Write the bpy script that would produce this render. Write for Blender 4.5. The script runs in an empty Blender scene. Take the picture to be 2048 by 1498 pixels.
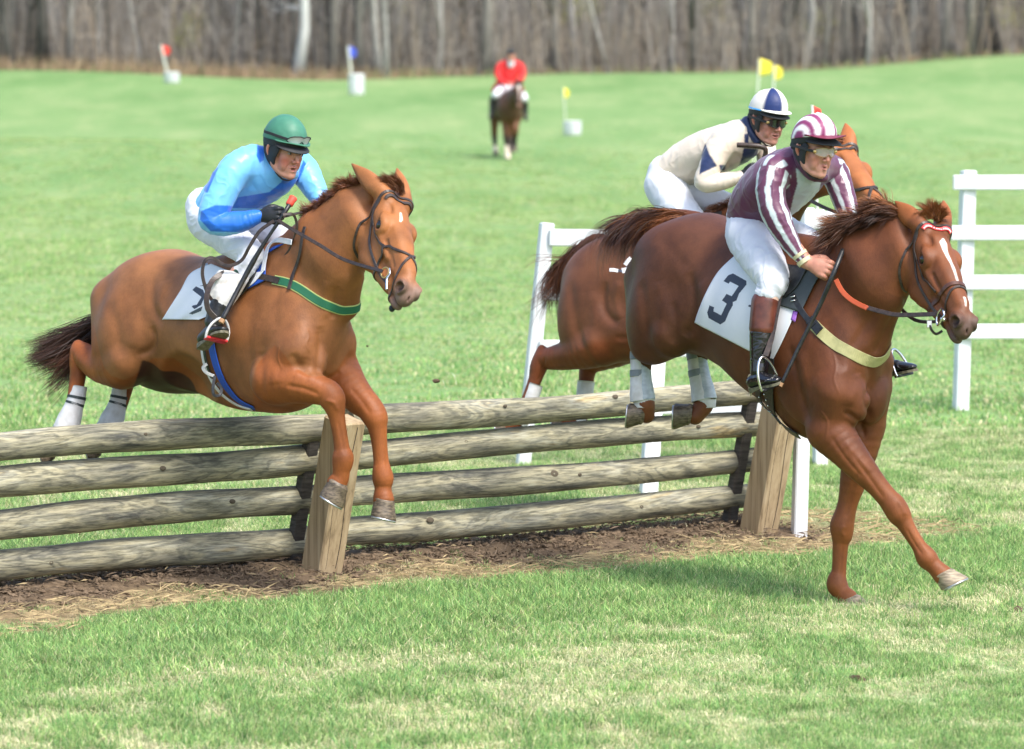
import bpy, math, random
import numpy as np
from mathutils import Vector, Matrix
from mathutils.bvhtree import BVHTree

# ------------------------------------------------------------------ camera, sky, sun, exposure
F = 9500.0                       # focal length in photograph pixels (2048 wide)
CAMH = 2.7                       # eye height of the photographer
TH = math.atan((749 - 60) / F)   # downward tilt
scene = bpy.context.scene
cam_data = bpy.data.cameras.new('camera')
cam = bpy.data.objects.new('camera', cam_data)
scene.collection.objects.link(cam)
cam.location = (0, 0, CAMH)
cam.rotation_euler = (math.pi / 2 - TH, 0, 0)
cam_data.sensor_width = 36
cam_data.lens = 36 * F / 2048
cam_data.clip_start = 0.5
cam_data.clip_end = 2000
cam_data.dof.use_dof = True
cam_data.dof.focus_distance = 22.6
cam_data.dof.aperture_fstop = 4.2
scene.camera = cam

world = bpy.data.worlds.new('World')
scene.world = world
world.use_nodes = True
wn = world.node_tree
wn.nodes.clear()
sky = wn.nodes.new('ShaderNodeTexSky')
sky.sky_type = 'NISHITA'
sky.sun_disc = False
sky.air_density = 1.0
sky.dust_density = 3.0
sky.ozone_density = 1.5
bg = wn.nodes.new('ShaderNodeBackground')
bg.inputs['Strength'].default_value = 0.13
wo = wn.nodes.new('ShaderNodeOutputWorld')
wn.links.new(sky.outputs[0], bg.inputs[0])
wn.links.new(bg.outputs[0], wo.inputs[0])
SUN_EL, SUN_AZ = math.radians(56), math.radians(142)      # azimuth from +Y clockwise
sky.sun_elevation = SUN_EL
sky.sun_rotation = SUN_AZ
sd = bpy.data.lights.new('sun', 'SUN')
sd.energy = 1.5
sd.angle = math.radians(12)
sd.color = (1.0, 0.96, 0.9)
sun = bpy.data.objects.new('sun', sd)
scene.collection.objects.link(sun)
sdir = Vector((math.sin(SUN_AZ) * math.cos(SUN_EL), math.cos(SUN_AZ) * math.cos(SUN_EL), math.sin(SUN_EL)))
sun.rotation_euler = sdir.to_track_quat('Z', 'Y').to_euler()
sun.location = (0, 0, 30)
scene.view_settings.view_transform = 'Standard'
scene.view_settings.look = 'None'
scene.view_settings.exposure = 1.45
scene.view_settings.gamma = 1.0

# ------------------------------------------------------------------ geometry of the place
FWD = np.array([0, math.cos(TH), -math.sin(TH)])
UP = np.array([0, math.sin(TH), math.cos(TH)])
RIGHT = np.array([1.0, 0, 0])
CAM = np.array([0, 0, CAMH])

def at(px, py, d):
    """world point seen at photograph pixel (px, py) standing d metres along the view axis"""
    return CAM + FWD * d + RIGHT * ((px - 1024) / F * d) + UP * ((749 - py) / F * d)

def lerp(a, b, t): return a + (b - a) * t
def sstep(a, b, x):
    t = np.clip((x - a) / (b - a), 0, 1); return t * t * (3 - 2 * t)

def terrain(x, y):
    x = np.asarray(x, float); y = np.asarray(y, float)
    far = sstep(45, 75, y)
    z = far * (0.30 * np.sin(x * 0.11 + 1.2) * np.sin(y * 0.043 + .4) + 0.0)
    z = z + sstep(90, 190, y) * (0.9 + 0.012 * x) + sstep(150, 420, y) * 9
    z = z + far * np.exp(-((x + 9) / 9) ** 2 - ((y - 95) / 22) ** 2) * 0.30
    return z

def ground(px, py):
    """the ground point seen at a pixel"""
    dr = FWD + RIGHT * ((px - 1024) / F) + UP * ((749 - py) / F)
    t = 12.0
    while t < 900:
        p = CAM + dr * t
        if p[2] <= terrain(p[0], p[1]): break
        t *= 1.002
    return CAM + dr * t

rng = np.random.default_rng(7)

def _hash(i, j, k, seed):
    n = (i * 374761393 + j * 668265263 + k * 2147483647 + seed * 974711) & 0xffffffff
    n = ((n ^ (n >> 13)) * 1274126177) & 0xffffffff
    return ((n ^ (n >> 16)) & 0xffff) / 65535.0

def noise(p, scale=1.0, seed=0):
    """value noise 0..1 on an (N,3) array"""
    q = np.asarray(p, float) * scale
    i = np.floor(q).astype(np.int64); f = q - i; f = f * f * (3 - 2 * f)
    r = 0
    for a in (0, 1):
        for b in (0, 1):
            for c in (0, 1):
                w = (f[:, 0] if a else 1 - f[:, 0]) * (f[:, 1] if b else 1 - f[:, 1]) * (f[:, 2] if c else 1 - f[:, 2])
                r = r + w * _hash(i[:, 0] + a, i[:, 1] + b, i[:, 2] + c, seed)
    return r

# ------------------------------------------------------------------ materials
def mat(name, color=(.5, .5, .5), rough=.6, metal=0, spec=.5, sheen=0, vcol=False, build=None):
    m = bpy.data.materials.new(name); m.use_nodes = True
    nt = m.node_tree; b = nt.nodes['Principled BSDF']
    b.inputs['Base Color'].default_value = (*color, 1)
    b.inputs['Roughness'].default_value = rough
    b.inputs['Metallic'].default_value = metal
    b.inputs['Specular IOR Level'].default_value = spec
    b.inputs['Sheen Weight'].default_value = sheen
    if vcol:
        a = nt.nodes.new('ShaderNodeAttribute'); a.attribute_name = 'Col'
        nt.links.new(a.outputs['Color'], b.inputs['Base Color'])
    if build: build(nt, b)
    return m

def N(nt, t, **kw):
    n = nt.nodes.new(t)
    for k, v in kw.items():
        if k in n.inputs: n.inputs[k].default_value = v
        else: setattr(n, k, v)
    return n

def ramp(nt, stops, interp='LINEAR'):
    r = nt.nodes.new('ShaderNodeValToRGB'); e = r.color_ramp.elements
    r.color_ramp.interpolation = interp
    while len(e) < len(stops): e.new(.5)
    for i, (p, c) in enumerate(stops):
        e[i].position = p; e[i].color = (*c, 1) if len(c) == 3 else c
    return r

def coords(nt, sc=(1, 1, 1), kind='Object'):
    tc = nt.nodes.new('ShaderNodeTexCoord'); mp = nt.nodes.new('ShaderNodeMapping')
    mp.inputs['Scale'].default_value = sc
    nt.links.new(tc.outputs[kind], mp.inputs[0]); return mp.outputs[0]

def add_bump(nt, b, src, strength=.3, dist=.005):
    bp = nt.nodes.new('ShaderNodeBump'); bp.inputs['Strength'].default_value = strength
    bp.inputs['Distance'].default_value = dist
    nt.links.new(src, bp.inputs['Height']); nt.links.new(bp.outputs[0], b.inputs['Normal'])

def noisy(c1, c2, scale=(8, 8, 8), nscale=4, bump=.2, detail=6, lo=.35, hi=.65, dist=.004):
    def f(nt, b):
        v = coords(nt, scale)
        n = N(nt, 'ShaderNodeTexNoise', Scale=nscale, Detail=detail)
        nt.links.new(v, n.inputs['Vector'])
        r = ramp(nt, [(lo, c1), (hi, c2)]); nt.links.new(n.outputs[0], r.inputs[0])
        nt.links.new(r.outputs[0], b.inputs['Base Color'])
        if bump: add_bump(nt, b, n.outputs[0], bump, dist)
    return f

# ------------------------------------------------------------------ objects
COL = scene.collection

def empty(name, loc, label=None, cat=None, group=None):
    o = bpy.data.objects.new(name, None); COL.objects.link(o)
    o.location = tuple(float(v) for v in loc); o.empty_display_size = .2
    tag(o, label, cat, group); return o

def tag(o, label=None, cat=None, group=None, kind=None):
    if label: o['label'] = label
    if cat: o['category'] = cat
    if group: o['group'] = group
    if kind: o['kind'] = kind
    return o

def mesh_obj(name, V, Fc, m, parent=None, col=None, smooth=True, flip=False):
    """V world coordinates, Fc faces; parent is an Empty or a part of one"""
    V = np.asarray(V, float)
    off = np.zeros(3)
    p = parent
    while p is not None:
        off = off + np.array(p.location); p = p.parent
    me = bpy.data.meshes.new(name)
    if isinstance(Fc, np.ndarray):
        n, k = Fc.shape
        if flip: Fc = Fc[:, ::-1]
        me.vertices.add(len(V)); me.vertices.foreach_set('co', (V - off).ravel())
        me.loops.add(n * k); me.loops.foreach_set('vertex_index', np.ascontiguousarray(Fc, dtype=np.int32).ravel())
        me.polygons.add(n)
        me.polygons.foreach_set('loop_start', np.arange(0, n * k, k, dtype=np.int32))
        me.polygons.foreach_set('loop_total', np.full(n, k, dtype=np.int32))
        me.update(calc_edges=True); me.validate()
    else:
        me.from_pydata([tuple(v) for v in (V - off)], [], Fc); me.update()
    if smooth and len(me.polygons): me.polygons.foreach_set('use_smooth', np.ones(len(me.polygons), bool))
    if col is not None and isinstance(Fc, np.ndarray) and Fc.shape[1] == 4 and len(V) > 3000:      # soften colour borders a little
        fc = col[Fc].mean(1); acc = np.zeros((len(V), 3)); cn = np.zeros(len(V))
        for q in range(4):
            for a in range(3): acc[:, a] += np.bincount(Fc[:, q], fc[:, a], len(V))
            cn += np.bincount(Fc[:, q], minlength=len(V))
        col = acc / np.maximum(cn, 1)[:, None]
    if col is not None:
        ca = me.color_attributes.new('Col', 'FLOAT_COLOR', 'POINT')
        c4 = np.ones((len(V), 4)); c4[:, :3] = col
        ca.data.foreach_set('color', c4.ravel().astype(np.float32))
    if m: me.materials.append(m)
    o = bpy.data.objects.new(name, me); COL.objects.link(o)
    if parent: o.parent = parent
    return o

class MB:
    """collects simple shapes into one mesh"""
    def __init__(s): s.V = []; s.F = []; s.C = []; s.n = 0
    def add(s, V, F_, c=(1, 1, 1)):
        V = np.asarray(V, float)
        s.V.append(V); s.F += [tuple(int(i) + s.n for i in f) for f in F_]
        c = np.asarray(c, float)
        s.C.append(np.tile(c, (len(V), 1)) if c.ndim == 1 else c); s.n += len(V)
    def box(s, c, ax, ay, az, bev=0, col=(1, 1, 1)):
        c = np.asarray(c, float); A = [np.asarray(v, float) for v in (ax, ay, az)]
        L = [np.linalg.norm(v) for v in A]; U = [v / l for v, l in zip(A, L)]
        b = min(bev, min(L) * .9)
        if b <= 0:
            V = [c + A[0] * i + A[1] * j + A[2] * k for i in (-1, 1) for j in (-1, 1) for k in (-1, 1)]
            s.add(V, [(0, 1, 3, 2), (4, 6, 7, 5), (0, 4, 5, 1), (2, 3, 7, 6), (0, 2, 6, 4), (1, 5, 7, 3)], col); return
        V = []; idx = {}
        for i in (-1, 1):
            for j in (-1, 1):
                for k in (-1, 1):
                    for a in range(3):
                        e = [L[0], L[1], L[2]]
                        for q in range(3):
                            if q != a: e[q] -= b
                        idx[(i, j, k, a)] = len(V)
                        V.append(c + U[0] * i * e[0] + U[1] * j * e[1] + U[2] * k * e[2])
        Fs = []
        for a in range(3):
            for sg in (-1, 1):
                o = [q for q in range(3) if q != a]
                loop = []
                for u, v in ((-1, -1), (1, -1), (1, 1), (-1, 1)):
                    key = [0, 0, 0]; key[a] = sg; key[o[0]] = u; key[o[1]] = v
                    loop.append(idx[(*key, a)])
                Fs.append(loop)
        for a in range(3):      # edge bevels along axis a
            o = [q for q in range(3) if q != a]
            for u in (-1, 1):
                for v in (-1, 1):
                    lo = [0, 0, 0]; hi = [0, 0, 0]
                    lo[a] = -1; hi[a] = 1
                    for kx in (lo, hi): kx[o[0]] = u; kx[o[1]] = v
                    Fs.append([idx[(*lo, o[0])], idx[(*hi, o[0])], idx[(*hi, o[1])], idx[(*lo, o[1])]])
        for i in (-1, 1):
            for j in (-1, 1):
                for k in (-1, 1): Fs.append([idx[(i, j, k, 0)], idx[(i, j, k, 1)], idx[(i, j, k, 2)]])
        s.add(V, Fs, col)
    def tube(s, pts, r, n=8, col=(1, 1, 1), flat=None, cap=True, up=None):
        pts = np.asarray(pts, float); m = len(pts)
        r = np.broadcast_to(np.asarray(r, float), (m,))
        T = np.gradient(pts, axis=0); T /= np.linalg.norm(T, axis=1)[:, None] + 1e-12
        u = np.array(up if up is not None else ([0, 0, 1] if abs(T[0, 2]) < .9 else [1, 0, 0]), float)
        V = []; a = np.arange(n) / n * 2 * math.pi
        for i in range(m):
            x = u - T[i] * (u @ T[i]); x /= np.linalg.norm(x) + 1e-12; y = np.cross(T[i], x)
            if up is None: u = x
            f = 1 if flat is None else flat
            V.append(pts[i] + r[i] * (np.cos(a)[:, None] * x + f * np.sin(a)[:, None] * y))
        V = np.concatenate(V); Fs = []
        for i in range(m - 1):
            for j in range(n):
                k = (j + 1) % n
                Fs.append((i * n + j, i * n + k, (i + 1) * n + k, (i + 1) * n + j))
        if cap: Fs += [tuple(range(n))[::-1], tuple((m - 1) * n + j for j in range(n))]
        s.add(V, Fs, col)
    def build(s, name, m, parent=None, smooth=False, vcol=False):
        return mesh_obj(name, np.concatenate(s.V), s.F, m, parent, np.concatenate(s.C) if vcol else None, smooth)

def autosmooth(o, ang=35):
    me = o.data
    me.polygons.foreach_set('use_smooth', np.ones(len(me.polygons), bool))
    me.set_sharp_from_angle(angle=math.radians(ang))

def spline(P_, n=8, closed=False):
    """Catmull-Rom through the points"""
    P_ = np.asarray(P_, float); out = []; m = len(P_)
    rng_ = range(m if closed else m - 1)
    for i in rng_:
        if closed: a, b, c, d = P_[(i - 1) % m], P_[i], P_[(i + 1) % m], P_[(i + 2) % m]
        else: a, b, c, d = P_[max(i - 1, 0)], P_[i], P_[i + 1], P_[min(i + 2, m - 1)]
        for t in np.arange(n) / n:
            out.append(.5 * (2 * b + (c - a) * t + (2 * a - 5 * b + 4 * c - d) * t * t + (3 * b - a - 3 * c + d) * t ** 3))
    out.append(P_[0] if closed else P_[-1])
    return np.array(out)
# ------------------------------------------------------------------ soft-body modeller
# A figure has a local frame: X right, Y up, W towards the viewer side, unit = 1 photograph pixel at its distance.
class Frame:
    def __init__(s, D):
        s.D = D; s.u = D / F
    def L(s, px, py, w=0):
        k = 1 - w * s.u / s.D
        return np.array([(px - 1024) * k, (749 - py) * k, float(w)])
    def W(s, p):
        p = np.asarray(p, float)
        return (CAM + FWD * s.D) + s.u * (p[..., 0:1] * RIGHT + p[..., 1:2] * UP - p[..., 2:3] * FWD)
    def inv(s, q):
        q = (np.asarray(q, float) - (CAM + FWD * s.D)) / s.u
        return np.stack([q @ RIGHT, q @ UP, -(q @ FWD)], -1)
    def n(s, v):  # direction local -> world
        v = np.asarray(v, float); return v[..., 0:1] * RIGHT + v[..., 1:2] * UP - v[..., 2:3] * FWD

def unit(v):
    v = np.asarray(v, float); return v / (np.linalg.norm(v) + 1e-12)

def basis(a, side=None):
    a = unit(a)
    s = np.array([0, 0, 1.0]) if side is None else np.asarray(side, float)
    s = s - a * (s @ a)
    if np.linalg.norm(s) < 1e-3: s = np.array([1.0, 0, 0]); s = s - a * (s @ a)
    s = unit(s); return a, s, np.cross(a, s)

class Body:
    def __init__(s): s.P = []
    def ell(s, c, r, ax=None, k=10, sub=False, reg=None):
        """ellipsoid, ax = three unit axes (rows)"""
        A = np.eye(3) if ax is None else np.array([unit(v) for v in ax])
        c = np.asarray(c, float); r = np.asarray(r, float)
        ext = np.sqrt(((A * r[:, None]) ** 2).sum(0))
        s.P.append(('e', c, r, A, k, sub, c - ext, c + ext)); return s
    def lim(s, a, b, ra, rb, side=None, k=10, sub=False):
        """tapered limb from a to b; radii scalar or (side, other)"""
        a = np.asarray(a, float); b = np.asarray(b, float)
        ra = np.broadcast_to(np.asarray(ra, float), (2,)); rb = np.broadcast_to(np.asarray(rb, float), (2,))
        m = max(ra.max(), rb.max())
        s.P.append(('l', a, b, ra, rb, basis(b - a, side), k, sub, np.minimum(a, b) - m, np.maximum(a, b) + m)); return s
    def chain(s, pts, side=None, k=10, sub=3):
        """one smooth limb through many points"""
        P_ = np.array([p for p, r in pts], float); R_ = np.array([np.broadcast_to(np.asarray(r, float), (2,)) for p, r in pts])
        PR = spline(np.concatenate([P_, R_], 1), sub); PR[:, 3:] = np.maximum(PR[:, 3:], 1)
        tmp = Body()
        for a, b in zip(PR[:-1], PR[1:]): tmp.lim(a[:3], b[:3], a[3:], b[3:], side, 1)
        lo = np.min([p[-2] for p in tmp.P], 0); hi = np.max([p[-1] for p in tmp.P], 0)
        s.P.append(('c', tmp.P, k, False, lo, hi)); return s
    def sample(s, X, Y, Z, p):
        if p[0] == 'e':
            _, c, r, A = p[:4]
            x, y, z = X - c[0], Y - c[1], Z - c[2]
            k0 = 0; k1 = 0
            for i in range(3):
                q = x * A[i, 0] + y * A[i, 1] + z * A[i, 2]
                k0 = k0 + (q / r[i]) ** 2; k1 = k1 + (q / r[i] ** 2) ** 2
            k0 = np.sqrt(k0); k1 = np.sqrt(k1) + 1e-9
            return k0 * (k0 - 1) / k1
        _, a, b, ra, rb, (ax, sx, vx) = p[:6]
        Ln = np.linalg.norm(b - a) + 1e-9
        x, y, z = X - a[0], Y - a[1], Z - a[2]
        l = x * ax[0] + y * ax[1] + z * ax[2]
        t = np.clip(l / Ln, 0, 1); e = l - t * Ln
        q = x * sx[0] + y * sx[1] + z * sx[2]; v = x * vx[0] + y * vx[1] + z * vx[2]
        rs = ra[0] + (rb[0] - ra[0]) * t; rv = ra[1] + (rb[1] - ra[1]) * t; re = np.minimum(rs, rv)
        k0 = np.sqrt((q / rs) ** 2 + (v / rv) ** 2 + (e / re) ** 2)
        k1 = np.sqrt((q / rs ** 2) ** 2 + (v / rv ** 2) ** 2 + (e / re ** 2) ** 2) + 1e-9
        return k0 * (k0 - 1) / k1
    def bounds(s):
        lo = np.min([p[-2] for p in s.P if not p[-3]], 0); hi = np.max([p[-1] for p in s.P if not p[-3]], 0)
        return lo, hi
    def grid(s, lo, hi, vx):
        lo = np.asarray(lo, float); hi = np.asarray(hi, float)
        n = np.ceil((hi - lo) / vx).astype(int) + 1
        G = np.full(n, 60.0, np.float32)
        ax = [(lo[i] + np.arange(n[i]) * vx).astype(np.float32) for i in range(3)]
        for p in s.P:
            k = p[-4]; m = k + 3 * vx
            i0 = np.maximum(np.floor((p[-2] - m - lo) / vx).astype(int), 0)
            i1 = np.minimum(np.ceil((p[-1] + m - lo) / vx).astype(int) + 1, n)
            if (i1 <= i0).any(): continue
            sl = tuple(slice(a, b) for a, b in zip(i0, i1))
            X = ax[0][sl[0]][:, None, None]; Y = ax[1][sl[1]][None, :, None]; Z = ax[2][sl[2]][None, None, :]
            g = G[sl]
            if p[0] == 'c':
                d = np.full(g.shape, 60.0, np.float32); l0 = lo + i0 * vx
                for q in p[1]:
                    j0 = np.maximum(np.floor((q[-2] - m - l0) / vx).astype(int), 0); j1 = np.minimum(np.ceil((q[-1] + m - l0) / vx).astype(int) + 1, g.shape)
                    if (j1 <= j0).any(): continue
                    t = tuple(slice(a, b) for a, b in zip(j0, j1))
                    d[t] = np.minimum(d[t], s.sample(X[t[0]], Y[:, t[1]], Z[:, :, t[2]], q))
            else: d = s.sample(X, Y, Z, p).astype(np.float32)
            if p[-3]:
                d = -d; h = np.clip(.5 - .5 * (g - d) / k, 0, 1)
                G[sl] = g + (d - g) * h + k * h * (1 - h)
            else:
                h = np.clip(.5 + .5 * (g - d) / k, 0, 1)
                G[sl] = g + (d - g) * h - k * h * (1 - h)
        return G, lo, n
    def mesh(s, vx, box=None, holes=()):
        lo, hi = s.bounds() if box is None else box
        lo = np.asarray(lo, float) - 2.5 * vx * (box is None); hi = np.asarray(hi, float) + 2.5 * vx * (box is None)
        G, lo, n = s.grid(lo, hi, vx)
        V, Q = nets(G)
        V = lo + V * vx
        for (a, b) in holes:      # leave out what a finer piece replaces
            c = V[Q].mean(1)
            ins = ((c > np.asarray(a) + vx * .6) & (c < np.asarray(b) - vx * .6)).all(1)
            Q = Q[~ins]
        return V, Q

def nets(G):
    S = G < 0
    nx, ny, nz = G.shape
    cnt = np.zeros((nx - 1, ny - 1, nz - 1), np.uint8)
    for a in (0, 1):
        for b in (0, 1):
            for c in (0, 1): cnt += S[a:nx - 1 + a, b:ny - 1 + b, c:nz - 1 + c]
    I, J, K = np.nonzero((cnt > 0) & (cnt < 8))
    idx = np.full(cnt.shape, -1, np.int32); idx[I, J, K] = np.arange(len(I))
    C = {(a, b, c): G[I + a, J + b, K + c] for a in (0, 1) for b in (0, 1) for c in (0, 1)}
    acc = np.zeros((len(I), 3)); num = np.zeros(len(I))
    for ax in range(3):
        for u in (0, 1):
            for v in (0, 1):
                p = [0, 0, 0]; o = [q for q in range(3) if q != ax]
                p[o[0]] = u; p[o[1]] = v; q = list(p); q[ax] = 1
                g0 = C[tuple(p)]; g1 = C[tuple(q)]
                m = (g0 < 0) != (g1 < 0)
                t = np.where(m, g0 / np.where(m, g0 - g1, 1), 0)
                pos = np.tile(np.array(p, float), (len(I), 1)); pos[:, ax] = t
                acc += pos * m[:, None]; num += m
    V = np.stack([I, J, K], 1) + acc / num[:, None]
    Q = []
    for ax in range(3):
        o = [q for q in range(3) if q != ax]
        s0 = [slice(None)] * 3; s1 = [slice(None)] * 3
        s0[ax] = slice(0, -1); s1[ax] = slice(1, None)
        a, b = S[tuple(s0)], S[tuple(s1)]
        M = np.array(np.nonzero(a != b)).T
        ok = (M[:, o[0]] > 0) & (M[:, o[1]] > 0) & (M[:, o[0]] < G.shape[o[0]] - 1) & (M[:, o[1]] < G.shape[o[1]] - 1)
        M = M[ok]; ins = a[tuple(M.T)]
        def cell(du, dv):
            m = M.copy(); m[:, o[0]] -= du; m[:, o[1]] -= dv; return idx[tuple(m.T)]
        q = np.stack([cell(1, 1), cell(0, 1), cell(0, 0), cell(1, 0)], 1)
        if ax == 1: ins = ~ins
        q[~ins] = q[~ins][:, ::-1]
        Q.append(q)
    Q = np.concatenate(Q); Q = Q[(Q >= 0).all(1)]
    return V, Q

def normals(V, Q):
    n = np.cross(V[Q[:, 2]] - V[Q[:, 0]], V[Q[:, 3 if Q.shape[1] > 3 else 1]] - V[Q[:, 1 if Q.shape[1] > 3 else 0]])
    out = np.zeros_like(V)
    for i in range(Q.shape[1]):
        for a in range(3): out[:, a] += np.bincount(Q[:, i], n[:, a], len(V))
    return out / (np.linalg.norm(out, axis=1)[:, None] + 1e-12)

def join(parts):
    Vs, Qs, n = [], [], 0
    for V, Q in parts: Vs.append(V); Qs.append(Q + n); n += len(V)
    return np.concatenate(Vs), np.concatenate(Qs)

def compact(V, Q):
    used = np.zeros(len(V), bool); used[Q] = True
    m = np.cumsum(used) - 1
    return V[used], m[Q]

def pose(pts3, pix, fr, w0, sc, mirror=False, init=(0, 0, 0), it=60):
    """rotation and place of a rigid shape (points in mm) so that its landmarks are seen at the given pixels"""
    P3 = np.array(pts3, float); k = 1 - w0 * fr.u / fr.D
    T = np.array([[(x - 1024) * k, (749 - y) * k] for x, y in pix])
    def rot(r):
        t = np.linalg.norm(r) + 1e-12; a = r / t
        Kx = np.array([[0, -a[2], a[1]], [a[2], 0, -a[0]], [-a[1], a[0], 0]])
        return np.eye(3) + math.sin(t) * Kx + (1 - math.cos(t)) * Kx @ Kx
    best = None
    for R0 in init if isinstance(init, list) else [init]:
        R = np.array(R0, float) if np.ndim(R0) == 2 else np.eye(3)
        t = (T - sc * (P3 @ R.T)[:, :2]).mean(0)
        for _ in range(it):
            Qp = sc * (P3 @ R.T); res = (T - Qp[:, :2] - t).ravel()
            J = []
            for q in Qp:
                J.append([0, q[2], -q[1], 1, 0]); J.append([-q[2], 0, q[0], 0, 1])
            J = np.array(J)
            dx = np.linalg.solve(J.T @ J + 1e-3 * np.eye(5) * len(J), J.T @ res)
            R = rot(dx[:3]) @ R; t = t + dx[3:]
        if it == 0: res = (T - sc * (P3 @ R.T)[:, :2] - t).ravel()
        e = np.sqrt((res ** 2).mean())
        if best is None or e < best[0]: best = (e, R, t)
    e, R, t = best
    return R, np.array([t[0], t[1], w0]), e
# ------------------------------------------------------------------ the log fence line (used by ground and props)
PA = ground(663, 1147); PB = ground(1540, 1066)
FE = unit((PB - PA) * [1, 1, 0]); FN = np.array([FE[1], -FE[0], 0.0])      # along the fence, towards the camera
def fence_coord(x, y):
    dx = np.asarray(x) - PA[0]; dy = np.asarray(y) - PA[1]
    return dx * FE[0] + dy * FE[1], dx * FN[0] + dy * FN[1]

# ------------------------------------------------------------------ ground
def m_ground(nt, b):
    tc = nt.nodes.new('ShaderNodeTexCoord'); pos = tc.outputs['Object']
    def nz(sc, det=5, rough=.6, vec=None):
        n = N(nt, 'ShaderNodeTexNoise', Scale=sc, Detail=det, Roughness=rough); nt.links.new(vec or pos, n.inputs[0]); return n.outputs[0]
    mp = nt.nodes.new('ShaderNodeMapping'); mp.inputs['Scale'].default_value = (1, .25, 1); nt.links.new(pos, mp.inputs[0])
    big = ramp(nt, [(.35, (.142, .255, .085)), (.5, (.182, .295, .108)), (.68, (.235, .33, .135))]); nt.links.new(nz(.22, 4, vec=mp.outputs[0]), big.inputs[0])
    fine = ramp(nt, [(.3, (.5, .55, .45)), (.7, (1.35, 1.3, 1.35))]); nt.links.new(nz(9, 6, .75), fine.inputs[0])
    mul = N(nt, 'ShaderNodeMix', data_type='RGBA', blend_type='MULTIPLY'); mul.inputs[0].default_value = .75
    nt.links.new(big.outputs[0], mul.inputs[6]); nt.links.new(fine.outputs[0], mul.inputs[7])
    straw = ramp(nt, [(.50, (0, 0, 0)), (.72, (1, 1, 1))]); nt.links.new(nz(.9, 7, .72, mp.outputs[0]), straw.inputs[0])
    sm = N(nt, 'ShaderNodeMath', operation='MULTIPLY'); sm.inputs[1].default_value = .38; nt.links.new(straw.outputs[0], sm.inputs[0])
    mx = N(nt, 'ShaderNodeMix', data_type='RGBA'); nt.links.new(sm.outputs[0], mx.inputs[0]); nt.links.new(mul.outputs[2], mx.inputs[6]); mx.inputs[7].default_value = (.40, .41, .21, 1)
    # bare soil and straw beside the log fence: painted mask 'Soil'
    at_ = nt.nodes.new('ShaderNodeAttribute'); at_.attribute_name = 'Col'
    sp = nt.nodes.new('ShaderNodeSeparateColor'); nt.links.new(at_.outputs['Color'], sp.inputs[0])
    soil = ramp(nt, [(.3, (.07, .050, .033)), (.55, (.15, .108, .070)), (.75, (.24, .18, .118))]); nt.links.new(nz(22, 7, .75), soil.inputs[0])
    strw = ramp(nt, [(.3, (.15, .105, .06)), (.6, (.28, .215, .12)), (.8, (.38, .32, .19))]); nt.links.new(nz(30, 6, .7), strw.inputs[0])
    m2 = N(nt, 'ShaderNodeMix', data_type='RGBA'); nt.links.new(sp.outputs[1], m2.inputs[0]); nt.links.new(mx.outputs[2], m2.inputs[6]); nt.links.new(strw.outputs[0], m2.inputs[7])
    m3 = N(nt, 'ShaderNodeMix', data_type='RGBA'); nt.links.new(sp.outputs[0], m3.inputs[0]); nt.links.new(m2.outputs[2], m3.inputs[6]); nt.links.new(soil.outputs[0], m3.inputs[7])
    leaf = ramp(nt, [(.3, (.035, .03, .024)), (.55, (.085, .072, .055)), (.75, (.15, .13, .10))]); nt.links.new(nz(2.2, 7, .75), leaf.inputs[0])
    m4 = N(nt, 'ShaderNodeMix', data_type='RGBA'); nt.links.new(sp.outputs[2], m4.inputs[0]); nt.links.new(m3.outputs[2], m4.inputs[6]); nt.links.new(leaf.outputs[0], m4.inputs[7])
    nt.links.new(m4.outputs[2], b.inputs['Base Color'])
    add_bump(nt, b, nz(14, 6, .7), .6, .03)
M_ground = mat('field', rough=.95, spec=.1, build=m_ground)

def treeline(x): return 181 + 3 * np.sin(x * .13) + 2 * np.sin(x * .31 + 2)

def terrain(x, y):
    x = np.asarray(x, float); y = np.asarray(y, float)
    far = sstep(45, 75, y)
    z = far * (0.16 * np.sin(x * 0.13 + 1.2) * np.sin(y * 0.06 + .4) + .10 * np.sin(x * .31 + y * .11))
    z = z + sstep(105, 185, y) * (1.03 + 0.0273 * np.maximum(x, 0) + .0035 * np.minimum(x, 0)) + sstep(185, 480, y) * 16
    z = z + far * np.exp(-((x + 9) / 7) ** 2 - ((y - 98) / 14) ** 2) * 0.28
    s, t = fence_coord(x, y)
    near = (y < 45)
    z = z + near * .07 * np.exp(-((t + .12) / .42) ** 2) * sstep(-12, -9, s) * (1 - sstep(3.0, 3.7, s))
    return z

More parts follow.
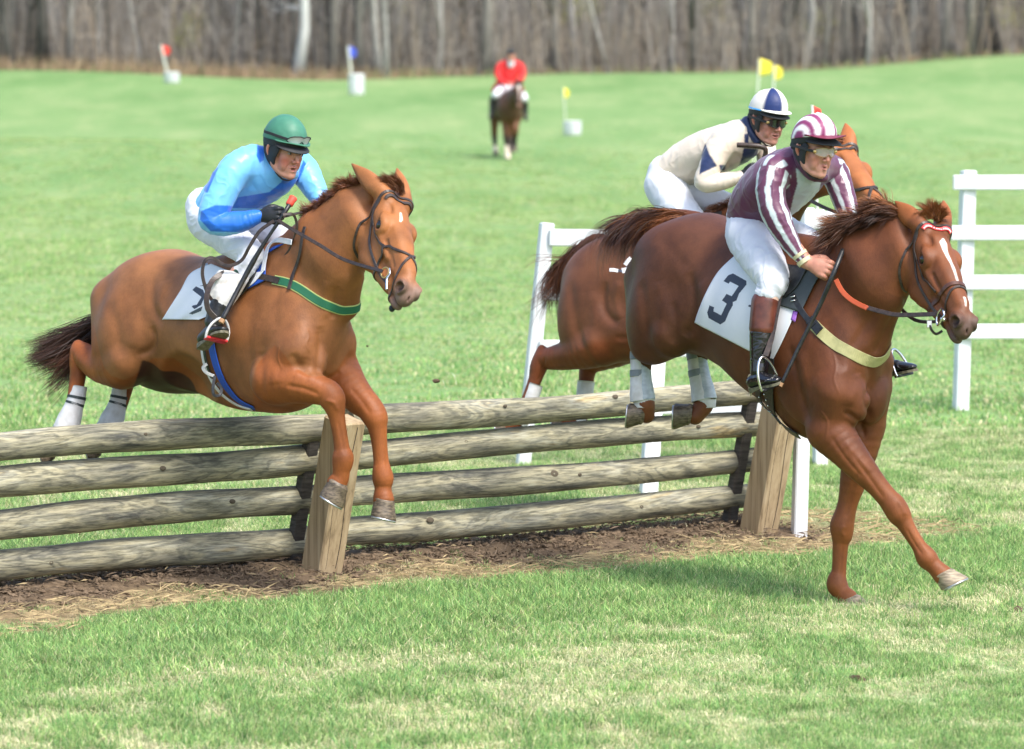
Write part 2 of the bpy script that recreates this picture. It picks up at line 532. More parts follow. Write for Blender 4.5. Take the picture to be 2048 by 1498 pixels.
xs = np.unique(np.concatenate([np.linspace(-260, -30, 16), np.linspace(-30, -5, 40), np.linspace(-5, 5, 180), np.linspace(5, 30, 40), np.linspace(30, 260, 16)]))
ys = np.unique(np.concatenate([np.linspace(2, 17, 8), np.linspace(17, 32, 260), np.linspace(32, 60, 60), np.linspace(60, 240, 110), np.linspace(240, 620, 30)]))
GX, GY = np.meshgrid(xs, ys, indexing='ij')
GZ = terrain(GX, GY)
gv = np.stack([GX.ravel(), GY.ravel(), GZ.ravel()], 1)
s_, t_ = fence_coord(gv[:, 0], gv[:, 1])
nn = noise(gv, 2.3, 3) - .5; n2 = noise(gv, 9, 5) - .5
def soil_mask(x, y, z=None):
    p = np.stack([x, y, np.zeros_like(x)], 1)
    s, t = fence_coord(x, y)
    w = (noise(p, 1.9, 3) - .5) * .34 + (noise(p, 7, 5) - .5) * .24
    on = sstep(-12, -9, s)
    dark = sstep(-.50, -.30, t + w) * (1 - sstep(.24, .46, t + w)) * on * (1 - sstep(2.75, 3.1, s + w))
    pale = sstep(-.75, -.5, t + w) * (1 - sstep(.62, 1.02, t + w * 1.6)) * on * (1 - sstep(3.6, 5.0, s + w * 3)) * (1 - .45 * sstep(3.0, 3.4, s))
    return dark, pale
dk, pl = soil_mask(gv[:, 0], gv[:, 1])
wood = sstep(-1.5, 1.0, gv[:, 1] - treeline(gv[:, 0]) + (noise(gv, .9, 4) - .5) * 3)
gv[:, 2] += dk * (noise(gv, 11, 8) - .5) * .05
nx_, ny_ = len(xs), len(ys)
ii = (np.arange(nx_ - 1)[:, None] * ny_ + np.arange(ny_ - 1)[None]).ravel()
gq = np.stack([ii, ii + ny_, ii + ny_ + 1, ii + 1], 1)
g = mesh_obj('ground', gv, gq, M_ground, None, np.stack([dk, pl, wood], 1))
tag(g, 'rolling green pasture with a bare soil strip under the log fence', 'grass field', kind='structure')

# ------------------------------------------------------------------ grass blades (nobody could count them)
def m_blade(nt, b, lo=.62, hi=1.35):
    a = nt.nodes.new('ShaderNodeAttribute'); a.attribute_name = 'Col'
    oi = nt.nodes.new('ShaderNodeObjectInfo')
    hv = nt.nodes.new('ShaderNodeHueSaturation')
    mr = N(nt, 'ShaderNodeMapRange'); mr.inputs[3].default_value = lo; mr.inputs[4].default_value = hi
    nt.links.new(oi.outputs['Random'], mr.inputs[0]); nt.links.new(mr.outputs[0], hv.inputs['Value'])
    nt.links.new(a.outputs['Color'], hv.inputs['Color'])
    nt.links.new(hv.outputs[0], b.inputs['Base Color'])
    b.inputs['Subsurface Weight'].default_value = 0
    tr = nt.nodes.new('ShaderNodeBsdfTranslucent'); nt.links.new(hv.outputs[0], tr.inputs[0])
    ms = nt.nodes.new('ShaderNodeMixShader'); ms.inputs[0].default_value = .35
    out = nt.nodes['Material Output']
    nt.links.new(b.outputs[0], ms.inputs[1]); nt.links.new(tr.outputs[0], ms.inputs[2]); nt.links.new(ms.outputs[0], out.inputs[0])
M_blade = mat('blade', rough=.55, spec=.25, build=m_blade)
M_blade_far = mat('blade', rough=.6, spec=.2, build=lambda nt, b: m_blade(nt, b, .85, 1.12))

GREENS = [(.22, .395, .12), (.29, .455, .15), (.145, .30, .10), (.36, .49, .165), (.20, .40, .175)]
STRAWS = [(.68, .61, .34), (.60, .55, .28), (.76, .70, .44), (.50, .52, .24)]
def tuft_mesh(name, n, rad, h, straw, seed, wide=.0021, lean=.5, m=None):
    r = np.random.default_rng(seed); V, Fs, C = [], [], []
    for i in range(n):
        a = r.uniform(0, 6.28); q = rad * math.sqrt(r.uniform())
        base = np.array([math.cos(a) * q, math.sin(a) * q, -.004])
        st = r.uniform() < straw; stalk = straw > 1
        hh = h * r.uniform(.45, 1.2) * (.75 if st else 1); b = r.uniform(0, 6.28)
        ln = r.uniform(.1, 1.1) * lean * (2.2 if st else 1)
        d = np.array([math.cos(b), math.sin(b), 0]); sd_ = np.array([-d[1], d[0], 0]) if r.uniform() < .5 else d
        th = r.uniform(0, 3.14); sd_ = np.array([math.cos(th), math.sin(th), 0])
        w = wide * r.uniform(.7, 1.4)
        p1 = base + [0, 0, hh * .5] + d * hh * ln * .3; p2 = base + np.array([0, 0, hh * (1 - .25 * ln)]) + d * hh * ln
        k = len(V); V += [base - sd_ * w, base + sd_ * w, p1 + sd_ * w * .8, p1 - sd_ * w * .8, p2]
        Fs += [(k, k + 1, k + 2, k + 3), (k + 3, k + 2, k + 4)]
        c = np.array((STRAWS if st else GREENS)[2 if stalk else r.integers(4)]) * r.uniform(.8, 1.2)
        C += [c * .85] * 2 + [c] * 2 + [c * 1.1]
    me = bpy.data.meshes.new(name); me.from_pydata([tuple(v) for v in V], [], Fs)
    ca = me.color_attributes.new('Col', 'FLOAT_COLOR', 'POINT'); c4 = np.ones((len(V), 4)); c4[:, :3] = C
    ca.data.foreach_set('color', c4.ravel().astype(np.float32)); me.materials.append(m or M_blade)
    return bpy.data.objects.new(name, me)

def scatter(name, label, pts, rotz, scl, which, protos, tilt=None, cat='grass'):
    me = bpy.data.meshes.new(name); me.from_pydata([tuple(p) for p in pts], [], [])
    for nm, dt, dat in (('rz', 'FLOAT', rotz), ('sc', 'FLOAT', scl)):
        a = me.attributes.new(nm, dt, 'POINT'); a.data.foreach_set('value', np.asarray(dat, np.float32))
    a = me.attributes.new('wh', 'INT', 'POINT'); a.data.foreach_set('value', np.asarray(which, np.int32))
    o = bpy.data.objects.new(name, me); COL.objects.link(o)
    ng = bpy.data.node_groups.new(name, 'GeometryNodeTree')
    ng.interface.new_socket('Geometry', in_out='INPUT', socket_type='NodeSocketGeometry')
    ng.interface.new_socket('Geometry', in_out='OUTPUT', socket_type='NodeSocketGeometry')
    gi = ng.nodes.new('NodeGroupInput'); go = ng.nodes.new('NodeGroupOutput')
    gj = ng.nodes.new('GeometryNodeJoinGeometry')
    def attr(nm, dt):
        n = ng.nodes.new('GeometryNodeInputNamedAttribute'); n.data_type = dt; n.inputs[0].default_value = nm; return n.outputs[0]
    for i, p in enumerate(protos):
        oi = ng.nodes.new('GeometryNodeObjectInfo'); oi.inputs[0].default_value = p; oi.inputs['As Instance'].default_value = True
        ip = ng.nodes.new('GeometryNodeInstanceOnPoints')
        cmp_ = ng.nodes.new('FunctionNodeCompare'); cmp_.data_type = 'INT'; cmp_.operation = 'EQUAL'
        ng.links.new(attr('wh', 'INT'), cmp_.inputs[2]); cmp_.inputs[3].default_value = i
        cx = ng.nodes.new('ShaderNodeCombineXYZ'); ng.links.new(attr('rz', 'FLOAT'), cx.inputs[2])
        ng.links.new(gi.outputs[0], ip.inputs['Points']); ng.links.new(oi.outputs['Geometry'], ip.inputs['Instance'])
        ng.links.new(cmp_.outputs[0], ip.inputs['Selection'])
        ng.links.new(cx.outputs[0], ip.inputs['Rotation'])
        ng.links.new(attr('sc', 'FLOAT'), ip.inputs['Scale'])
        ng.links.new(ip.outputs[0], gj.inputs[0])
    ng.links.new(gj.outputs[0], go.inputs[0])
    md = o.modifiers.new('scatter', 'NODES'); md.node_group = ng
    tag(o, label, cat, kind='stuff'); return o

def field_points(n, y0, y1, margin=1.1, seed=1, power=1.0):
    r = np.random.default_rng(seed)
    u = r.uniform(size=n); y = (y0 ** (power + 1) + u * (y1 ** (power + 1) - y0 ** (power + 1))) ** (1 / (power + 1)) if power > -1 else y0 * (y1 / y0) ** u
    x = r.uniform(-1, 1, n) * (y * 1030 / F + margin)
    return x, y
def grass_zone(name, label, n, y0, y1, scale, seed, protos_g, protos_s, power=1.0, skip=True, fade=None):
    x, y = field_points(n, y0, y1, seed=seed, power=power); r = np.random.default_rng(seed + 50)
    p = np.stack([x, y, np.zeros_like(x)], 1)
    dk_, pl_ = soil_mask(x, y)
    keep = r.uniform(size=n) > np.maximum(dk_ * .97, pl_ * .62) * skip
    strawness = .36 * noise(p * [1, .5, 1], 1.4, 21) + .64 * noise(p * [1, .7, 1], 6.0, 22)
    lush = noise(p * [1, .5, 1], .9, 31)
    fs, ft = fence_coord(x, y); rich = sstep(.7, 1.0, ft) * (1 - sstep(1.7, 3.0, ft)) * skip      # greener strip just clear of the soil
    ty = np.where(r.uniform(size=n) < (sstep(.32, .60, strawness) * .82 + .16) * (1 - .75 * rich) + .5 * pl_ * skip, 1, 0)
    which = np.where(ty == 0, r.integers(0, len(protos_g), n), len(protos_g) + r.integers(0, len(protos_s), n))
    sc = scale * r.uniform(.7, 1.3, n) * (.65 + .75 * lush) * (1 + .3 * rich) * np.where(ty == 1, .9, 1) * (1 - .3 * pl_)
    p[:, 2] = terrain(x, y)
    k = keep & (r.uniform(size=n) > sstep(fade[0], fade[1], y) if fade else True)
    return scatter(name, label, p[k], r.uniform(0, 6.28, n)[k], sc[k], which[k], protos_g + protos_s)
pg = [tuft_mesh('grass_tuft', 34, .065, .044, .30, 11, .0015, .8), tuft_mesh('grass_tuft', 34, .065, .054, .34, 12, .0015, .8), tuft_mesh('grass_tuft', 30, .06, .038, .18, 13, .0017, .9)]
ps = [tuft_mesh('straw_tuft', 30, .07, .036, .78, 14, .0014, 1.2), tuft_mesh('straw_tuft', 30, .065, .034, .6, 15, .0014, 1.1), tuft_mesh('straw_tuft', 9, .06, .055, 1.5, 16, .0016, .9), tuft_mesh('straw_tuft', 7, .07, .045, 1.5, 17, .0020, 1.3)]

DEV = ''
gk = .12 if DEV else 1.0
grass_zone('grass', 'short mixed green and straw coloured grass nearest the camera', int(74000 * gk), 17.2, 32, 1.0, 2, pg, ps, .3)
pg2 = [tuft_mesh('grass_tuft', 24, .12, .05, .22, 21, .0045, .7, M_blade_far), tuft_mesh('grass_tuft', 24, .12, .045, .34, 22, .0045, .7, M_blade_far)]
ps2 = [tuft_mesh('straw_tuft', 22, .12, .04, .6, 23, .004, .9, M_blade_far)]
grass_zone('grass', 'blurred green grass of the pasture behind the jumping horses', int(56000 * gk), 32, 125, 1.0, 3, pg2, ps2, .4, skip=False, fade=(48, 125))

# clods, bark and stalks on the soil strip
r = np.random.default_rng(5)
def m_clod(nt, b):
    a = nt.nodes.new('ShaderNodeAttribute'); a.attribute_name = 'Col'; nt.links.new(a.outputs['Color'], b.inputs['Base Color'])
M_clod = mat('clod', rough=.95, spec=.1, build=m_clod)
mb = MB(); n = 0
cand = r.uniform(size=(60000, 2)) * [15.0, 2.2] + [-11, -1.0]
X_ = PA[0] + FE[0] * cand[:, 0] + FN[0] * cand[:, 1]; Y_ = PA[1] + FE[1] * cand[:, 0] + FN[1] * cand[:, 1]
sel = (np.abs(X_) < Y_ * .112); X_, Y_ = X_[sel], Y_[sel]
d1, d2 = soil_mask(X_, Y_); pr = np.maximum(d1, d2 * .38)
sel = r.uniform(size=len(X_)) < pr; X_, Y_, d1, d2 = X_[sel], Y_[sel], d1[sel], d2[sel]
Z_ = terrain(X_, Y_)
for x, y, z, a, c in zip(X_[:11000], Y_, Z_, d1, d2):
    k = r.uniform()
    if k < .75 * a + .05:      # clod
        s = r.uniform(.004, .016); q = np.array([x, y, z + s * .3])
        ov = r.normal(size=(6, 3)) * .25 + np.array([[1, 0, 0], [-1, 0, 0], [0, 1, 0], [0, -1, 0], [0, 0, .8], [0, 0, -.8]])
        mb.add(q + ov * s, [(0, 2, 4), (2, 1, 4), (1, 3, 4), (3, 0, 4), (2, 0, 5), (1, 2, 5), (3, 1, 5), (0, 3, 5)], np.array([.135, .098, .065]) * r.uniform(.55, 1.45))
    else:                      # stalk or bark shred
        th = r.uniform(0, 6.28); l = r.uniform(.02, .09 if a > .4 else .14); d = np.array([math.cos(th), math.sin(th), r.uniform(-.1, .3)]) * l
        w = np.array([-math.sin(th), math.cos(th), 0]) * r.uniform(.001, .003 if a < .4 else .004); q = np.array([x, y, z + .012 + r.uniform(0, .02)])
        col = (np.array([.40, .31, .17]) * r.uniform(.5, 1.2)) if (a < .5 or r.uniform() < .06) else np.array([.12, .088, .06]) * r.uniform(.5, 1.7)
        mb.add([q - w, q + w, q + d + w * .5, q + d - w * .5, q + d * .5 + [0, 0, .006]], [(0, 1, 4), (1, 2, 4), (2, 3, 4), (3, 0, 4)], col)
o = mb.build('soil_litter', M_clod, vcol=True)
tag(o, 'dark clods, bark shreds and dry stalks strewn under the log fence', 'soil litter', kind='stuff')

# ------------------------------------------------------------------ the wood
def m_bark(c1, c2, c3):
    def f(nt, b):
        v = coords(nt, (3.2, 3.2, .55)); n = N(nt, 'ShaderNodeTexNoise', Scale=3.5, Detail=7, Roughness=.7); nt.links.new(v, n.inputs[0])
        rp = ramp(nt, [(.28, c1), (.5, c2), (.72, c3)]); nt.links.new(n.outputs[0], rp.inputs[0])
        oi = nt.nodes.new('ShaderNodeObjectInfo'); hv = nt.nodes.new('ShaderNodeHueSaturation')
        mr = N(nt, 'ShaderNodeMapRange'); mr.inputs[3].default_value = .65; mr.inputs[4].default_value = 1.35
        nt.links.new(oi.outputs['Random'], mr.inputs[0]); nt.links.new(mr.outputs[0], hv.inputs['Value']); nt.links.new(rp.outputs[0], hv.inputs['Color'])
        nt.links.new(hv.outputs[0], b.inputs['Base Color']); add_bump(nt, b, n.outputs[0], .6, .03)
    return f
M_bark = [mat('bark', rough=.9, spec=.1, build=m_bark((.085, .078, .068), (.185, .172, .150), (.30, .285, .255))),
          mat('bark', rough=.9, spec=.1, build=m_bark((.16, .153, .135), (.29, .28, .255), (.44, .43, .40))),
          mat('bark', rough=.9, spec=.1, build=m_bark((.04, .037, .032), (.085, .08, .07), (.15, .14, .125)))]
M_pale = mat('bark', rough=.9, spec=.1, build=m_bark((.40, .40, .375), (.62, .62, .59), (.75, .75, .72)))
def tree_meshes(seed, h, r0, lean, forks, mt, name='tree'):
    r = np.random.default_rng(seed); tb = MB(); cb = MB()
    z = np.linspace(0, h, 9); bend = np.cumsum(r.normal(size=(9, 2)) * .10, 0)
    pts = np.stack([bend[:, 0] + lean * z, bend[:, 1], z], 1); pts[0, :2] = 0; pts[0, 2] = -.3
    rad = r0 * (1 - z / h * .8); rad[0] *= 1.35
    tb.tube(pts, rad, 9)
    if forks:
        k = 1; a = pts[k]; d = np.array([r.choice([-1, 1]) * r.uniform(.25, .45), r.uniform(-.2, .2), 1.0])
        q = [a + d * t + np.array([0, 0, 0]) for t in np.linspace(0, h * .7, 6)]
        tb.tube(q, np.linspace(r0 * .7, r0 * .15, 6), 7)
    for j in range(46):
        t = r.uniform(.06, 1) ** .8; i = min(int(t * 8), 7); f = t * 8 - i
        a = pts[i] * (1 - f) + pts[i + 1] * f; th = r.uniform(0, 6.28)
        L_ = r.uniform(.8, 3.0) * (1.1 - .6 * t) * (h / 14); up_ = r.uniform(.0, .9)
        d = np.array([math.cos(th), math.sin(th), up_]); d /= np.linalg.norm(d)
        q = [a]; 
        for s in range(3): q.append(q[-1] + (d + r.normal(size=3) * .22 + [0, 0, .1]) * L_ / 3)
        rr = r0 * r.uniform(.08, .22)
        cb.tube(q, np.linspace(rr, rr * .25, 4), 4, cap=False)
        for s in range(5):
            b0 = np.array(q[1 + s % 3]); e = b0 + (d * .6 + r.normal(size=3) * .7) * L_ * .35
            cb.tube([b0, (b0 + e) / 2 + r.normal(size=3) * .06, e], [rr * .4, rr * .25, rr * .1], 3, cap=False)
    return tb, cb
SPECIES = []
for i, (seed, h, r0, lean, fk) in enumerate([(1, 15, .17, .0, 0), (2, 14, .13, .03, 0), (3, 16, .20, -.02, 0), (4, 12, .09, .05, 0), (5, 13, .11, -.05, 1), (6, 11, .065, .02, 0), (7, 15, .15, .01, 1), (8, 10, .05, -.07, 0)]):
    SPECIES.append(tree_meshes(seed, h, r0, lean, fk, M_bark[i % 3]))
PROTO = {}
def plant_tree(x, y, kind, rz, sc, label, mt=None, group='bare trees at the edge of the wood'):
    e = empty('bare_tree', (x, y, float(terrain(x, y)) - .05), label, 'tree', group)
    if (kind, id(mt)) not in PROTO:
        tb, cb = SPECIES[kind]; m = mt or M_bark[kind % 3]
        t = tb.build('trunk', m, None, smooth=True); c = cb.build('crown', m, None, smooth=True)
        PROTO[(kind, id(mt))] = (t, c)
        for o in (t, c): o.parent = e
    else:
        for o in PROTO[(kind, id(mt))]:
            c = o.copy(); COL.objects.link(c); c.parent = e
    e.rotation_euler = (0, 0, rz); e.scale = (sc,) * 3
    return e
r = np.random.default_rng(77)
def spot(px_, y): return (px_ - 1024) / F * (y + .2), y
pale = plant_tree(*spot(592, 179.6), 2, 1.0, 1.0, 'thick pale barked tree at the field edge, left of the blue flag', M_pale, None)
plant_tree(*spot(772, 180.2), 0, 2.0, .8, 'slimmer grey tree just right of the blue flag', M_bark[1], None)
SIZES = ['stout grey', 'slender brown', 'dark', 'thin pale grey', 'forked grey', 'very thin', 'forked brown', 'thin leaning']
ORD = ['first', 'second', 'third', 'fourth', 'fifth', 'sixth', 'seventh', 'eighth', 'ninth', 'tenth', 'eleventh', 'twelfth', 'thirteenth', 'fourteenth', 'fifteenth', 'sixteenth', 'seventeenth', 'eighteenth', 'nineteenth', 'twentieth', 'twenty-first', 'twenty-second', 'twenty-third', 'twenty-fourth', 'twenty-fifth', 'twenty-sixth', 'twenty-seventh', 'twenty-eighth']
spots = []
for k in range(4000):
    y = 181 + 60 * r.uniform() ** 1.6; x = r.uniform(-1, 1) * (y * .112 + 3)
    if y < treeline(x) + 1: continue
    if all((x - a) ** 2 + (y - b) ** 2 * .35 > .42 for a, b in spots): spots.append((x, y))
    if len(spots) >= 285: break
spots.sort(key=lambda p: p[1])
plan = [(x, y, int(r.choice(8, p=[.14, .14, .10, .14, .12, .14, .10, .12])), 'front' if y < 190 else 'middle' if y < 204 else 'rear') for x, y in spots[:60 if DEV else 285]]
cnt = {}
for x, y, kd, row in sorted(plan, key=lambda p: p[0] / p[1]):
    n_ = cnt[(kd, row)] = cnt.get((kd, row), 0) + 1
    plant_tree(x, y, kd, r.uniform(0, 6.28), r.uniform(.8, 1.25), f'{SIZES[kd]} bare tree, {ORD[n_ - 1]} of its kind from the left in the {row} rows')
# deeper wood: trunks past what one could tell apart, joined
mb = MB(); r = np.random.default_rng(8)
for k in range(900 if not DEV else 200):
    y = 225 + 130 * r.uniform(); x = r.uniform(-1, 1) * (y * .115 + 4); z = float(terrain(x, y))
    rr = r.uniform(.05, .2); l = r.normal() * .04
    mb.tube([(x, y, z - .2), (x + l * 4, y, z + 4), (x + l * 9 + r.normal() * .3, y, z + 12)], [rr, rr * .8, rr * .4], 5, cap=False)
for k in range(1100 if not DEV else 0):      # the wood goes on to both sides
    y = 182 + 70 * r.uniform() ** 1.4; x = r.choice([-1, 1]) * (y * .112 + 3 + r.uniform() * 62)
    if y < treeline(x): continue
    z = float(terrain(x, y)); rr = r.uniform(.05, .2); l = r.normal() * .04
    mb.tube([(x, y, z - .2), (x + l * 4, y, z + 4), (x + l * 9 + r.normal() * .3, y, z + 12)], [rr, rr * .8, rr * .4], 5, cap=False)
tag(mb.build('distant_wood', M_bark[0], smooth=True), 'mass of grey trunks deep inside the bare wood', 'wood', kind='stuff')
# undergrowth: twigs, saplings, dry weeds and a few first green leaves
def m_vc(nt, b):
    a = nt.nodes.new('ShaderNodeAttribute'); a.attribute_name = 'Col'; nt.links.new(a.outputs['Color'], b.inputs['Base Color'])
M_twig = mat('twig', rough=.9, spec=.1, build=m_vc)
mb = MB()
for k in range(4700 if not DEV else 1200):
    y = 182 + 45 * r.uniform() ** 1.5; x = r.uniform(-1, 1) * (y * .112 + 2)
    if k % 4 == 0: x *= 3.2
    if y < treeline(x): continue
    z = float(terrain(x, y)); h = r.uniform(.6, 4.5); l = r.normal(size=2) * .25
    c = np.array([.19, .175, .15]) * r.uniform(.35, 1.9) * (np.array([1.1, .97, .8]) if r.uniform() < .25 else 1)
    w = r.uniform(.008, .028)
    q = np.array([(x, y, z), (x + l[0] * h * .4, y + l[1] * h * .4, z + h * .55), (x + l[0] * h * 1.1, y + l[1] * h, z + h)])
    mb.tube(q, [w, w * .7, w * .3], 3, c, cap=False)
    for j in range(3):
        a = q[1] + (q[2] - q[1]) * r.uniform(-.6, 1); e = a + r.normal(size=3) * [.5, .4, .35] + [0, 0, .2]
        mb.tube([a, e], [w * .5, w * .2], 3, c, cap=False)
tag(mb.build('undergrowth', M_twig, vcol=True), 'tangle of bare saplings and twigs between the trunks', 'undergrowth', kind='stuff')
mb = MB()
for k in range(9000 if not DEV else 2500):      # dry weeds along the edge, orange brown on the left
    x = r.uniform(-22, 22); y = float(treeline(x)) + r.uniform(-.8, 2.6) ; z = float(terrain(x, y))
    left = 1 - sstep(-9, 2, x); 
    if r.uniform() > .12 + .6 * left: continue
    h = r.uniform(.15, .4 + .5 * left * r.uniform()); l = r.normal(size=2) * .3
    c = np.array([.27, .195, .12]) * r.uniform(.5, 1.4) if r.uniform() < .45 + .5 * left else np.array([.20, .22, .10]) * r.uniform(.6, 1.3)
    s = r.uniform(.01, .035)
    mb.add([(x - s, y, z), (x + s, y, z), (x + l[0] * h, y + l[1] * h, z + h)], [(0, 1, 2)], c)
tag(mb.build('dry_weeds', M_twig, vcol=True), 'band of tan dry weeds along the foot of the wood', 'weeds', kind='stuff')
mb = MB()
for cx, cz, sz, n in ((380, 45, 1.0, 900), (365, 75, .8, 500), (1150, 8, 1.3, 900), (1640, 48, 1.2, 500), (1425, 10, .8, 300), (780, 20, .7, 250), (2010, 30, 1.2, 500)):
    d = r.uniform(186, 205); c0 = at(cx, cz, d)
    for k in range(n):
        p = c0 + r.normal(size=3) * [sz * .45, 1.2, sz * .38]; s = r.uniform(.03, .06); u = r.normal(size=3); v = r.normal(size=3)
        mb.add([p, p + u * s, p + v * s], [(0, 1, 2)], np.array([.33, .36, .08]) * r.uniform(.6, 1.3))
tag(mb.build('spring_leaves', M_twig, vcol=True), 'first yellow green leaves on a few saplings in the wood', 'leaves', kind='stuff')
# ------------------------------------------------------------------ log fence
def m_log(seed):
    def f(nt, b):
        tc = nt.nodes.new('ShaderNodeTexCoord'); mp = nt.nodes.new('ShaderNodeMapping'); nt.links.new(tc.outputs['Object'], mp.inputs[0])
        mp.inputs['Scale'].default_value = (1.1, 7, 7); mp.inputs['Location'].default_value = (seed * 3.7, seed, 0)
        n1 = N(nt, 'ShaderNodeTexNoise', Scale=1.5, Detail=4, Roughness=.55, Distortion=1.0); nt.links.new(mp.outputs[0], n1.inputs[0])
        w = N(nt, 'ShaderNodeMath', operation='MULTIPLY'); w.inputs[1].default_value = 42; nt.links.new(n1.outputs[0], w.inputs[0])
        sn = N(nt, 'ShaderNodeMath', operation='SINE'); nt.links.new(w.outputs[0], sn.inputs[0])
        lines = ramp(nt, [(.0, (.50, .52, .56)), (.42, (.85, .86, .86)), (.8, (1.06, 1.05, 1.02))])
        h = N(nt, 'ShaderNodeMath', operation='MULTIPLY_ADD'); h.inputs[1].default_value = .5; h.inputs[2].default_value = .5; nt.links.new(sn.outputs[0], h.inputs[0]); nt.links.new(h.outputs[0], lines.inputs[0])
        mp2 = nt.nodes.new('ShaderNodeMapping'); mp2.inputs['Scale'].default_value = (.8, 4, 4); mp2.inputs['Location'].default_value = (seed, seed * 2, 3); nt.links.new(tc.outputs['Object'], mp2.inputs[0])
        n2 = N(nt, 'ShaderNodeTexNoise', Scale=2.6, Detail=6, Roughness=.6); nt.links.new(mp2.outputs[0], n2.inputs[0])
        base = ramp(nt, [(.30, (.12, .118, .102)), (.42, (.235, .222, .165)), (.52, (.325, .30, .205)), (.62, (.38, .365, .28)), (.72, (.40, .32, .18))]); nt.links.new(n2.outputs[0], base.inputs[0])
        mx = N(nt, 'ShaderNodeMix', data_type='RGBA', blend_type='MULTIPLY'); mx.inputs[0].default_value = .8
        nt.links.new(base.outputs[0], mx.inputs[6]); nt.links.new(lines.outputs[0], mx.inputs[7])
        mp3 = nt.nodes.new('ShaderNodeMapping'); mp3.inputs['Scale'].default_value = (6, 60, 60); nt.links.new(tc.outputs['Object'], mp3.inputs[0])
        n3 = N(nt, 'ShaderNodeTexNoise', Scale=1.6, Detail=5, Roughness=.7); nt.links.new(mp3.outputs[0], n3.inputs[0])
        fr_ = ramp(nt, [(.36, (.42, .42, .42)), (.56, (1.12, 1.12, 1.12))]); nt.links.new(n3.outputs[0], fr_.inputs[0])
        m2 = N(nt, 'ShaderNodeMix', data_type='RGBA', blend_type='MULTIPLY'); m2.inputs[0].default_value = .8; nt.links.new(mx.outputs[2], m2.inputs[6]); nt.links.new(fr_.outputs[0], m2.inputs[7])
        nt.links.new(m2.outputs[2], b.inputs['Base Color']); add_bump(nt, b, n3.outputs[0], .35, .004)
    return f
M_log = [mat('weathered_log', rough=.85, spec=.15, build=m_log(i)) for i in range(8)]
M_knot = mat('knot', (.085, .068, .045), .9)
M_rust = mat('rust_stain', (.42, .16, .06), .9)
M_scratch = mat('scrape', (.78, .77, .72), .8)
def m_timber(nt, b):
    v = coords(nt, (26, 26, 1.3)); n = N(nt, 'ShaderNodeTexNoise', Scale=1.2, Detail=6, Roughness=.65); nt.links.new(v, n.inputs[0])
    rp = ramp(nt, [(.3, (.20, .145, .085)), (.5, (.38, .285, .17)), (.7, (.46, .365, .235))]); nt.links.new(n.outputs[0], rp.inputs[0])
    nt.links.new(rp.outputs[0], b.inputs['Base Color']); add_bump(nt, b, n.outputs[0], .4, .004)
M_timber = mat('timber', rough=.85, spec=.15, build=m_timber)
M_shadetimber = mat('shaded_timber', rough=.9, build=noisy((.035, .03, .027), (.08, .07, .06), (3, 3, 20)))  # rear posts: the shade behind the rails is put into this colour
M_crack = mat('crack', (.05, .035, .022), .95)
LEAN = .25      # the fence leans towards the landing side (the camera)
AX_L = unit(FN * LEAN + np.array([0, 0, 1.0]))

def on_fence(px, py, off):
    """where the view ray through a pixel meets the leaning plane of the rails (off = metres behind the post faces)"""
    dr = FWD + RIGHT * ((px - 1024) / F) + UP * ((749 - py) / F)
    nrm = np.cross(FE, AX_L); nrm = nrm if nrm @ FN > 0 else -nrm
    o = PA - FN * off
    t = ((o - CAM) @ nrm) / (dr @ nrm); return CAM + dr * t

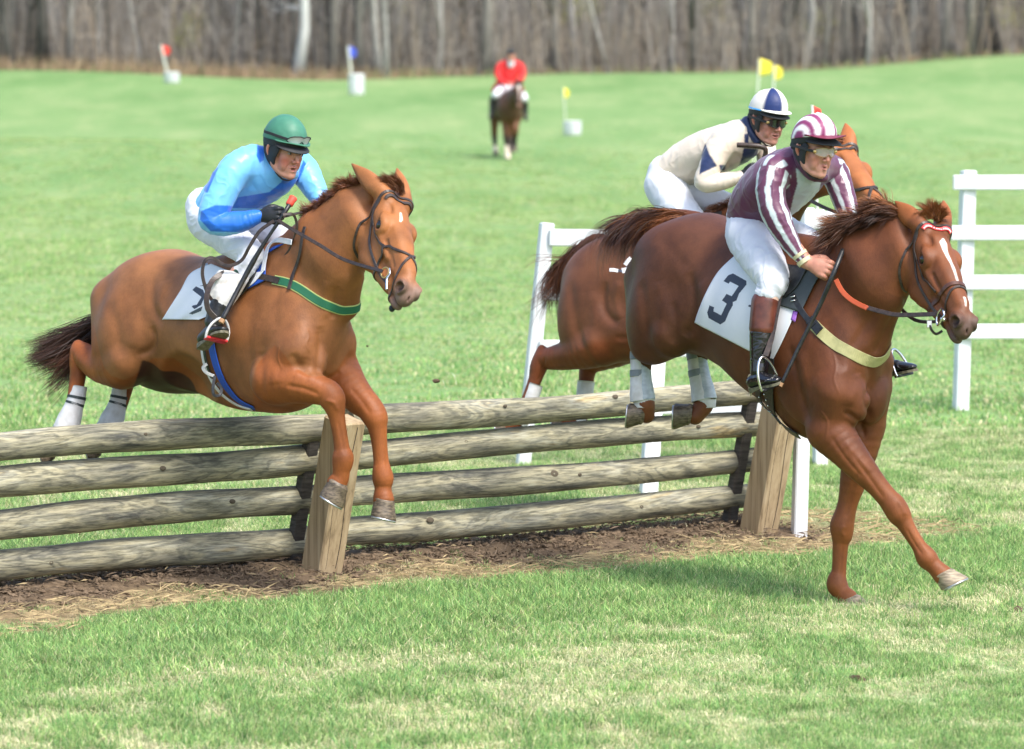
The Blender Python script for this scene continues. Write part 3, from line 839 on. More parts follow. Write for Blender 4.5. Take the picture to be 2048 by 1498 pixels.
fence = empty('log_fence', PA, 'weathered four rail log jump leaning over a bare soil strip', 'log jump')
def log_rail(a, b, ra, rb, i, knots=()):
    a = np.asarray(a); b = np.asarray(b); L_ = np.linalg.norm(b - a); ax = (b - a) / L_
    up_ = unit(np.array([0, 0, 1.0]) - ax * ax[2]); sd_ = np.cross(up_, ax)
    n = 70; m = 20; r = np.random.default_rng(i + 40)
    t = np.linspace(0, 1, n); th = np.arange(m) / m * 2 * math.pi
    ph = r.uniform(0, 6.28, 6)
    V = []
    for k, q in enumerate(t):
        R = .94 * lerp(ra, rb, q) * (1 + .035 * math.sin(q * 7 + ph[0]) + .02 * math.sin(q * 19 + ph[1]))
        endf = 1 - .16 * max(0, 1 - min(q, 1 - q) * L_ / .02)
        c = a + ax * L_ * q + up_ * (.010 * math.sin(q * 5 + ph[2])) + sd_ * .008 * math.sin(q * 4 + ph[3])
        rr = R * endf * (1 + .025 * np.sin(th * 2 + ph[4] + q * 3) + .02 * np.sin(th * 5 + q * 11 + ph[5]))
        V.append(c + rr[:, None] * (np.cos(th)[:, None] * up_ + np.sin(th)[:, None] * sd_))
    V = np.concatenate(V); Fs = []
    for k in range(n - 1):
        for j in range(m): Fs.append((k * m + j, k * m + (j + 1) % m, (k + 1) * m + (j + 1) % m, (k + 1) * m + j))
    Fs += [tuple(range(m))[::-1], tuple((n - 1) * m + j for j in range(m))]
    # rail is built in its own frame so that the grain follows it
    e = bpy.data.meshes.new('log_rail'); Rm = np.stack([ax, sd_, up_], 1)
    loc = (V - a) @ Rm
    e.from_pydata([tuple(v) for v in loc], [], Fs); e.polygons.foreach_set('use_smooth', np.ones(len(e.polygons), bool))
    e.set_sharp_from_angle(angle=math.radians(50)); e.materials.append(M_log[i % 8])
    o = bpy.data.objects.new('log_rail', e); COL.objects.link(o); o.parent = fence
    o.matrix_local = Matrix([[*Rm[0], a[0] - PA[0]], [*Rm[1], a[1] - PA[1]], [*Rm[2], a[2] - PA[2]], [0, 0, 0, 1]])
    for (q, dy, s) in knots:
        c = a + ax * L_ * q; R = .94 * lerp(ra, rb, q)
        nrm = unit(-FWD + up_ * dy); nrm = unit(nrm - ax * (nrm @ ax)); kb = MB()
        tt = np.cross(nrm, ax); ang = np.arange(12) / 12 * 2 * math.pi
        ring = lambda f, h: [c + nrm * (R + h) + ax * s * 1.6 * f * math.cos(g_) + tt * s * f * math.sin(g_) for g_ in ang]
        kb.add(ring(1, -.004) + ring(.6, .004) + [c + nrm * (R - .003)], [(j, (j + 1) % 12, 12 + (j + 1) % 12, 12 + j) for j in range(12)] + [(12 + j, 12 + (j + 1) % 12, 24) for j in range(12)])
        k_ = mesh_obj('knot', (np.concatenate(kb.V) - a) @ Rm, kb.F, M_knot, None); k_.parent = o
    return o, a, ax, L_, up_
px = 1 / 390.0
LEFT = [((-60, 898), (661, 851), .076, .078), ((-60, 972), (657, 912), .079, .081), ((-60, 1053), (645, 994), .079, .079), ((-60, 1138), (630, 1077), .081, .080)]
RIGHTR = [((694, 843), (1516, 786), .076, .070), ((690, 908), (1541, 845), .080, .072), ((680, 988), (1524, 919), .080, .068), ((668, 1065), (1504, 994), .080, .070)]
kn = {0: [(.45, .2, .008)], 1: [(.5, .1, .012)], 2: [(.36, .0, .02), (.71, .2, .012)], 3: [(.2, 0, .01)], 4: [(.35, .3, .008), (.62, .5, .012)], 5: [(.25, .2, .01), (.8, .1, .01)], 6: [(.08, .1, .016), (.47, .2, .02), (.53, 0, .009)], 7: [(.2, .3, .015), (.7, 0, .01)]}
RAILS = []
for i, (a, b, ra, rb) in enumerate(LEFT + RIGHTR):
    RAILS.append(log_rail(on_fence(*a, .10), on_fence(*b, .10), ra, rb, i, kn[i]))
def patch(rail, q, dy, w, h, m, name):
    o, a, ax, L_, up_ = rail; c = a + ax * L_ * q; R = .078
    n = unit(-FWD); n = unit(n - ax * (n @ ax)); t = np.cross(ax, n); t = t if t[2] > 0 else -t
    V, Fs = [], []
    for k in range(7):
        an = dy + (k / 6 - .5) * h; d = n * math.cos(an) + t * math.sin(an)
        for s in (-1, 1): V.append(c + d * (R + .002) + ax * (s * w * (.6 + .4 * math.sin(k * 1.9)) + math.sin(k * 1.3) * w * .5))
    for k in range(6): Fs.append((2 * k, 2 * k + 1, 2 * k + 3, 2 * k + 2))
    Rm = np.array(o.matrix_local.to_3x3()); 
    p = mesh_obj(name, (np.array(V) - a) @ Rm, Fs, m, None); p.parent = o
patch(RAILS[3], .817, .2, .012, 1.1, M_rust, 'rust_stain')
patch(RAILS[0], .66, .45, .006, .8, M_scratch, 'scrape_mark')
patch(RAILS[0], .154, .3, .004, .35, M_scratch, 'scrape_mark')
patch(RAILS[4], .90, .3, .004, .9, M_scratch, 'scrape_mark')
patch(RAILS[4], .78, .2, .003, .7, M_scratch, 'scrape_mark')

def fence_post(base, top_z, wa, wd, off=0.0, m=M_timber, name='post', bev=.008):
    """squared timber leaning with the rails; wa along the fence, wd across it"""
    L_ = top_z / AX_L[2] + .25
    c = base + AX_L * (L_ / 2 - .25) - FN * (wd / 2 + off)
    ay = unit(np.cross(AX_L, FE))
    mb = MB(); mb.box(c, FE * wa / 2, ay * wd / 2, AX_L * L_ / 2, bev)
    return mb.build(name, m, fence), c, ay
for bx, by, tz in ((661, 1149, .775), (1536, 1068, .80)):
    base = ground(bx, by); base[2] = terrain(base[0], base[1])
    p_, c, ay = fence_post(base, tz, .15, .15)
    fence_post(base, tz - .05, .07, .06, off=.285, m=M_shadetimber, name='rear_post')
    L_ = tz / AX_L[2]
    mb = MB(); fr = FN if True else ay      # drying cracks on the front face
    for k, (f, w) in enumerate(((.14, .003), (-.30, .0015))):
        pts = [base + AX_L * z + FE * (.15 * f + .008 * math.sin(z * 9 + k)) + FN * .0015 for z in np.linspace(.03, L_ * .95, 14)]
        mb.tube(pts, w, 4)
    o = mb.build('crack', M_crack, None); 
    o.parent = p_; o.location = tuple(-PA)
base = ground(-260, 1240)
fence_post(base, .80, .135, .16)

# ------------------------------------------------------------------ white rail fences
M_white = mat('white_paint', (.80, .81, .82), .45, build=noisy((.62, .64, .66), (.70, .71, .72), (1, 1, 1), 5, .1))
def white_post(parent, base, top, w, name='post'):
    base = np.asarray(base, float); top = np.asarray(top, float); ax = top - base
    side = unit(np.cross(ax, [0, 1, 0])); mb = MB()
    side = np.array([1.0, 0.25, 0]); side = unit(side - unit(ax) * (side @ unit(ax)))
    mb.box((base + top) / 2 - unit(ax) * .1, side * w / 2, unit(np.cross(ax, side)) * w / 2, ax / 2 + unit(ax) * .1, .008)
    return mb.build(name, M_white, parent)
def white_rail(parent, a, b, h, t=.04, name='rail'):
    a = np.asarray(a, float); b = np.asarray(b, float); ax = (b - a) / 2; mb = MB()
    sd_ = unit(np.cross(ax, [0, 0, 1])); up_ = unit(np.cross(sd_, ax))
    mb.box((a + b) / 2, ax, sd_ * t / 2, up_ * h / 2, .007)
    return mb.build(name, M_white, parent)
# right-hand fence
b0 = ground(1921, 820); d0 = float((b0 - CAM) @ FWD)
wf = empty('white_rail_fence', b0, 'white four rail fence at the right edge, its end post behind the number three horse', 'fence', None)
white_post(wf, b0, at(1937, 341, d0), .098)
b1 = b0 + np.array([2.5, .5, 0]); white_post(wf, b1, b1 + [0, 0, 1.7], .098)
for y, x0 in ((365, 1906), (466, 1901), (565, 1905), (663, 1914)):
    a = at(x0, y, d0 - .07); e = at(x0 + 900, y - 1.2, d0 - .07 + .2); white_rail(wf, a, e, .105)
# wing behind the log jump
b0 = ground(1046, 932); d0 = float((b0 - CAM) @ FWD)
wg = empty('white_wing_fence', b0, 'white leaning end post and rails behind the rearmost horse', 'fence', None)
white_post(wg, b0, at(1094, 446, d0), .082)
for i, (y, x0, x1) in enumerate(((475, 1098, 1668), (584, 1088, 1640), (697, 1078, 1640), (812, 1068, 1620))):
    white_rail(wg, at(x0, y, d0 - .05), at(x1, y + (6 if i == 0 else 0), d0 - .05), .105)
b2 = ground(1297, 987); white_post(wg, b2, at(1322, 560, float((b2 - CAM) @ FWD) + .4), .095)
b3 = at(1640, 900, d0); b3[2] = 0; white_post(wg, b3, at(1643, 455, d0), .08)
# stub stack of rail ends with its red flag, seen past the rider in maroon
M_red = mat('red_cloth', (.75, .06, .04), .7); M_yel = mat('yellow_cloth', (.85, .72, .05), .7); M_blue = mat('blue_cloth', (.06, .10, .55), .7)
M_pole = mat('pale_pole', (.62, .64, .55), .6)
st = empty('white_rail_end', at(1640, 478, d0), 'stack of round white rail ends visible under the maroon sleeve', 'fence end')
for k in range(3):
    mb = MB(); c = at(1616 + k * 21, 440 + k * 2, d0 - .5 + k * .1); mb.box(c, RIGHT * (.045 - k * .003), UP * (.072 - k * .004), FWD * .12, .018); o = mb.build('rail_end', M_white, st)
mb = MB(); mb.tube([at(1637, 460, d0 - .3), at(1637, 560, d0 - .3)], .02, 10); mb.build('bracket', mat('grey_metal', (.5, .53, .56), .4, .6), st)
b4 = ground(1605, 1002) ; b4 = ground(1598, 1072); d4 = float((b4 - CAM) @ FWD)
p4 = empty('white_post', b4, 'white square post standing alone behind the right hand timber', 'post'); white_post(p4, b4, at(1608, 720, d4), .074)

def flag(px_, py_base, py_top, px_top, label, m, w, h, base=None, name='course_flag', rad=.012, dist=None, droop=.2, flip=1):
    g_ = ground(px_, py_base) if dist is None else at(px_, py_base, dist)
    d = float((g_ - CAM) @ FWD); top = at(px_top, py_top, d)
    e = empty(name, g_, label, 'flag')
    mb = MB(); mb.tube([g_, top], rad, 8); mb.build('pole', M_pole, e)
    V, Fs = [], []; n = 8
    for i in range(n + 1):
        for j in range(7):
            u = i / n; v = (j / 6 - .5)
            wv = .10 * w * math.sin(u * 5 + v * 2)
            V.append(top + RIGHT * flip * (u * w * (1 - .25 * abs(v))) + np.array([0, wv, 0]) - np.array([0, 0, 1.0]) * ((v + .5) * h * (1 - .35 * u) + u * h * droop))
    for i in range(n):
        for j in range(6): k = i * 7 + j; Fs.append((k, k + 1, k + 8, k + 7))
    o = mesh_obj('flag_cloth', V, Fs, m, e); sm = o.modifiers.new('thickness', 'SOLIDIFY'); sm.thickness = .003
    return e
def pail(px_, py_base, wpx, hpx, label, name='white_bucket', cat='bucket', lean=0):
    g_ = ground(px_, py_base); d = float((g_ - CAM) @ FWD); s = d / F; R = wpx * s / 2; H_ = hpx * s
    e = empty(name, g_, label, cat); mb = MB(); prof = [(0, 0), (.9, .0), (.97, .04), (1, .5), (1.0, .9), (1.04, .93), (1.02, 1), (.93, 1), (.90, .94), (0, .93)]
    n = 24; V = []
    for (r_, z) in prof:
        for j in range(n): V.append([R * r_ * math.cos(j / n * 6.2832), R * r_ * math.sin(j / n * 6.2832), H_ * z])
    Fs = [(i * n + j, i * n + (j + 1) % n, (i + 1) * n + (j + 1) % n, (i + 1) * n + j) for i in range(len(prof) - 1) for j in range(n)]
    mb.add(np.array(V) + g_, Fs); mb.build('shell', M_white, e, smooth=True)
    mb = MB(); mb.tube([g_ + np.array([R * 1.06 * math.cos(a), R * 1.06 * math.sin(a), H_ * .6]) for a in np.linspace(0, 6.2832, 25)], R * .05, 6); mb.build('rim_band', M_white, e, smooth=True)
    return e
pail(344, 166, 31, 22, 'low white tub at the foot of the red flag on the left')
flag(338, 163, 90, 322, 'small red flag on a leaning pale pole at the left', M_red, .32, .38, rad=.036, flip=1)
pail(713, 190, 32, 42, 'tall white drum at the foot of the blue flag', 'white_drum', 'drum')
flag(707, 186, 92, 696, 'small blue flag on a leaning pale pole beside the pale tree', M_blue, .28, .42, rad=.036, flip=1)
pail(1145, 271, 36, 29, 'squat white tub on the grass right of the red coated rider')
flag(1132, 262, 175, 1127, 'small yellow flag by the squat white tub', M_yel, .14, .27, rad=.012)
flag(1508, 330, 117, 1519, 'larger yellow flag, left of the pair above the navy and cream cap', M_yel, .27, .36, rad=.018)
flag(1543, 300, 130, 1549, 'smaller yellow flag, right of the pair above the navy and cream cap', M_yel, .18, .34, rad=.02)
flag(1637, 470, 210, 1624, 'red flag tip showing above the maroon striped cap', M_red, .062, .13, dist=float((b0 - CAM) @ FWD) - .1, rad=.009, name='red_flag')

# clods thrown up by the hooves and lying on the turf
M_turf = mat('turf_clod', (.09, .06, .035), .95)
for cx, cy, dd, rr_, lb in ((872, 762, 22.8, .014, 'brown clod of turf flying above the right hand rails'), (735, 692, 22.6, .006, 'tiny crumb of earth in the air under the breast girth'), (1715, 724 + 640, None, .03, 'brown divot lying in the grass at the lower right'), (2034, 1226, None, .035, 'torn clod of earth on the grass at the right edge')):
    p_ = ground(cx, cy) + [0, 0, .012] if dd is None else at(cx, cy, dd)
    rc = np.random.default_rng(int(cx)); ov = []
    for k in range(42):
        v = rc.normal(size=3); v /= np.linalg.norm(v); ov.append(p_ + v * rr_ * rc.uniform(.6, 1.25) * [1.2, 1, .7])
    bmv = np.array(ov); import bmesh
    bm = bmesh.new(); [bm.verts.new(tuple(v - p_)) for v in bmv]; bmesh.ops.convex_hull(bm, input=bm.verts); me = bpy.data.meshes.new('turf_clod'); bm.to_mesh(me); bm.free(); me.materials.append(M_turf)
    o = bpy.data.objects.new('turf_clod', me); COL.objects.link(o); o.location = tuple(p_); tag(o, lb, 'clod')
# ------------------------------------------------------------------ horses
def m_coat(nt, b):
    a = nt.nodes.new('ShaderNodeAttribute'); a.attribute_name = 'Col'
    tc = nt.nodes.new('ShaderNodeTexCoord')
    n = N(nt, 'ShaderNodeTexNoise', Scale=6.5, Detail=5, Roughness=.6); nt.links.new(tc.outputs['Object'], n.inputs[0])
    rp = ramp(nt, [(.3, (.70, .67, .66)), (.7, (1.20, 1.18, 1.15))]); nt.links.new(n.outputs[0], rp.inputs[0])
    mp = nt.nodes.new('ShaderNodeMapping'); mp.inputs['Scale'].default_value = (90, 90, 26); nt.links.new(tc.outputs['Object'], mp.inputs[0])
    n2 = N(nt, 'ShaderNodeTexNoise', Scale=2.2, Detail=4, Roughness=.7); nt.links.new(mp.outputs[0], n2.inputs[0])
    r2 = ramp(nt, [(.3, (.86, .85, .84)), (.7, (1.10, 1.10, 1.10))]); nt.links.new(n2.outputs[0], r2.inputs[0])
    mx = N(nt, 'ShaderNodeMix', data_type='RGBA', blend_type='MULTIPLY'); mx.inputs[0].default_value = 1
    nt.links.new(a.outputs['Color'], mx.inputs[6]); nt.links.new(rp.outputs[0], mx.inputs[7])
    m2 = N(nt, 'ShaderNodeMix', data_type='RGBA', blend_type='MULTIPLY'); m2.inputs[0].default_value = .8
    nt.links.new(mx.outputs[2], m2.inputs[6]); nt.links.new(r2.outputs[0], m2.inputs[7])
    m3_ = N(nt, 'ShaderNodeMix', data_type='RGBA', blend_type='MULTIPLY'); m3_.inputs[0].default_value = 1; m3_.inputs[7].default_value = (1.06, 1.0, .95, 1)
    nt.links.new(m2.outputs[2], m3_.inputs[6]); nt.links.new(m3_.outputs[2], b.inputs['Base Color'])
    n3 = N(nt, 'ShaderNodeTexNoise', Scale=18, Detail=5, Roughness=.65); nt.links.new(tc.outputs['Object'], n3.inputs[0])
    ad = N(nt, 'ShaderNodeMath', operation='MULTIPLY_ADD'); ad.inputs[1].default_value = .5; nt.links.new(n2.outputs[0], ad.inputs[0]); nt.links.new(n3.outputs[0], ad.inputs[2])
    add_bump(nt, b, ad.outputs[0], .42, .0045)
M_coat = mat('coat', rough=.52, spec=.30, sheen=.0, build=m_coat)
M_hair = mat('hair', rough=.45, spec=.4, vcol=True)
M_eye = mat('eye', (.012, .008, .006), .06, spec=.8)
M_hoof = mat('hoof', rough=.5, build=noisy((.055, .040, .026), (.19, .145, .095), (20, 20, 60), 2, .3))
M_hoof_tan = mat('pale_hoof', rough=.55, build=noisy((.16, .125, .08), (.36, .29, .19), (12, 12, 50), 2, .3))
M_shoe = mat('shoe', (.62, .62, .64), .3, .9)
M_leather = mat('leather', (.030, .018, .013), .42, build=noisy((.022, .014, .010), (.055, .035, .026), (10, 10, 10), 6, .25, dist=.001))
M_black = mat('black_leather', (.012, .012, .013), .38, build=noisy((.010, .010, .011), (.026, .026, .027), (10, 10, 10), 6, .2, dist=.001))
M_steel = mat('steel', (.72, .72, .72), .22, 1.0)
M_brass = mat('brass', (.72, .52, .22), .3, 1.0)

def ribbon(pts, nrm, w, t, twist=None):
    """flat strap: pts path, nrm outward normals, w width, t thickness"""
    pts = np.asarray(pts, float); nrm = np.asarray(nrm, float); m = len(pts)
    T = np.gradient(pts, axis=0); T /= np.linalg.norm(T, axis=1)[:, None] + 1e-12
    nrm = nrm - T * (nrm * T).sum(1)[:, None]; nrm /= np.linalg.norm(nrm, axis=1)[:, None] + 1e-12
    B = np.cross(T, nrm); w = np.broadcast_to(np.asarray(w, float), (m,)); V = []
    for i in range(m):
        h = w[i] / 2; e = t * .35
        prof = [(-h, 0), (-h, t - e), (-h + e, t), (h - e, t), (h, t - e), (h, 0)]
        V += [pts[i] + B[i] * a + nrm[i] * b for a, b in prof]
    k = 6; Fs = [(i * k + j, (i + 1) * k + j, (i + 1) * k + (j + 1) % k, i * k + (j + 1) % k) for i in range(m - 1) for j in range(k)]
    Fs += [tuple(range(k)), tuple((m - 1) * k + j for j in range(k))[::-1]]
    return np.array(V), Fs

class Snap:
    """surface of a finished body, for laying straps and cloth on it (local units)"""
    def __init__(s, V, Q):
        s.t = BVHTree.FromPolygons([tuple(v) for v in V], [tuple(int(i) for i in q) for q in Q])
    def near(s, p):
        l, n, i, d = s.t.find_nearest(Vector(p)); return np.array(l), np.array(n)
    def ray(s, o, d):
        l, n, i, dd = s.t.ray_cast(Vector(o), Vector(d)); 
        return (None, None) if l is None else (np.array(l), np.array(n))
    def pix(s, fr, px, py):
        """visible surface point behind a pixel"""
        a = fr.L(px, py, 600); b = fr.L(px, py, -600)
        p_, n_ = s.ray(a, unit(b - a))
        if p_ is None:      # just outside the outline: nearest point of the body
            best = 1e9
            for t in np.linspace(0, 1, 41):
                l, n, i, d_ = s.t.find_nearest(Vector(a + (b - a) * t))
                if d_ < best: best = d_; p_, n_ = np.array(l), np.array(n)
        return p_, n_

def strands(roots, dirs, lens, cols, fr, w=.9, grav=(0, -.25, 0), curl=.15, seed=0, seg=6, clump=None):
    """many tapering hairs as thin strips (local units) -> world mesh data"""
    r = np.random.default_rng(seed); V, Q, C = [], [], []
    g_ = np.array(grav)
    for i in range(len(roots)):
        p = np.array(roots[i], float); d = unit(dirs[i]); st = lens[i] / seg
        s_ = unit(np.cross(d, r.normal(size=3))); k0 = len(V); cc = cols[i]
        wob = r.normal(size=3) * curl
        for j in range(seg + 1):
            ww = w * (1 - j / seg) ** .7 * .5 + .08
            V.append(p - s_ * ww); V.append(p + s_ * ww); C += [cc * (1 - .0 * j / seg)] * 2
            d = unit(d + g_ * (1 / seg) * 2 + wob * (1.5 / seg) + r.normal(size=3) * .04); p = p + d * st
            if j: Q.append((k0 + 2 * j - 2, k0 + 2 * j - 1, k0 + 2 * j + 1, k0 + 2 * j))
    return fr.W(np.array(V)), np.array(Q), np.array(C)

class HeadRig:
    """horse head in millimetres: l down the nose, f out of the face, s to the horse's right"""
    def __init__(s, R, t, sc): s.R, s.t, s.sc = R, t, sc
    def __call__(s, l, f, q): return s.t + s.sc * (s.R @ np.array([l, f, q], float))
    def d(s, l, f, q): return unit(s.R @ np.array([l, f, q], float))
    def inv(s, P_): return ((np.asarray(P_) - s.t) @ s.R) / s.sc

def horse_head(B, H, ears):
    k = H.sc; ax = [H.d(1, 0, 0), H.d(0, 1, 0), H.d(0, 0, 1)]
    def E(c, r, kk, sub=False, ax_=None): B.ell(H(*c), np.array(r) * k, ax_ or ax, kk * k, sub)
    def Lm(a, b, ra, rb, kk, sub=False): B.lim(H(*a), H(*b), np.array(ra) * k, np.array(rb) * k, H.d(0, 0, 1), kk * k, sub)
    E((105, -92, 0), (118, 88, 72), 20)
    Lm((110, -70, 0), (300, -66, 0), (78, 66), (54, 62), 30)
    Lm((290, -66, 0), (500, -66, 0), (52, 60), (38, 52), 30)
    Lm((120, -22, 0), (470, -26, 0), (52, 20), (27, 18), 26)      # flat front of the face
    for s in (-1, 1):
        E((180, -36, 66 * s), (40, 20, 27), 24)                    # brow
        E((200, -62, 72 * s), (40, 34, 24), 20)                    # orbit
        Lm((215, -88, 70 * s), (350, -92, 46 * s), (10, 9), (6, 6), 26)      # facial crest
        E((205, -162, 44 * s), (126, 98, 25), 22)                  # cheek
        Lm((225, -226, 30 * s), (460, -140, 18 * s), (26, 30), (20, 26), 26)
        E((118, -16, 52 * s), (30, 7, 11), 26, True)              # hollow above the eye
        E((546, -54, 34 * s), (40, 30, 20), 18)                    # nostril wing
    E((340, -142, 0), (150, 62, 32), 30); E((58, -70, 0), (80, 62, 74), 24)
    E((535, -82, 0), (60, 48, 42), 24)
    E((582, -90, 0), (28, 34, 34), 18)
    E((556, -140, 0), (38, 20, 29), 12)
    E((515, -146, 0), (42, 18, 25), 18)
    for s in (-1, 1):
        E((192, -62, 90 * s), (27, 20, 17), 7, True)               # eye socket
        B.chain([(H(166, -66, 80 * s), 3 * k), (H(178, -50, 83 * s), 5 * k), (H(194, -44, 85 * s), 6 * k), (H(210, -52, 83 * s), 5 * k), (H(218, -68, 78 * s), 3 * k)], None, 7 * k)
        B.chain([(H(170, -78, 80 * s), 3 * k), (H(190, -88, 81 * s), 4.5 * k), (H(208, -82, 80 * s), 3.5 * k)], None, 8 * k)
        n_ax = [H.d(.62, .6, .0), H.d(-.6, .62, .3 * s), H.d(.15, -.25, 1 * s)]
        B.chain([(H(534, -40, 47 * s), 4 * k), (H(550, -30, 47 * s), 6 * k), (H(570, -36, 44 * s), 7 * k), (H(582, -54, 42 * s), 6 * k), (H(578, -74, 44 * s), 5 * k), (H(558, -80, 46 * s), 4 * k)], None, 9 * k)
        E((558, -56, 55 * s), (31, 19, 25), 7, True, n_ax)         # nostril
        E((548, -86, 50 * s), (24, 6, 8), 10, True)
        Lm((285, -62, 62 * s), (420, -70, 46 * s), (4, 5), (3, 4), 16, True)
        Lm((455, -96, 40 * s), (500, -104, 42 * s), (4, 5), (3, 4), 12, True)
    Lm((606, -120, 0), (540, -118, 0), (46, 3.0), (42, 2.0), 7, True)   # mouth slit
    E((600, -66, 0), (12, 10, 3), 8, True)
    for s, tip in ears:                                             # pricked ears, turned a little back
        b0 = H(20, -30, 56 * s); t0 = np.asarray(tip, float); d = t0 - b0; L_ = np.linalg.norm(d); d = d / L_
        open_ = np.array([.35, 0, -.93]); open_ = unit(open_ - d * (open_ @ d)); side = unit(np.cross(d, open_))
        up_ = [(-.08, 36, 34), (.1, 39, 33), (.26, 41, 27), (.42, 40, 20), (.6, 33, 14), (.76, 22, 10), (.9, 11, 7), (.98, 4, 4)]
        B.chain([(b0 + d * L_ * q + open_ * (-6 * math.sin(q * 3.1)) * k, (a_ * k, b_ * k)) for q, a_, b_ in up_], side, 26 * k)
        B.chain([(b0 + d * L_ * q + open_ * (o_ - 3) * k, (a_ * k, b_ * k)) for q, o_, a_, b_ in ((.24, 20, 12, 9), (.4, 19, 24, 12), (.6, 15, 20, 9), (.8, 10, 9, 5))], side, 4 * k)
        B.P[-1] = (*B.P[-1][:3], True, *B.P[-1][4:])

def hoof(name, root, fr, c, ax_, toe, rt, rb, ln, m=None, shoe=True):
    """tapered hoof wall with a flat sole (local units)"""
    ax_ = unit(ax_); toe = unit(np.asarray(toe, float) - ax_ * (np.asarray(toe, float) @ ax_)); sd_ = np.cross(ax_, toe)
    n = 28; V = []; th = np.arange(n) / n * 2 * math.pi
    def ring(z, r_, sh, el=1.12):
        front = np.cos(th) > 0
        rr = np.where(front, el, .86)
        return [c + ax_ * z + toe * (sh + r_ * math.cos(t) * e) + sd_ * r_ * math.sin(t) for t, e in zip(th, rr)]
    sh = (rb - rt) * 1.0
    prof = [(-ln * .25, rt * .80, -sh * .4), (-ln * .05, rt * .99, -.1 * sh), (0, rt * 1.03, 0), (ln * .12, rt * 1.0, sh * .15), (ln * .6, lerp(rt, rb, .62), sh * .7), (ln * .93, rb, sh * 1.05), (ln, rb * .985, sh * 1.1)]
    for z, r_, s_ in prof: V += ring(z, r_, s_)
    V += ring(ln * .94, rb * .7, sh * 1.0); V.append(c + ax_ * ln * .9 + toe * sh)
    Fs = [(i * n + j, i * n + (j + 1) % n, (i + 1) * n + (j + 1) % n, (i + 1) * n + j) for i in range(len(prof)) for j in range(n)]
    k = len(prof) * n; Fs += [(k + j, k + (j + 1) % n, k + n) for j in range(n)]
    o = mesh_obj(name, fr.W(np.array(V)), Fs, m or M_hoof, root); autosmooth(o, 40)
    if shoe:
        V = []; a = np.linspace(-2.5, 2.5, 26)
        for z, q in ((ln, .97), (ln, .68), (ln * 1.11, .68), (ln * 1.11, .99)):
            V += [c + ax_ * z + toe * (sh * 1.1 + rb * q * math.cos(t) * (1.12 if math.cos(t) > 0 else .86)) + sd_ * rb * q * math.sin(t) for t in a]
        n = 26; Fs = [(i * n + j, i * n + j + 1, ((i + 1) % 4) * n + j + 1, ((i + 1) % 4) * n + j) for i in range(4) for j in range(n - 1)]
        Fs += [(0, n, 2 * n, 3 * n), (n - 1, 4 * n - 1, 3 * n - 1, 2 * n - 1)]
        s_ = mesh_obj('shoe', fr.W(np.array(V)), Fs, M_shoe, None); s_.parent = o; s_.location = (0, 0, 0)
        off = np.array(root.location); 
        for v in s_.data.vertices: v.co = v.co - Vector(off)
    return o

def boot_wrap(name, root, fr, pts, rad, m, el=1.0, parent=None, col=None, side=None):
    """sleeve round a leg: pts path, rad radii"""
    pts = spline(pts, 6); rad = np.interp(np.linspace(0, 1, len(pts)), np.linspace(0, 1, len(rad)), rad)
    n = 24; T = np.gradient(pts, axis=0); T /= np.linalg.norm(T, axis=1)[:, None]
    V = []; x0 = np.array([1.0, 0, 0]) if side is None else np.asarray(side, float)
    rr = np.random.default_rng(len(name))
    for i in range(len(pts)):
        x = unit(x0 - T[i] * (x0 @ T[i])); y = np.cross(T[i], x)
        for j in range(n):
            a = j / n * 2 * math.pi
            V.append(pts[i] + rad[i] * (math.cos(a) * x + el * math.sin(a) * y) * (1 + .012 * math.sin(i * 1.3 + j * .8)))
    m_ = len(pts)
    for i, q in ((0, .86), (m_ - 1, .86)):
        for j in range(n): V.append(pts[i] + (V[i * n + j] - pts[i]) * q)
    Fs = [(i * n + j, i * n + (j + 1) % n, (i + 1) * n + (j + 1) % n, (i + 1) * n + j) for i in range(m_ - 1) for j in range(n)]
    for b_, a_ in ((m_ * n, 0), ((m_ + 1) * n, (m_ - 1) * n)):
        Fs += [(a_ + j, a_ + (j + 1) % n, b_ + (j + 1) % n, b_ + j) for j in range(n)]
    V = np.array(V)
    o = mesh_obj(name, fr.W(V), Fs, m, root, None if col is None else col(V, pts)); return o

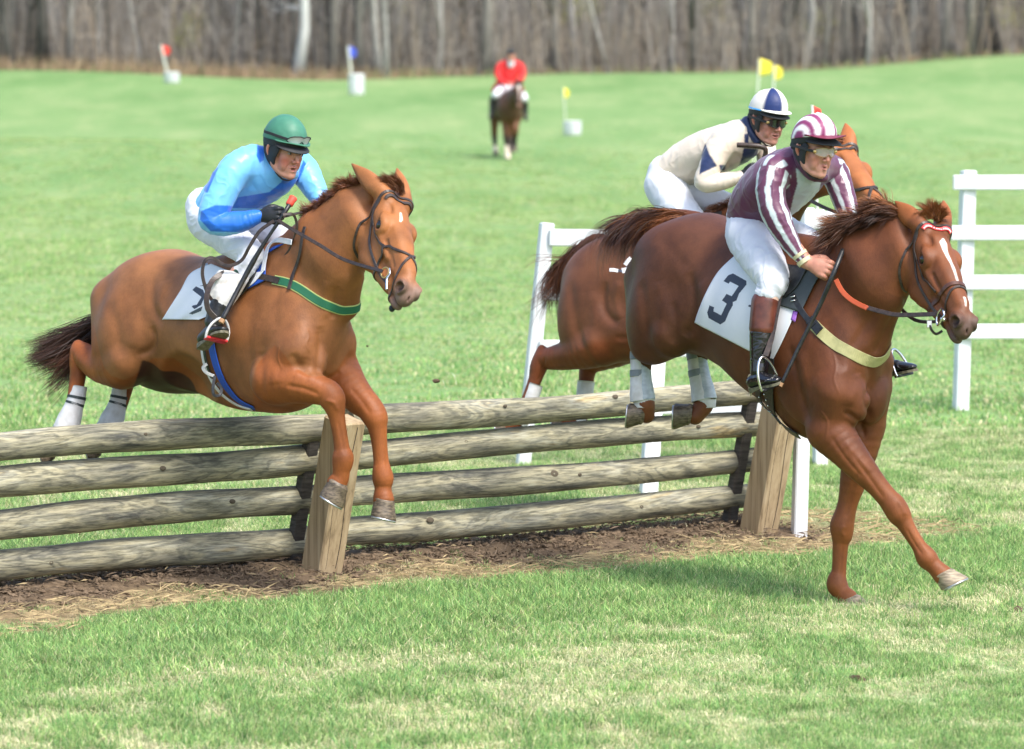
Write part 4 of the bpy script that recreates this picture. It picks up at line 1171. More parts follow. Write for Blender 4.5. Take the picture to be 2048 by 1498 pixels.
class Horse:
    def __init__(s, name, D, base, label, h, Rinit, landmarks, w_head, ears, group='horses ridden in the race', mm=None, fixed=False):
        s.fr = Frame(D); s.sc = (mm or 1.0) / (s.fr.u * 1000); hs = s.sc * 1.10
        s.B = Body(); s.h = unit(h); s.n = unit([-s.h[2], 0, s.h[0]]); s.v = np.cross(s.n, s.h)
        s.root = empty(name, base, label, 'horse', group)
        pts = [a for a, b in landmarks]; pix = [b for a, b in landmarks]
        R, t, e = pose(pts, pix, s.fr, w_head, hs, init=Rinit, it=0 if fixed else 60)
        print('head fit', name, round(float(e), 2), R.round(2).tolist())
        s.grooves = []; s.H = HeadRig(R, t, hs); s.ears = [(q, s.fr.L(*p_)) for q, p_ in ears]
    def p(s, x, y, w=0): return s.fr.L(x, y, w)
    def E(s, c, r, k=30, sub=False, ax=None): s.B.ell(s.p(*c), r, ax or [s.h, s.n, s.v], k, sub)
    def Lm(s, a, b, ra, rb, k=20, sub=False, side=None): s.B.lim(s.p(*a), s.p(*b), ra, rb, s.n if side is None else side, k, sub)
    def leg(s, pts, k=9):
        q = [(s.p(*a[:3]), a[3] if np.ndim(a[3]) == 0 else np.array(a[3], float)) for a in pts]
        s.B.chain(q, s.n, k)
    def finish(s, paint, vx=2.0, hvx=1.25):
        H = s.H; horse_head(s.B, H, s.ears)
        k = H.sc; cs = np.array([H(l, f, q) for l in (-60, 640) for f in (-260, 40) for q in (-125, 125)] + [e[1] for e in s.ears])
        lo, hi = cs.min(0) - 6, cs.max(0) + 6
        if DEV: vx *= 1.6; hvx *= 1.6
        a = s.B.mesh(vx, holes=[(lo, hi)]); b = s.B.mesh(hvx, box=(lo, hi))
        V, Q = join([a, b]); V, Q = compact(V, Q)
        if s.grooves:
            sn = Snap(V, Q)
            for _ in range(1):
                nn_ = normals(V, Q); disp = np.zeros(len(V))
                for g_, dep, wid in s.grooves:
                    g_ = spline(g_, 4); P_ = [sn.pix(s.fr, *q)[0] for q in g_]; P_ = [q for q in P_ if q is not None]
                    if len(P_) < 2: continue
                    P_ = np.array(P_); near = ((V > P_.min(0) - 4 * wid) & (V < P_.max(0) + 4 * wid)).all(1).nonzero()[0]
                    if not len(near): continue
                    X_ = V[near]; best = np.full(len(near), 1e9); tt = np.zeros(len(near))
                    for i_, (a_, b_) in enumerate(zip(P_[:-1], P_[1:])):
                        ab = b_ - a_; t = np.clip(((X_ - a_) @ ab) / (ab @ ab + 1e-9), 0, 1)
                        d_ = np.linalg.norm(X_ - a_ - t[:, None] * ab, axis=1); u_ = d_ < best; best[u_] = d_[u_]; tt[u_] = ((i_ + t) / (len(P_) - 1))[u_]
                    disp[near] -= dep * np.exp(-(best / wid) ** 2) * np.clip(np.sin(np.clip(tt, .02, .98) * math.pi) * 1.8, 0, 1)
                V = V + nn_ * disp[:, None]
        s.V, s.Q = V, Q; s.snap = Snap(V, Q)
        C = paint(s, V)
        m = H.inv(V)                                                # face marks in head millimetres
        inh = (m[:, 0] > 60)
        def blob(c, r): return np.exp(-(((m - np.array(c)) / np.array(r)) ** 2).sum(1) * 1.2)
        mz = np.clip(sstep(470, 590, m[:, 0] - .35 * m[:, 1] * 0) * 1.0, 0, 1) * inh * (np.abs(m[:, 2]) < 110) * (m[:, 1] > -190) * (m[:, 1] < 60) * (m[:, 0] < 680)
        nz_ = noise(m / 30, 1, 4)
        C = C * (1 - mz[:, None] * .82) + np.array(s.muzzle) * (mz[:, None] * .82) * (.8 + .4 * nz_[:, None])
        for q in (-1, 1):
            e = np.clip(blob((192, -64, 88 * q), (25, 19, 22)) * 1.5, 0, 1)[:, None]; C = C * (1 - e * .8) + np.array([.03, .02, .015]) * e * .8
            e = np.clip(blob((560, -54, 46 * q), (27, 19, 19)) * 2.0, 0, 1)[:, None]; C = C * (1 - e * .85) + np.array([.02, .014, .012]) * e * .85
        for (pts_, wd, colr) in s.marks:                            # blaze or star on the face
            pts_ = np.array(pts_, float); f = np.zeros(len(V))
            for (a0, b0, w0, w1) in zip(pts_[:-1], pts_[1:], wd[:-1], wd[1:]):
                ab = b0 - a0; t = np.clip(((m[:, [0, 2]] - a0) @ ab) / (ab @ ab + 1e-9), 0, 1)
                d = np.linalg.norm(m[:, [0, 2]] - a0 - t[:, None] * ab, axis=1); w = lerp(w0, w1, t)
                f = np.maximum(f, 1 - sstep(w - 2.5, w + 2.5, d + (nz_ - .5) * 3))
            f = f * (m[:, 1] > -60) * (m[:, 1] < 60); C = C * (1 - f[:, None]) + np.array(colr) * f[:, None]
        s.body = mesh_obj('body', s.fr.W(V), Q, M_coat, s.root, C)
        for q in (-1, 1):                                           # eyes
            c = H(193, -62, 73 * q); mb = MB(); th = np.linspace(0, math.pi, 12)
            V2, F2 = uv_ball(c, 22.5 * k); mesh_obj('eye', s.fr.W(V2), F2, M_eye, s.root)
        return s
    # ---- tack helpers; every strap lies on the body surface
    def strap(s, pts, w, t, m, name, parent=None, snap=True, n=8, closed=False, lift=.6, wtaper=None, normal=None, flat=False):
        P_ = spline(pts, n, closed); Nn = []
        out = []
        for p_ in P_:
            if snap:
                l, nn = s.snap.near(p_); d = (p_ - l) @ nn
                out.append(l + nn * lift if snap == 'hug' or d < lift else p_); Nn.append(nn)
            else: out.append(p_); Nn.append(normal if normal is not None else np.array([0, 0, 1.0]))
        out = np.array(out); Nn = np.array(Nn)
        for _ in range(2):
            out[1:-1] = (out[:-2] + 2 * out[1:-1] + out[2:]) / 4; Nn[1:-1] = (Nn[:-2] + 2 * Nn[1:-1] + Nn[2:])
            Nn /= np.linalg.norm(Nn, axis=1)[:, None]
        if name is None: return out, Nn
        V, Fs = ribbon(out, Nn, w if wtaper is None else wtaper, t)
        return mesh_obj(name, s.fr.W(V), Fs, m, parent or s.root, smooth=False)
    def loop(s, l, f0, tilt=0, n=30, dl=0, lift=.8):
        """closed ring of head-surface points round the nose at station l"""
        H = s.H; out = []
        for a in np.linspace(0, 2 * math.pi, n, endpoint=False):
            d = H.d(tilt * math.cos(a), math.cos(a), math.sin(a)); c = H(l, f0, 0)
            # cast from outside inwards
            o = c + d * 260 * s.sc; p_, nn = s.snap.ray(o, -d)
            out.append(p_ + nn * lift if p_ is not None else c)
        return out
    def ring(s, c, r, nrm, wr, m, name='bit_ring', parent=None):
        nrm = unit(nrm); x = unit(np.cross(nrm, [0.1, 1, .2])); y = np.cross(nrm, x)
        mb = MB(); a = np.linspace(0, 2 * math.pi, 25); mb.tube(s.fr.W(np.array([c + r * (math.cos(t) * x + math.sin(t) * y) for t in a])), wr * s.fr.u, 8, cap=False)
        return mesh_obj(name, np.concatenate(mb.V), mb.F, m, parent or s.root)

def in_poly(P_, poly):
    x, y = P_[:, 0], P_[:, 1]; c = np.zeros(len(P_), bool); n = len(poly)
    for i in range(n):
        (x1, y1), (x2, y2) = poly[i], poly[(i + 1) % n]
        m = ((y1 > y) != (y2 > y)) & (x < (x2 - x1) * (y - y1) / (y2 - y1 + 1e-12) + x1); c ^= m
    return c

def cloth(s, left, right, nu, nv, lift, m, name, thick=.6, wave=0, parent=None, colf=None, wfall=None, smooth_it=3):
    """sheet laid on the horse between two pixel curves; follows the body, may stand off it"""
    lf = spline(left, 12); rt = spline(right, 12)
    def samp(c, t):
        d = np.r_[0, np.cumsum(np.linalg.norm(np.diff(c, axis=0), axis=1))]; d /= d[-1]
        return np.stack([np.interp(t, d, c[:, i]) for i in range(2)], 1)
    T = np.linspace(0, 1, nv); A_, B_ = samp(lf, T), samp(rt, T)
    G_ = np.zeros((nv, nu, 3)); last = None
    for i in range(nv):
        for j in range(nu):
            q = A_[i] * (1 - j / (nu - 1)) + B_[i] * (j / (nu - 1))
            p_, n_ = s.snap.pix(s.fr, *q)
            if p_ is None:
                z = last[2] if last is not None else 0
                p_ = s.fr.L(q[0], q[1], z); n_ = np.array([0, 0, 1.0])
            G_[i, j] = p_ + n_ * lift; last = G_[i, j]
    for _ in range(smooth_it):
        Z = G_[..., 2].copy(); Z[1:-1] = (Z[:-2] + Z[1:-1] * 2 + Z[2:]) / 4; Z[:, 1:-1] = (Z[:, :-2] + Z[:, 1:-1] * 2 + Z[:, 2:]) / 4
        G_[..., 2] = np.maximum(Z, G_[..., 2] - 1.5)
    if wave:
        u = np.linspace(0, 1, nu)[None, :]; v = np.linspace(0, 1, nv)[:, None]
        G_[..., 2] += wave * (np.sin(u * 9 + v * 4) * v + .5 * np.sin(u * 17 - v * 6) * v ** 2 + v)
    V = G_.reshape(-1, 3); Q = np.array([(i * nu + j, (i + 1) * nu + j, (i + 1) * nu + j + 1, i * nu + j + 1) for i in range(nv - 1) for j in range(nu - 1)])
    o = mesh_obj(name, s.fr.W(V), Q, m, parent or s.root, None if colf is None else colf(V, G_))
    sm = o.modifiers.new('thickness', 'SOLIDIFY'); sm.thickness = thick * s.fr.u; sm.offset = 0
    o['_'] = 0; del o['_']
    return o, G_

def print_on(s, G_, poly, m, name, parent, step=1.0, lift=.8):
    """flat print cut out and laid on a cloth grid (polygon in photograph pixels)"""
    V0 = G_.reshape(-1, 3); nv, nu = G_.shape[:2]
    T = BVHTree.FromPolygons([tuple(v) for v in V0], [(i * nu + j, (i + 1) * nu + j, (i + 1) * nu + j + 1, i * nu + j + 1) for i in range(nv - 1) for j in range(nu - 1)])
    poly = np.array(poly, float); lo, hi = poly.min(0), poly.max(0)
    xs_ = np.arange(lo[0], hi[0] + step, step); ys_ = np.arange(lo[1], hi[1] + step, step); V, idx = [], {}
    XX, YY = np.meshgrid(xs_, ys_, indexing='ij'); cc = np.stack([XX.ravel() + step / 2, YY.ravel() + step / 2], 1); ins = in_poly(cc, poly).reshape(XX.shape)
    Q = []
    def vid(i, j):
        if (i, j) not in idx:
            a = s.fr.L(xs_[0] + i * step, ys_[0] + j * step, 600); b = s.fr.L(xs_[0] + i * step, ys_[0] + j * step, -600); d = unit(b - a)
            l, n_, _, _ = T.ray_cast(Vector(a), Vector(d)); l = np.array(l) if l is not None else a + d * 500
            idx[(i, j)] = len(V); V.append(l - d * lift)
        return idx[(i, j)]
    for i in range(len(xs_)):
        for j in range(len(ys_)):
            if ins[i, j]: Q.append((vid(i, j), vid(i, j + 1), vid(i + 1, j + 1), vid(i + 1, j)))
    o = mesh_obj(name, s.fr.W(np.array(V)), np.array(Q), m, None); off = np.array(s.root.location)
    co = np.empty(len(V) * 3); o.data.vertices.foreach_get('co', co); o.data.vertices.foreach_set('co', (co.reshape(-1, 3) - off).ravel()); o.parent = parent
    return o

def uv_ball(c, r, n=16, m=12):
    V = []; Fs = []
    r = np.broadcast_to(np.asarray(r, float), (3,))
    for i in range(m + 1):
        a = math.pi * i / m
        for j in range(n):
            b = 2 * math.pi * j / n; V.append(np.asarray(c) + r * [math.sin(a) * math.cos(b), math.cos(a), math.sin(a) * math.sin(b)])
    for i in range(m):
        for j in range(n): Fs.append((i * n + j, i * n + (j + 1) % n, (i + 1) * n + (j + 1) % n, (i + 1) * n + j))
    return np.array(V), Fs

R_INIT = np.array([[.356, .44, -.83], [-.816, .58, -.04], [.455, .69, .56]])
LM = {'eyeR': (192, -62, 86), 'browL': (182, -34, -90), 'nosR': (560, -50, 58), 'lip': (610, -88, 0), 'chin': (550, -158, 0), 'earR': (18, -14, 48), 'earL': (18, -14, -48), 'jawR': (150, -222, 40)}
def RM(L_, F_):
    L_ = unit(L_); F_ = np.array(F_, float); F_ = unit(F_ - L_ * (L_ @ F_)); return np.array([L_, F_, np.cross(L_, F_)]).T
def LMK(**kw): return [(LM[k], v) for k, v in kw.items()]

def torso(s, q):
    """shared build of trunk from a table of named masses"""
    for c, r, k in q['ells']: s.E(c, r, k)

# ================================================================== horse number three (right, nearest)
D_B = 22.75
B = Horse('bay_racehorse', D_B, ground(1700, 1203), 'dark chestnut horse with white blaze and number 3 cloth, landing over the log fence',
          (.74, -.22, .63), [RM((.22, -.72, .655), (.37, .73, .57))], LMK(eyeR=(1832, 523), browL=(1906, 517), nosR=(1909, 635), chin=(1896, 681)),
          330, [(1, (1790, 402, 300)), (-1, (1887, 401, 245))], fixed=True)
s = B
s.E((1392, 568, -165), (146, 102, 136), 34)
s.E((1360, 528, -113), (112, 58, 80), 30); s.E((1418, 520, -195), (120, 58, 88), 30)
s.Lm((1400, 562, -150), (1590, 650, 60), (102, 130), (118, 152), 40)
s.E((1585, 652, 60), (165, 114, 156), 40)
s.E((1640, 705, 128), (125, 100, 156), 40)
s.E((1690, 712, 195), (78, 84, 116), 35)
s.Lm((1530, 520, 0), (1668, 560, 150), (45, 60), (52, 80), 35)
# shoulder blades, upper arms, breast
s.Lm((1606, 600, 160), (1662, 760, 258), (20, 56), (26, 46), 26)
s.Lm((1695, 620, 80), (1752, 740, 165), (24, 56), (26, 42), 26)
s.E((1622, 790, 210), (66, 22, 60), 24)
s.Lm((1672, 785, 258), (1655, 850, 225), 40, 40, 20)
s.Lm((1748, 775, 172), (1730, 850, 140), 36, 38, 20)
s.E((1706, 806, 246), (34, 32, 46), 12); s.E((1744, 800, 196), (30, 30, 48), 12)
s.E((1648, 845, 120), (80, 60, 38), 30)
# neck
s.Lm((1668, 620, 165), (1742, 540, 255), (58, 122), (44, 90), 40)
s.Lm((1742, 540, 255), (1806, 500, 295), (44, 90), (38, 76), 30)
s.Lm((1675, 505, 190), (1800, 442, 290), (20, 30), (16, 24), 26)
s.Lm((1783, 600, 285), (1748, 690, 235), (18, 20), (26, 30), 24)      # windpipe line
# near hind quarter
s.E((1322, 622, -122), (74, 54, 108), 30)
s.Lm((1290, 560, -205), (1296, 690, -150), 42, 32, 28)
s.E((1362, 645, -68), (46, 32, 56), 34)
s.leg([(1342, 672, -90, 44), (1300, 690, -165, 32), (1285, 690, -190, 25), (1286, 715, -188, 20), (1287, 750, -186, 15), (1288, 785, -184, 15), (1289, 806, -182, 21), (1291, 820, -184, 19), (1293, 830, -186, 17)], 12)
# far hind quarter
s.E((1432, 618, -235), (70, 46, 100), 26)
s.leg([(1440, 665, -190, 46), (1405, 672, -255, 32), (1392, 690, -262, 24), (1398, 730, -255, 18), (1408, 780, -246, 15), (1409, 806, -242, 20), (1400, 820, -240, 19), (1390, 832, -238, 18)], 12)
# fore legs: right one reaching forward, left one taking the weight
s.leg([(1660, 862, 228, 46), (1688, 895, 240, 37), (1722, 935, 252, 29), (1753, 970, 262, 22), (1776, 997, 268, 21), (1787, 1010, 270, 23.5), (1798, 1028, 273, 23), (1807, 1042, 275, 18), (1820, 1064, 278, 15), (1838, 1092, 282, 14.5), (1849, 1109, 284, 19), (1855, 1118, 285, 20.5), (1864, 1128, 287, 17), (1874, 1138, 289, 17), (1886, 1150, 290, 20)], 9)
s.leg([(1726, 850, 140, 44), (1720, 900, 138, 36), (1707, 960, 134, 27), (1696, 1005, 131, 20), (1688, 1035, 129, 22), (1684, 1052, 128, 24), (1684, 1070, 127, 21), (1681, 1088, 126, 16), (1678, 1140, 124, 14.5), (1674, 1160, 124, 19), (1675, 1172, 125, 21), (1684, 1184, 130, 17), (1696, 1196, 136, 19)], 9)
s.grooves = [
    ([(1580, 690), (1590, 735), (1602, 790), (1622, 848)], 3.5, 9), ([(1598, 700), (1612, 760), (1625, 815)], -3, 14),
    ([(1650, 640), (1668, 700), (1690, 745)], 3, 12), ([(1688, 822), (1705, 834), (1722, 850), (1730, 880)], 5, 6),
    ([(1734, 720), (1742, 755), (1732, 800), (1742, 850)], 4.5, 9), ([(1715, 745), (1712, 775), (1696, 815)], -3.5, 12),
    ([(1792, 625), (1770, 668), (1748, 712)], 4, 9), ([(1775, 620), (1750, 665), (1728, 705)], -2.5, 10), ([(1755, 610), (1725, 660), (1700, 700)], 2.5, 9),
    ([(1660, 560), (1640, 620), (1632, 680)], 2.5, 12), ([(1800, 560), (1812, 600), (1840, 615)], 2.5, 7),
    ([(1380, 540), (1388, 600), (1386, 650), (1370, 676)], 5, 12), ([(1402, 560), (1412, 610), (1408, 670)], -3, 16),
    ([(1280, 560), (1290, 620), (1298, 690)], 2.5, 14), ([(1318, 560), (1325, 620), (1322, 690)], -2.5, 16), ([(1345, 600), (1352, 650), (1345, 690)], 2.5, 10),
    ([(1310, 470), (1345, 500), (1375, 540)], 2, 14),
    ([(1480, 700), (1530, 750), (1575, 800)], 1.5, 10), ([(1700, 900), (1735, 950), (1770, 1000)], 2.2, 4.5), ([(1690, 880), (1712, 915), (1745, 945)], -2, 6),
    ([(1660, 870), (1690, 915), (1728, 958)], 1.6, 4), ([(1812, 1055), (1828, 1085), (1845, 1110)], 1.6, 3), ([(1825, 1052), (1842, 1085), (1856, 1108)], -.9, 3),
    ([(1715, 940), (1700, 1000), (1690, 1040)], 1.6, 5), ([(1690, 1050), (1683, 1062), (1690, 1075)], -2, 4), ([(1796, 1000), (1806, 1018), (1812, 1032)], -2, 4),
    ([(1686, 1085), (1682, 1130), (1680, 1165)], 1.2, 3),
    # veins
    ([(1664, 700), (1672, 730), (1668, 760), (1680, 790)], -1.1, 2.2), ([(1640, 820), (1655, 845), (1650, 880)], -1.1, 2.2)]
s.muzzle = (.085, .065, .055)
s.marks = [([(128, -4), (150, 2), (185, 6), (240, 3), (330, 1), (400, 0)], [6, 16, 11, 7, 7, 4], (.72, .70, .67)), ([(462, -3), (500, -1)], [6, 3], (.75, .72, .70))]
def near_head(s, V):
    m = s.H.inv(V)
    hd = sstep(-70, 110, m[:, 0] + (m[:, 1] + 110) * .55) * (1 - sstep(105, 140, np.abs(m[:, 2]))) * (m[:, 1] > -300) * (m[:, 0] < 700)
    ear = sstep(10, -25, m[:, 0]) * (m[:, 1] > -70) * (m[:, 0] > -300) * (np.abs(m[:, 2]) > 26)
    return m, hd[:, None], ear[:, None]
def paint_B(s, V):
    base = np.array([.118, .040, .0150]); red = np.array([.215, .073, .021]); dk = np.array([.066, .029, .0165])
    C = np.tile(base, (len(V), 1)); x, y = V[:, 0] + 1024, 749 - V[:, 1]
    nn = noise(V / 60, 1, 2)[:, None]; n2 = noise(V / 22, 1, 9)[:, None]
    C = C * (.8 + .3 * nn + .15 * n2)
    t = (sstep(800, 1060, y) * (x > 1600))[:, None]; C = C * (1 - t) + red * t * (.85 + .3 * n2)
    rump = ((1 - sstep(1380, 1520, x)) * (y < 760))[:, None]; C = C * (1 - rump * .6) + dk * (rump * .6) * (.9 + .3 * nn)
    m, hd, ear = near_head(s, V)
    C = C * (1 - hd * .7) + np.array([.19, .066, .022]) * hd * .7; C = C * (1 - ear) + np.array([.27, .092, .028]) * ear
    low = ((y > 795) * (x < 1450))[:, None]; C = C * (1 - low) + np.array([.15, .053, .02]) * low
    return C
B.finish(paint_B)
hoof('hoof', s.root, s.fr, s.p(1886, 1149, 290), (.42, -.88, .12), (.93, .33, .1), 21, 29, 27, M_hoof_tan)
hoof('hoof', s.root, s.fr, s.p(1699, 1197, 136), (.25, -.96, .05), (.9, .2, .3), 20, 27, 22, M_hoof_tan)
hoof('hoof', s.root, s.fr, s.p(1284, 826, -184), (-.9, .1, -.1), (-.12, -1, .1), 21, 26, 28)
hoof('hoof', s.root, s.fr, s.p(1378, 826, -238), (-.93, .05, -.1), (-.1, -1, .1), 22, 27, 30)

# ================================================================== chestnut horse over the left section
D_A = 22.9
A = Horse('chestnut_racehorse', D_A, ground(480, 1230), 'light chestnut horse with green breast girth, in mid air over the middle fence post',
          (.755, -.09, .65), [RM((.16, -.71, .686), (.60, .60, .50))], LMK(eyeR=(757, 454), browL=(831, 449), nosR=(803, 577), chin=(792, 622)),
          300, [(1, (703, 327, 270)), (-1, (794, 336, 215))], fixed=True)
s = A
s.E((323, 641, -190), (147, 104, 138), 34)
s.E((294, 596, -148), (106, 56, 78), 30); s.E((352, 590, -225), (118, 58, 88), 30)
s.Lm((340, 640, -170), (520, 668, 40), (102, 132), (116, 146), 40)
s.E((500, 668, 20), (165, 114, 144), 40)
s.E((565, 680, 110), (125, 100, 142), 40)
s.E((610, 668, 172), (78, 84, 112), 35)
s.Lm((460, 570, -20), (585, 545, 110), (45, 50), (46, 74), 35)
s.Lm((535, 590, 130), (588, 700, 230), (20, 58), (26, 48), 34)
s.Lm((618, 590, 60), (678, 690, 140), (24, 54), (26, 40), 26)
s.E((545, 748, 180), (62, 24, 52), 34)
s.Lm((592, 705, 235), (560, 765, 205), 40, 40, 20)
s.Lm((672, 700, 150), (668, 760, 130), 36, 38, 20)
s.E((622, 728, 232), (30, 30, 38), 11); s.E((664, 722, 172), (28, 28, 38), 11)
s.E((560, 780, 110), (80, 60, 30), 30)
# neck
s.Lm((592, 600, 140), (655, 505, 215), (58, 118), (44, 86), 40)
s.Lm((655, 505, 215), (715, 440, 262), (44, 86), (38, 72), 30)
s.Lm((600, 480, 150), (738, 382, 262), (18, 28), (16, 24), 26)
s.Lm((706, 540, 245), (690, 610, 205), (18, 20), (26, 30), 24)
# tucked flank: the near side rises, belly and sheath show deeper behind it
s.B.ell(s.p(332, 790, 70), (96, 90, 165), None, 9, True)
s.E((385, 742, -165), (85, 40, 46), 14); s.E((345, 752, -165), (66, 32, 34), 12)
# near hind: gaskin tucked, cannon trailing down behind the rail
s.E((250, 680, -140), (72, 52, 100), 26)
s.Lm((222, 600, -215), (222, 700, -180), 42, 34, 28)
s.E((284, 682, -98), (36, 30, 50), 30)
s.leg([(258, 722, -115, 42), (240, 735, -140, 40), (205, 735, -185, 33), (178, 718, -215, 28), (163, 706, -228, 22), (158, 720, -230, 20), (156, 750, -230, 17), (148, 800, -228, 15), (136, 850, -226, 16), (128, 868, -225, 19), (116, 885, -225, 17), (104, 896, -225, 18)], 12)
s.E((155, 696, -232), (12, 10, 16), 12)
# far hind
s.E((352, 690, -262), (72, 50, 96), 26)
s.leg([(350, 712, -240, 50), (315, 725, -270, 38), (280, 728, -300, 28), (262, 732, -305, 22), (256, 752, -305, 18), (244, 800, -300, 15), (226, 845, -296, 16), (218, 862, -295, 19), (206, 880, -295, 17), (196, 890, -295, 18)], 12)
# fore legs folding over the fence
s.leg([(550, 758, 205, 50), (582, 762, 228, 44), (612, 770, 245, 37), (638, 780, 256, 29), (655, 786, 262, 27), (664, 797, 266, 26), (669, 812, 268, 21), (674, 835, 268, 16), (680, 870, 266, 14.5), (684, 900, 264, 16), (686, 915, 263, 21), (685, 928, 262, 20), (683, 940, 262, 17), (681, 955, 260, 17), (674, 966, 258, 20)], 9)
s.leg([(676, 745, 140, 46), (696, 772, 165, 38), (718, 797, 185, 32), (738, 815, 198, 27), (750, 834, 205, 25), (754, 850, 207, 20), (758, 880, 206, 16), (762, 920, 204, 15), (764, 943, 203, 19), (766, 957, 202, 21), (766, 972, 202, 17), (766, 985, 203, 17.5), (767, 998, 204, 21)], 9)
s.grooves = [
    ([(308, 540), (303, 590), (308, 622), (330, 645)], 3.5, 12), ([(330, 560), (322, 600), (330, 640)], -2.5, 14),
    ([(304, 650), (309, 680), (300, 700), (270, 712)], 5, 8), ([(215, 600), (235, 660), (240, 720)], 2.5, 14), ([(265, 590), (272, 650), (268, 700)], -2.5, 18),
    ([(520, 700), (523, 750), (519, 795)], 2.5, 10), ([(535, 700), (545, 740), (552, 770)], -2, 14), ([(520, 640), (512, 690), (515, 720)], -2, 16),
    ([(640, 650), (641, 685), (638, 720), (634, 752)], 4.5, 9), ([(583, 705), (600, 735), (622, 752)], 3.5, 9), ([(645, 748), (662, 756), (682, 742)], 3.5, 6),
    ([(600, 640), (610, 690), (605, 720)], -1.2, 16), ([(675, 570), (668, 610), (665, 640)], 3, 8), ([(700, 545), (692, 585), (690, 620)], -2, 8), ([(655, 560), (650, 600), (652, 640)], -2, 9),
    ([(560, 560), (552, 610), (548, 660)], 2, 12), ([(712, 500), (722, 535), (745, 555)], 2.5, 7),
    ([(570, 770), (610, 778), (640, 790)], 2.2, 5), ([(580, 745), (615, 755), (645, 770)], -1.2, 10), ([(650, 800), (668, 806), (676, 822)], -2, 4),
    ([(676, 840), (683, 875), (690, 910)], 1.4, 3), ([(768, 860), (772, 900), (774, 945)], 1.2, 3), ([(700, 775), (722, 800), (742, 830)], 1.8, 5),
    ([(610, 655), (618, 672), (612, 690), (622, 706)], -1, 2.2), ([(560, 690), (556, 715), (566, 740)], -1, 2.2), ([(650, 690), (655, 705), (650, 722)], -1, 2.2)]
s.muzzle = (.15, .12, .11)
s.marks = [([(150, 12), (185, 14), (200, 20)], [4, 6.5, 3], (.8, .77, .72))]
def paint_A(s, V):
    base = np.array([.235, .098, .036]); red = np.array([.27, .083, .021]); gold = np.array([.33, .135, .044])
    C = np.tile(base, (len(V), 1)); x, y = V[:, 0] + 1024, 749 - V[:, 1]
    nn = noise(V / 60, 1, 2)[:, None]; n2 = noise(V / 22, 1, 9)[:, None]
    C = C * (.82 + .26 * nn + .12 * n2)
    # clipped coat ends in a curve above the hocks and elbows
    P2_ = np.stack([x, y], 1)
    leg = in_poly(P2_, [(100, 600), (176, 650), (188, 700), (198, 733), (214, 752), (240, 760), (262, 752), (282, 733), (300, 716), (345, 716), (400, 756), (425, 790), (425, 900), (50, 900)]).astype(float)
    fore = in_poly(P2_, [(515, 835), (516, 765), (527, 730), (546, 704), (563, 692), (578, 706), (596, 731), (630, 752), (660, 752), (680, 742), (705, 700), (820, 700), (820, 1100), (500, 1100)]).astype(float)
    t = np.maximum(leg, fore * .8)[:, None]; C = C * (1 - t) + red * t * (.85 + .3 * n2)
    flank_shade = (in_poly(P2_, [(280, 718), (300, 698), (345, 716), (372, 741), (402, 768), (427, 778), (427, 810), (230, 810), (262, 765)]) & (V[:, 2] < -70))[:, None]; C = np.where(flank_shade, np.array([.055, .022, .011]), C)      # shade of the flank hollow painted dark over the bare groin skin
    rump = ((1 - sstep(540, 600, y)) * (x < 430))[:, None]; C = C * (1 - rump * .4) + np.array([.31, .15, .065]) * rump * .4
    m, hd, ear = near_head(s, V)
    C = C * (1 - hd * .75) + gold * hd * .75 * (.85 + .3 * n2); C = C * (1 - ear) + np.array([.34, .14, .05]) * ear
    return C
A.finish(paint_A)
hoof('hoof', s.root, s.fr, s.p(674, 968, 258), (-.52, -.82, -.05), (.75, -.6, .2), 22, 27, 34)
hoof('hoof', s.root, s.fr, s.p(766, 1001, 204), (-.22, -.96, .05), (.9, -.38, .2), 21, 26, 34)
hoof('hoof', s.root, s.fr, s.p(102, 898, -225), (-.8, -.3, 0), (-.4, -.9, 0), 19, 24, 24)
hoof('hoof', s.root, s.fr, s.p(194, 892, -295), (-.8, -.3, 0), (-.4, -.9, 0), 19, 24, 24)

# ================================================================== third horse, behind the two rails on the right
D_C = 25.9
C_ = Horse('bay_racehorse', D_C, ground(1400, 1060), 'chestnut horse mostly hidden behind the number three horse, white bandages on hind legs',
          (.87, -.0, .49), [R_INIT], [(LM['earL'], (1698, 288)), (LM['browL'], (1737, 334)), (LM['nosR'], (1733, 440)), ((400, 0, 0), (1740, 392)), (LM['lip'], (1762, 462))],
          230, [(1, (1610, 262, 240)), (-1, (1691, 246, 190))], mm=1.0)
s = C_
s.E((1238, 598, -150), (127, 90, 118), 30)
s.E((1216, 556, -118), (94, 50, 70), 30); s.E((1266, 552, -180), (100, 50, 72), 30)
s.Lm((1250, 590, -130), (1430, 570, 0), (92, 118), (102, 128), 40)
s.E((1450, 565, 20), (165, 98, 128), 40)
s.E((1520, 560, 70), (100, 80, 122), 35)
s.Lm((1380, 490, -30), (1500, 460, 60), (42, 50), (36, 60), 35)
s.Lm((1500, 495, 80), (1590, 358, 150), (48, 74), (32, 46), 36)
s.Lm((1590, 358, 150), (1668, 332, 195), (32, 46), (32, 54), 30)
s.Lm((1500, 430, 60), (1665, 292, 190), (16, 26), (15, 22), 26)
s.E((1172, 640, -110), (62, 44, 96), 26)
s.E((1215, 650, -80), (44, 30, 52), 30)
s.B.ell(s.p(1246, 676, 10), (34, 26, 80), None, 10, True)
s.leg([(1195, 690, -90, 46), (1160, 705, -110, 34), (1125, 713, -140, 28), (1100, 717, -160, 23), (1086, 718, -168, 20), (1077, 735, -170, 18), (1070, 760, -170, 14), (1055, 800, -170, 13), (1042, 835, -170, 16), (1030, 848, -170, 15), (1012, 852, -170, 16)], 10)
s.E((1083, 705, -172), (10, 9, 16), 10)
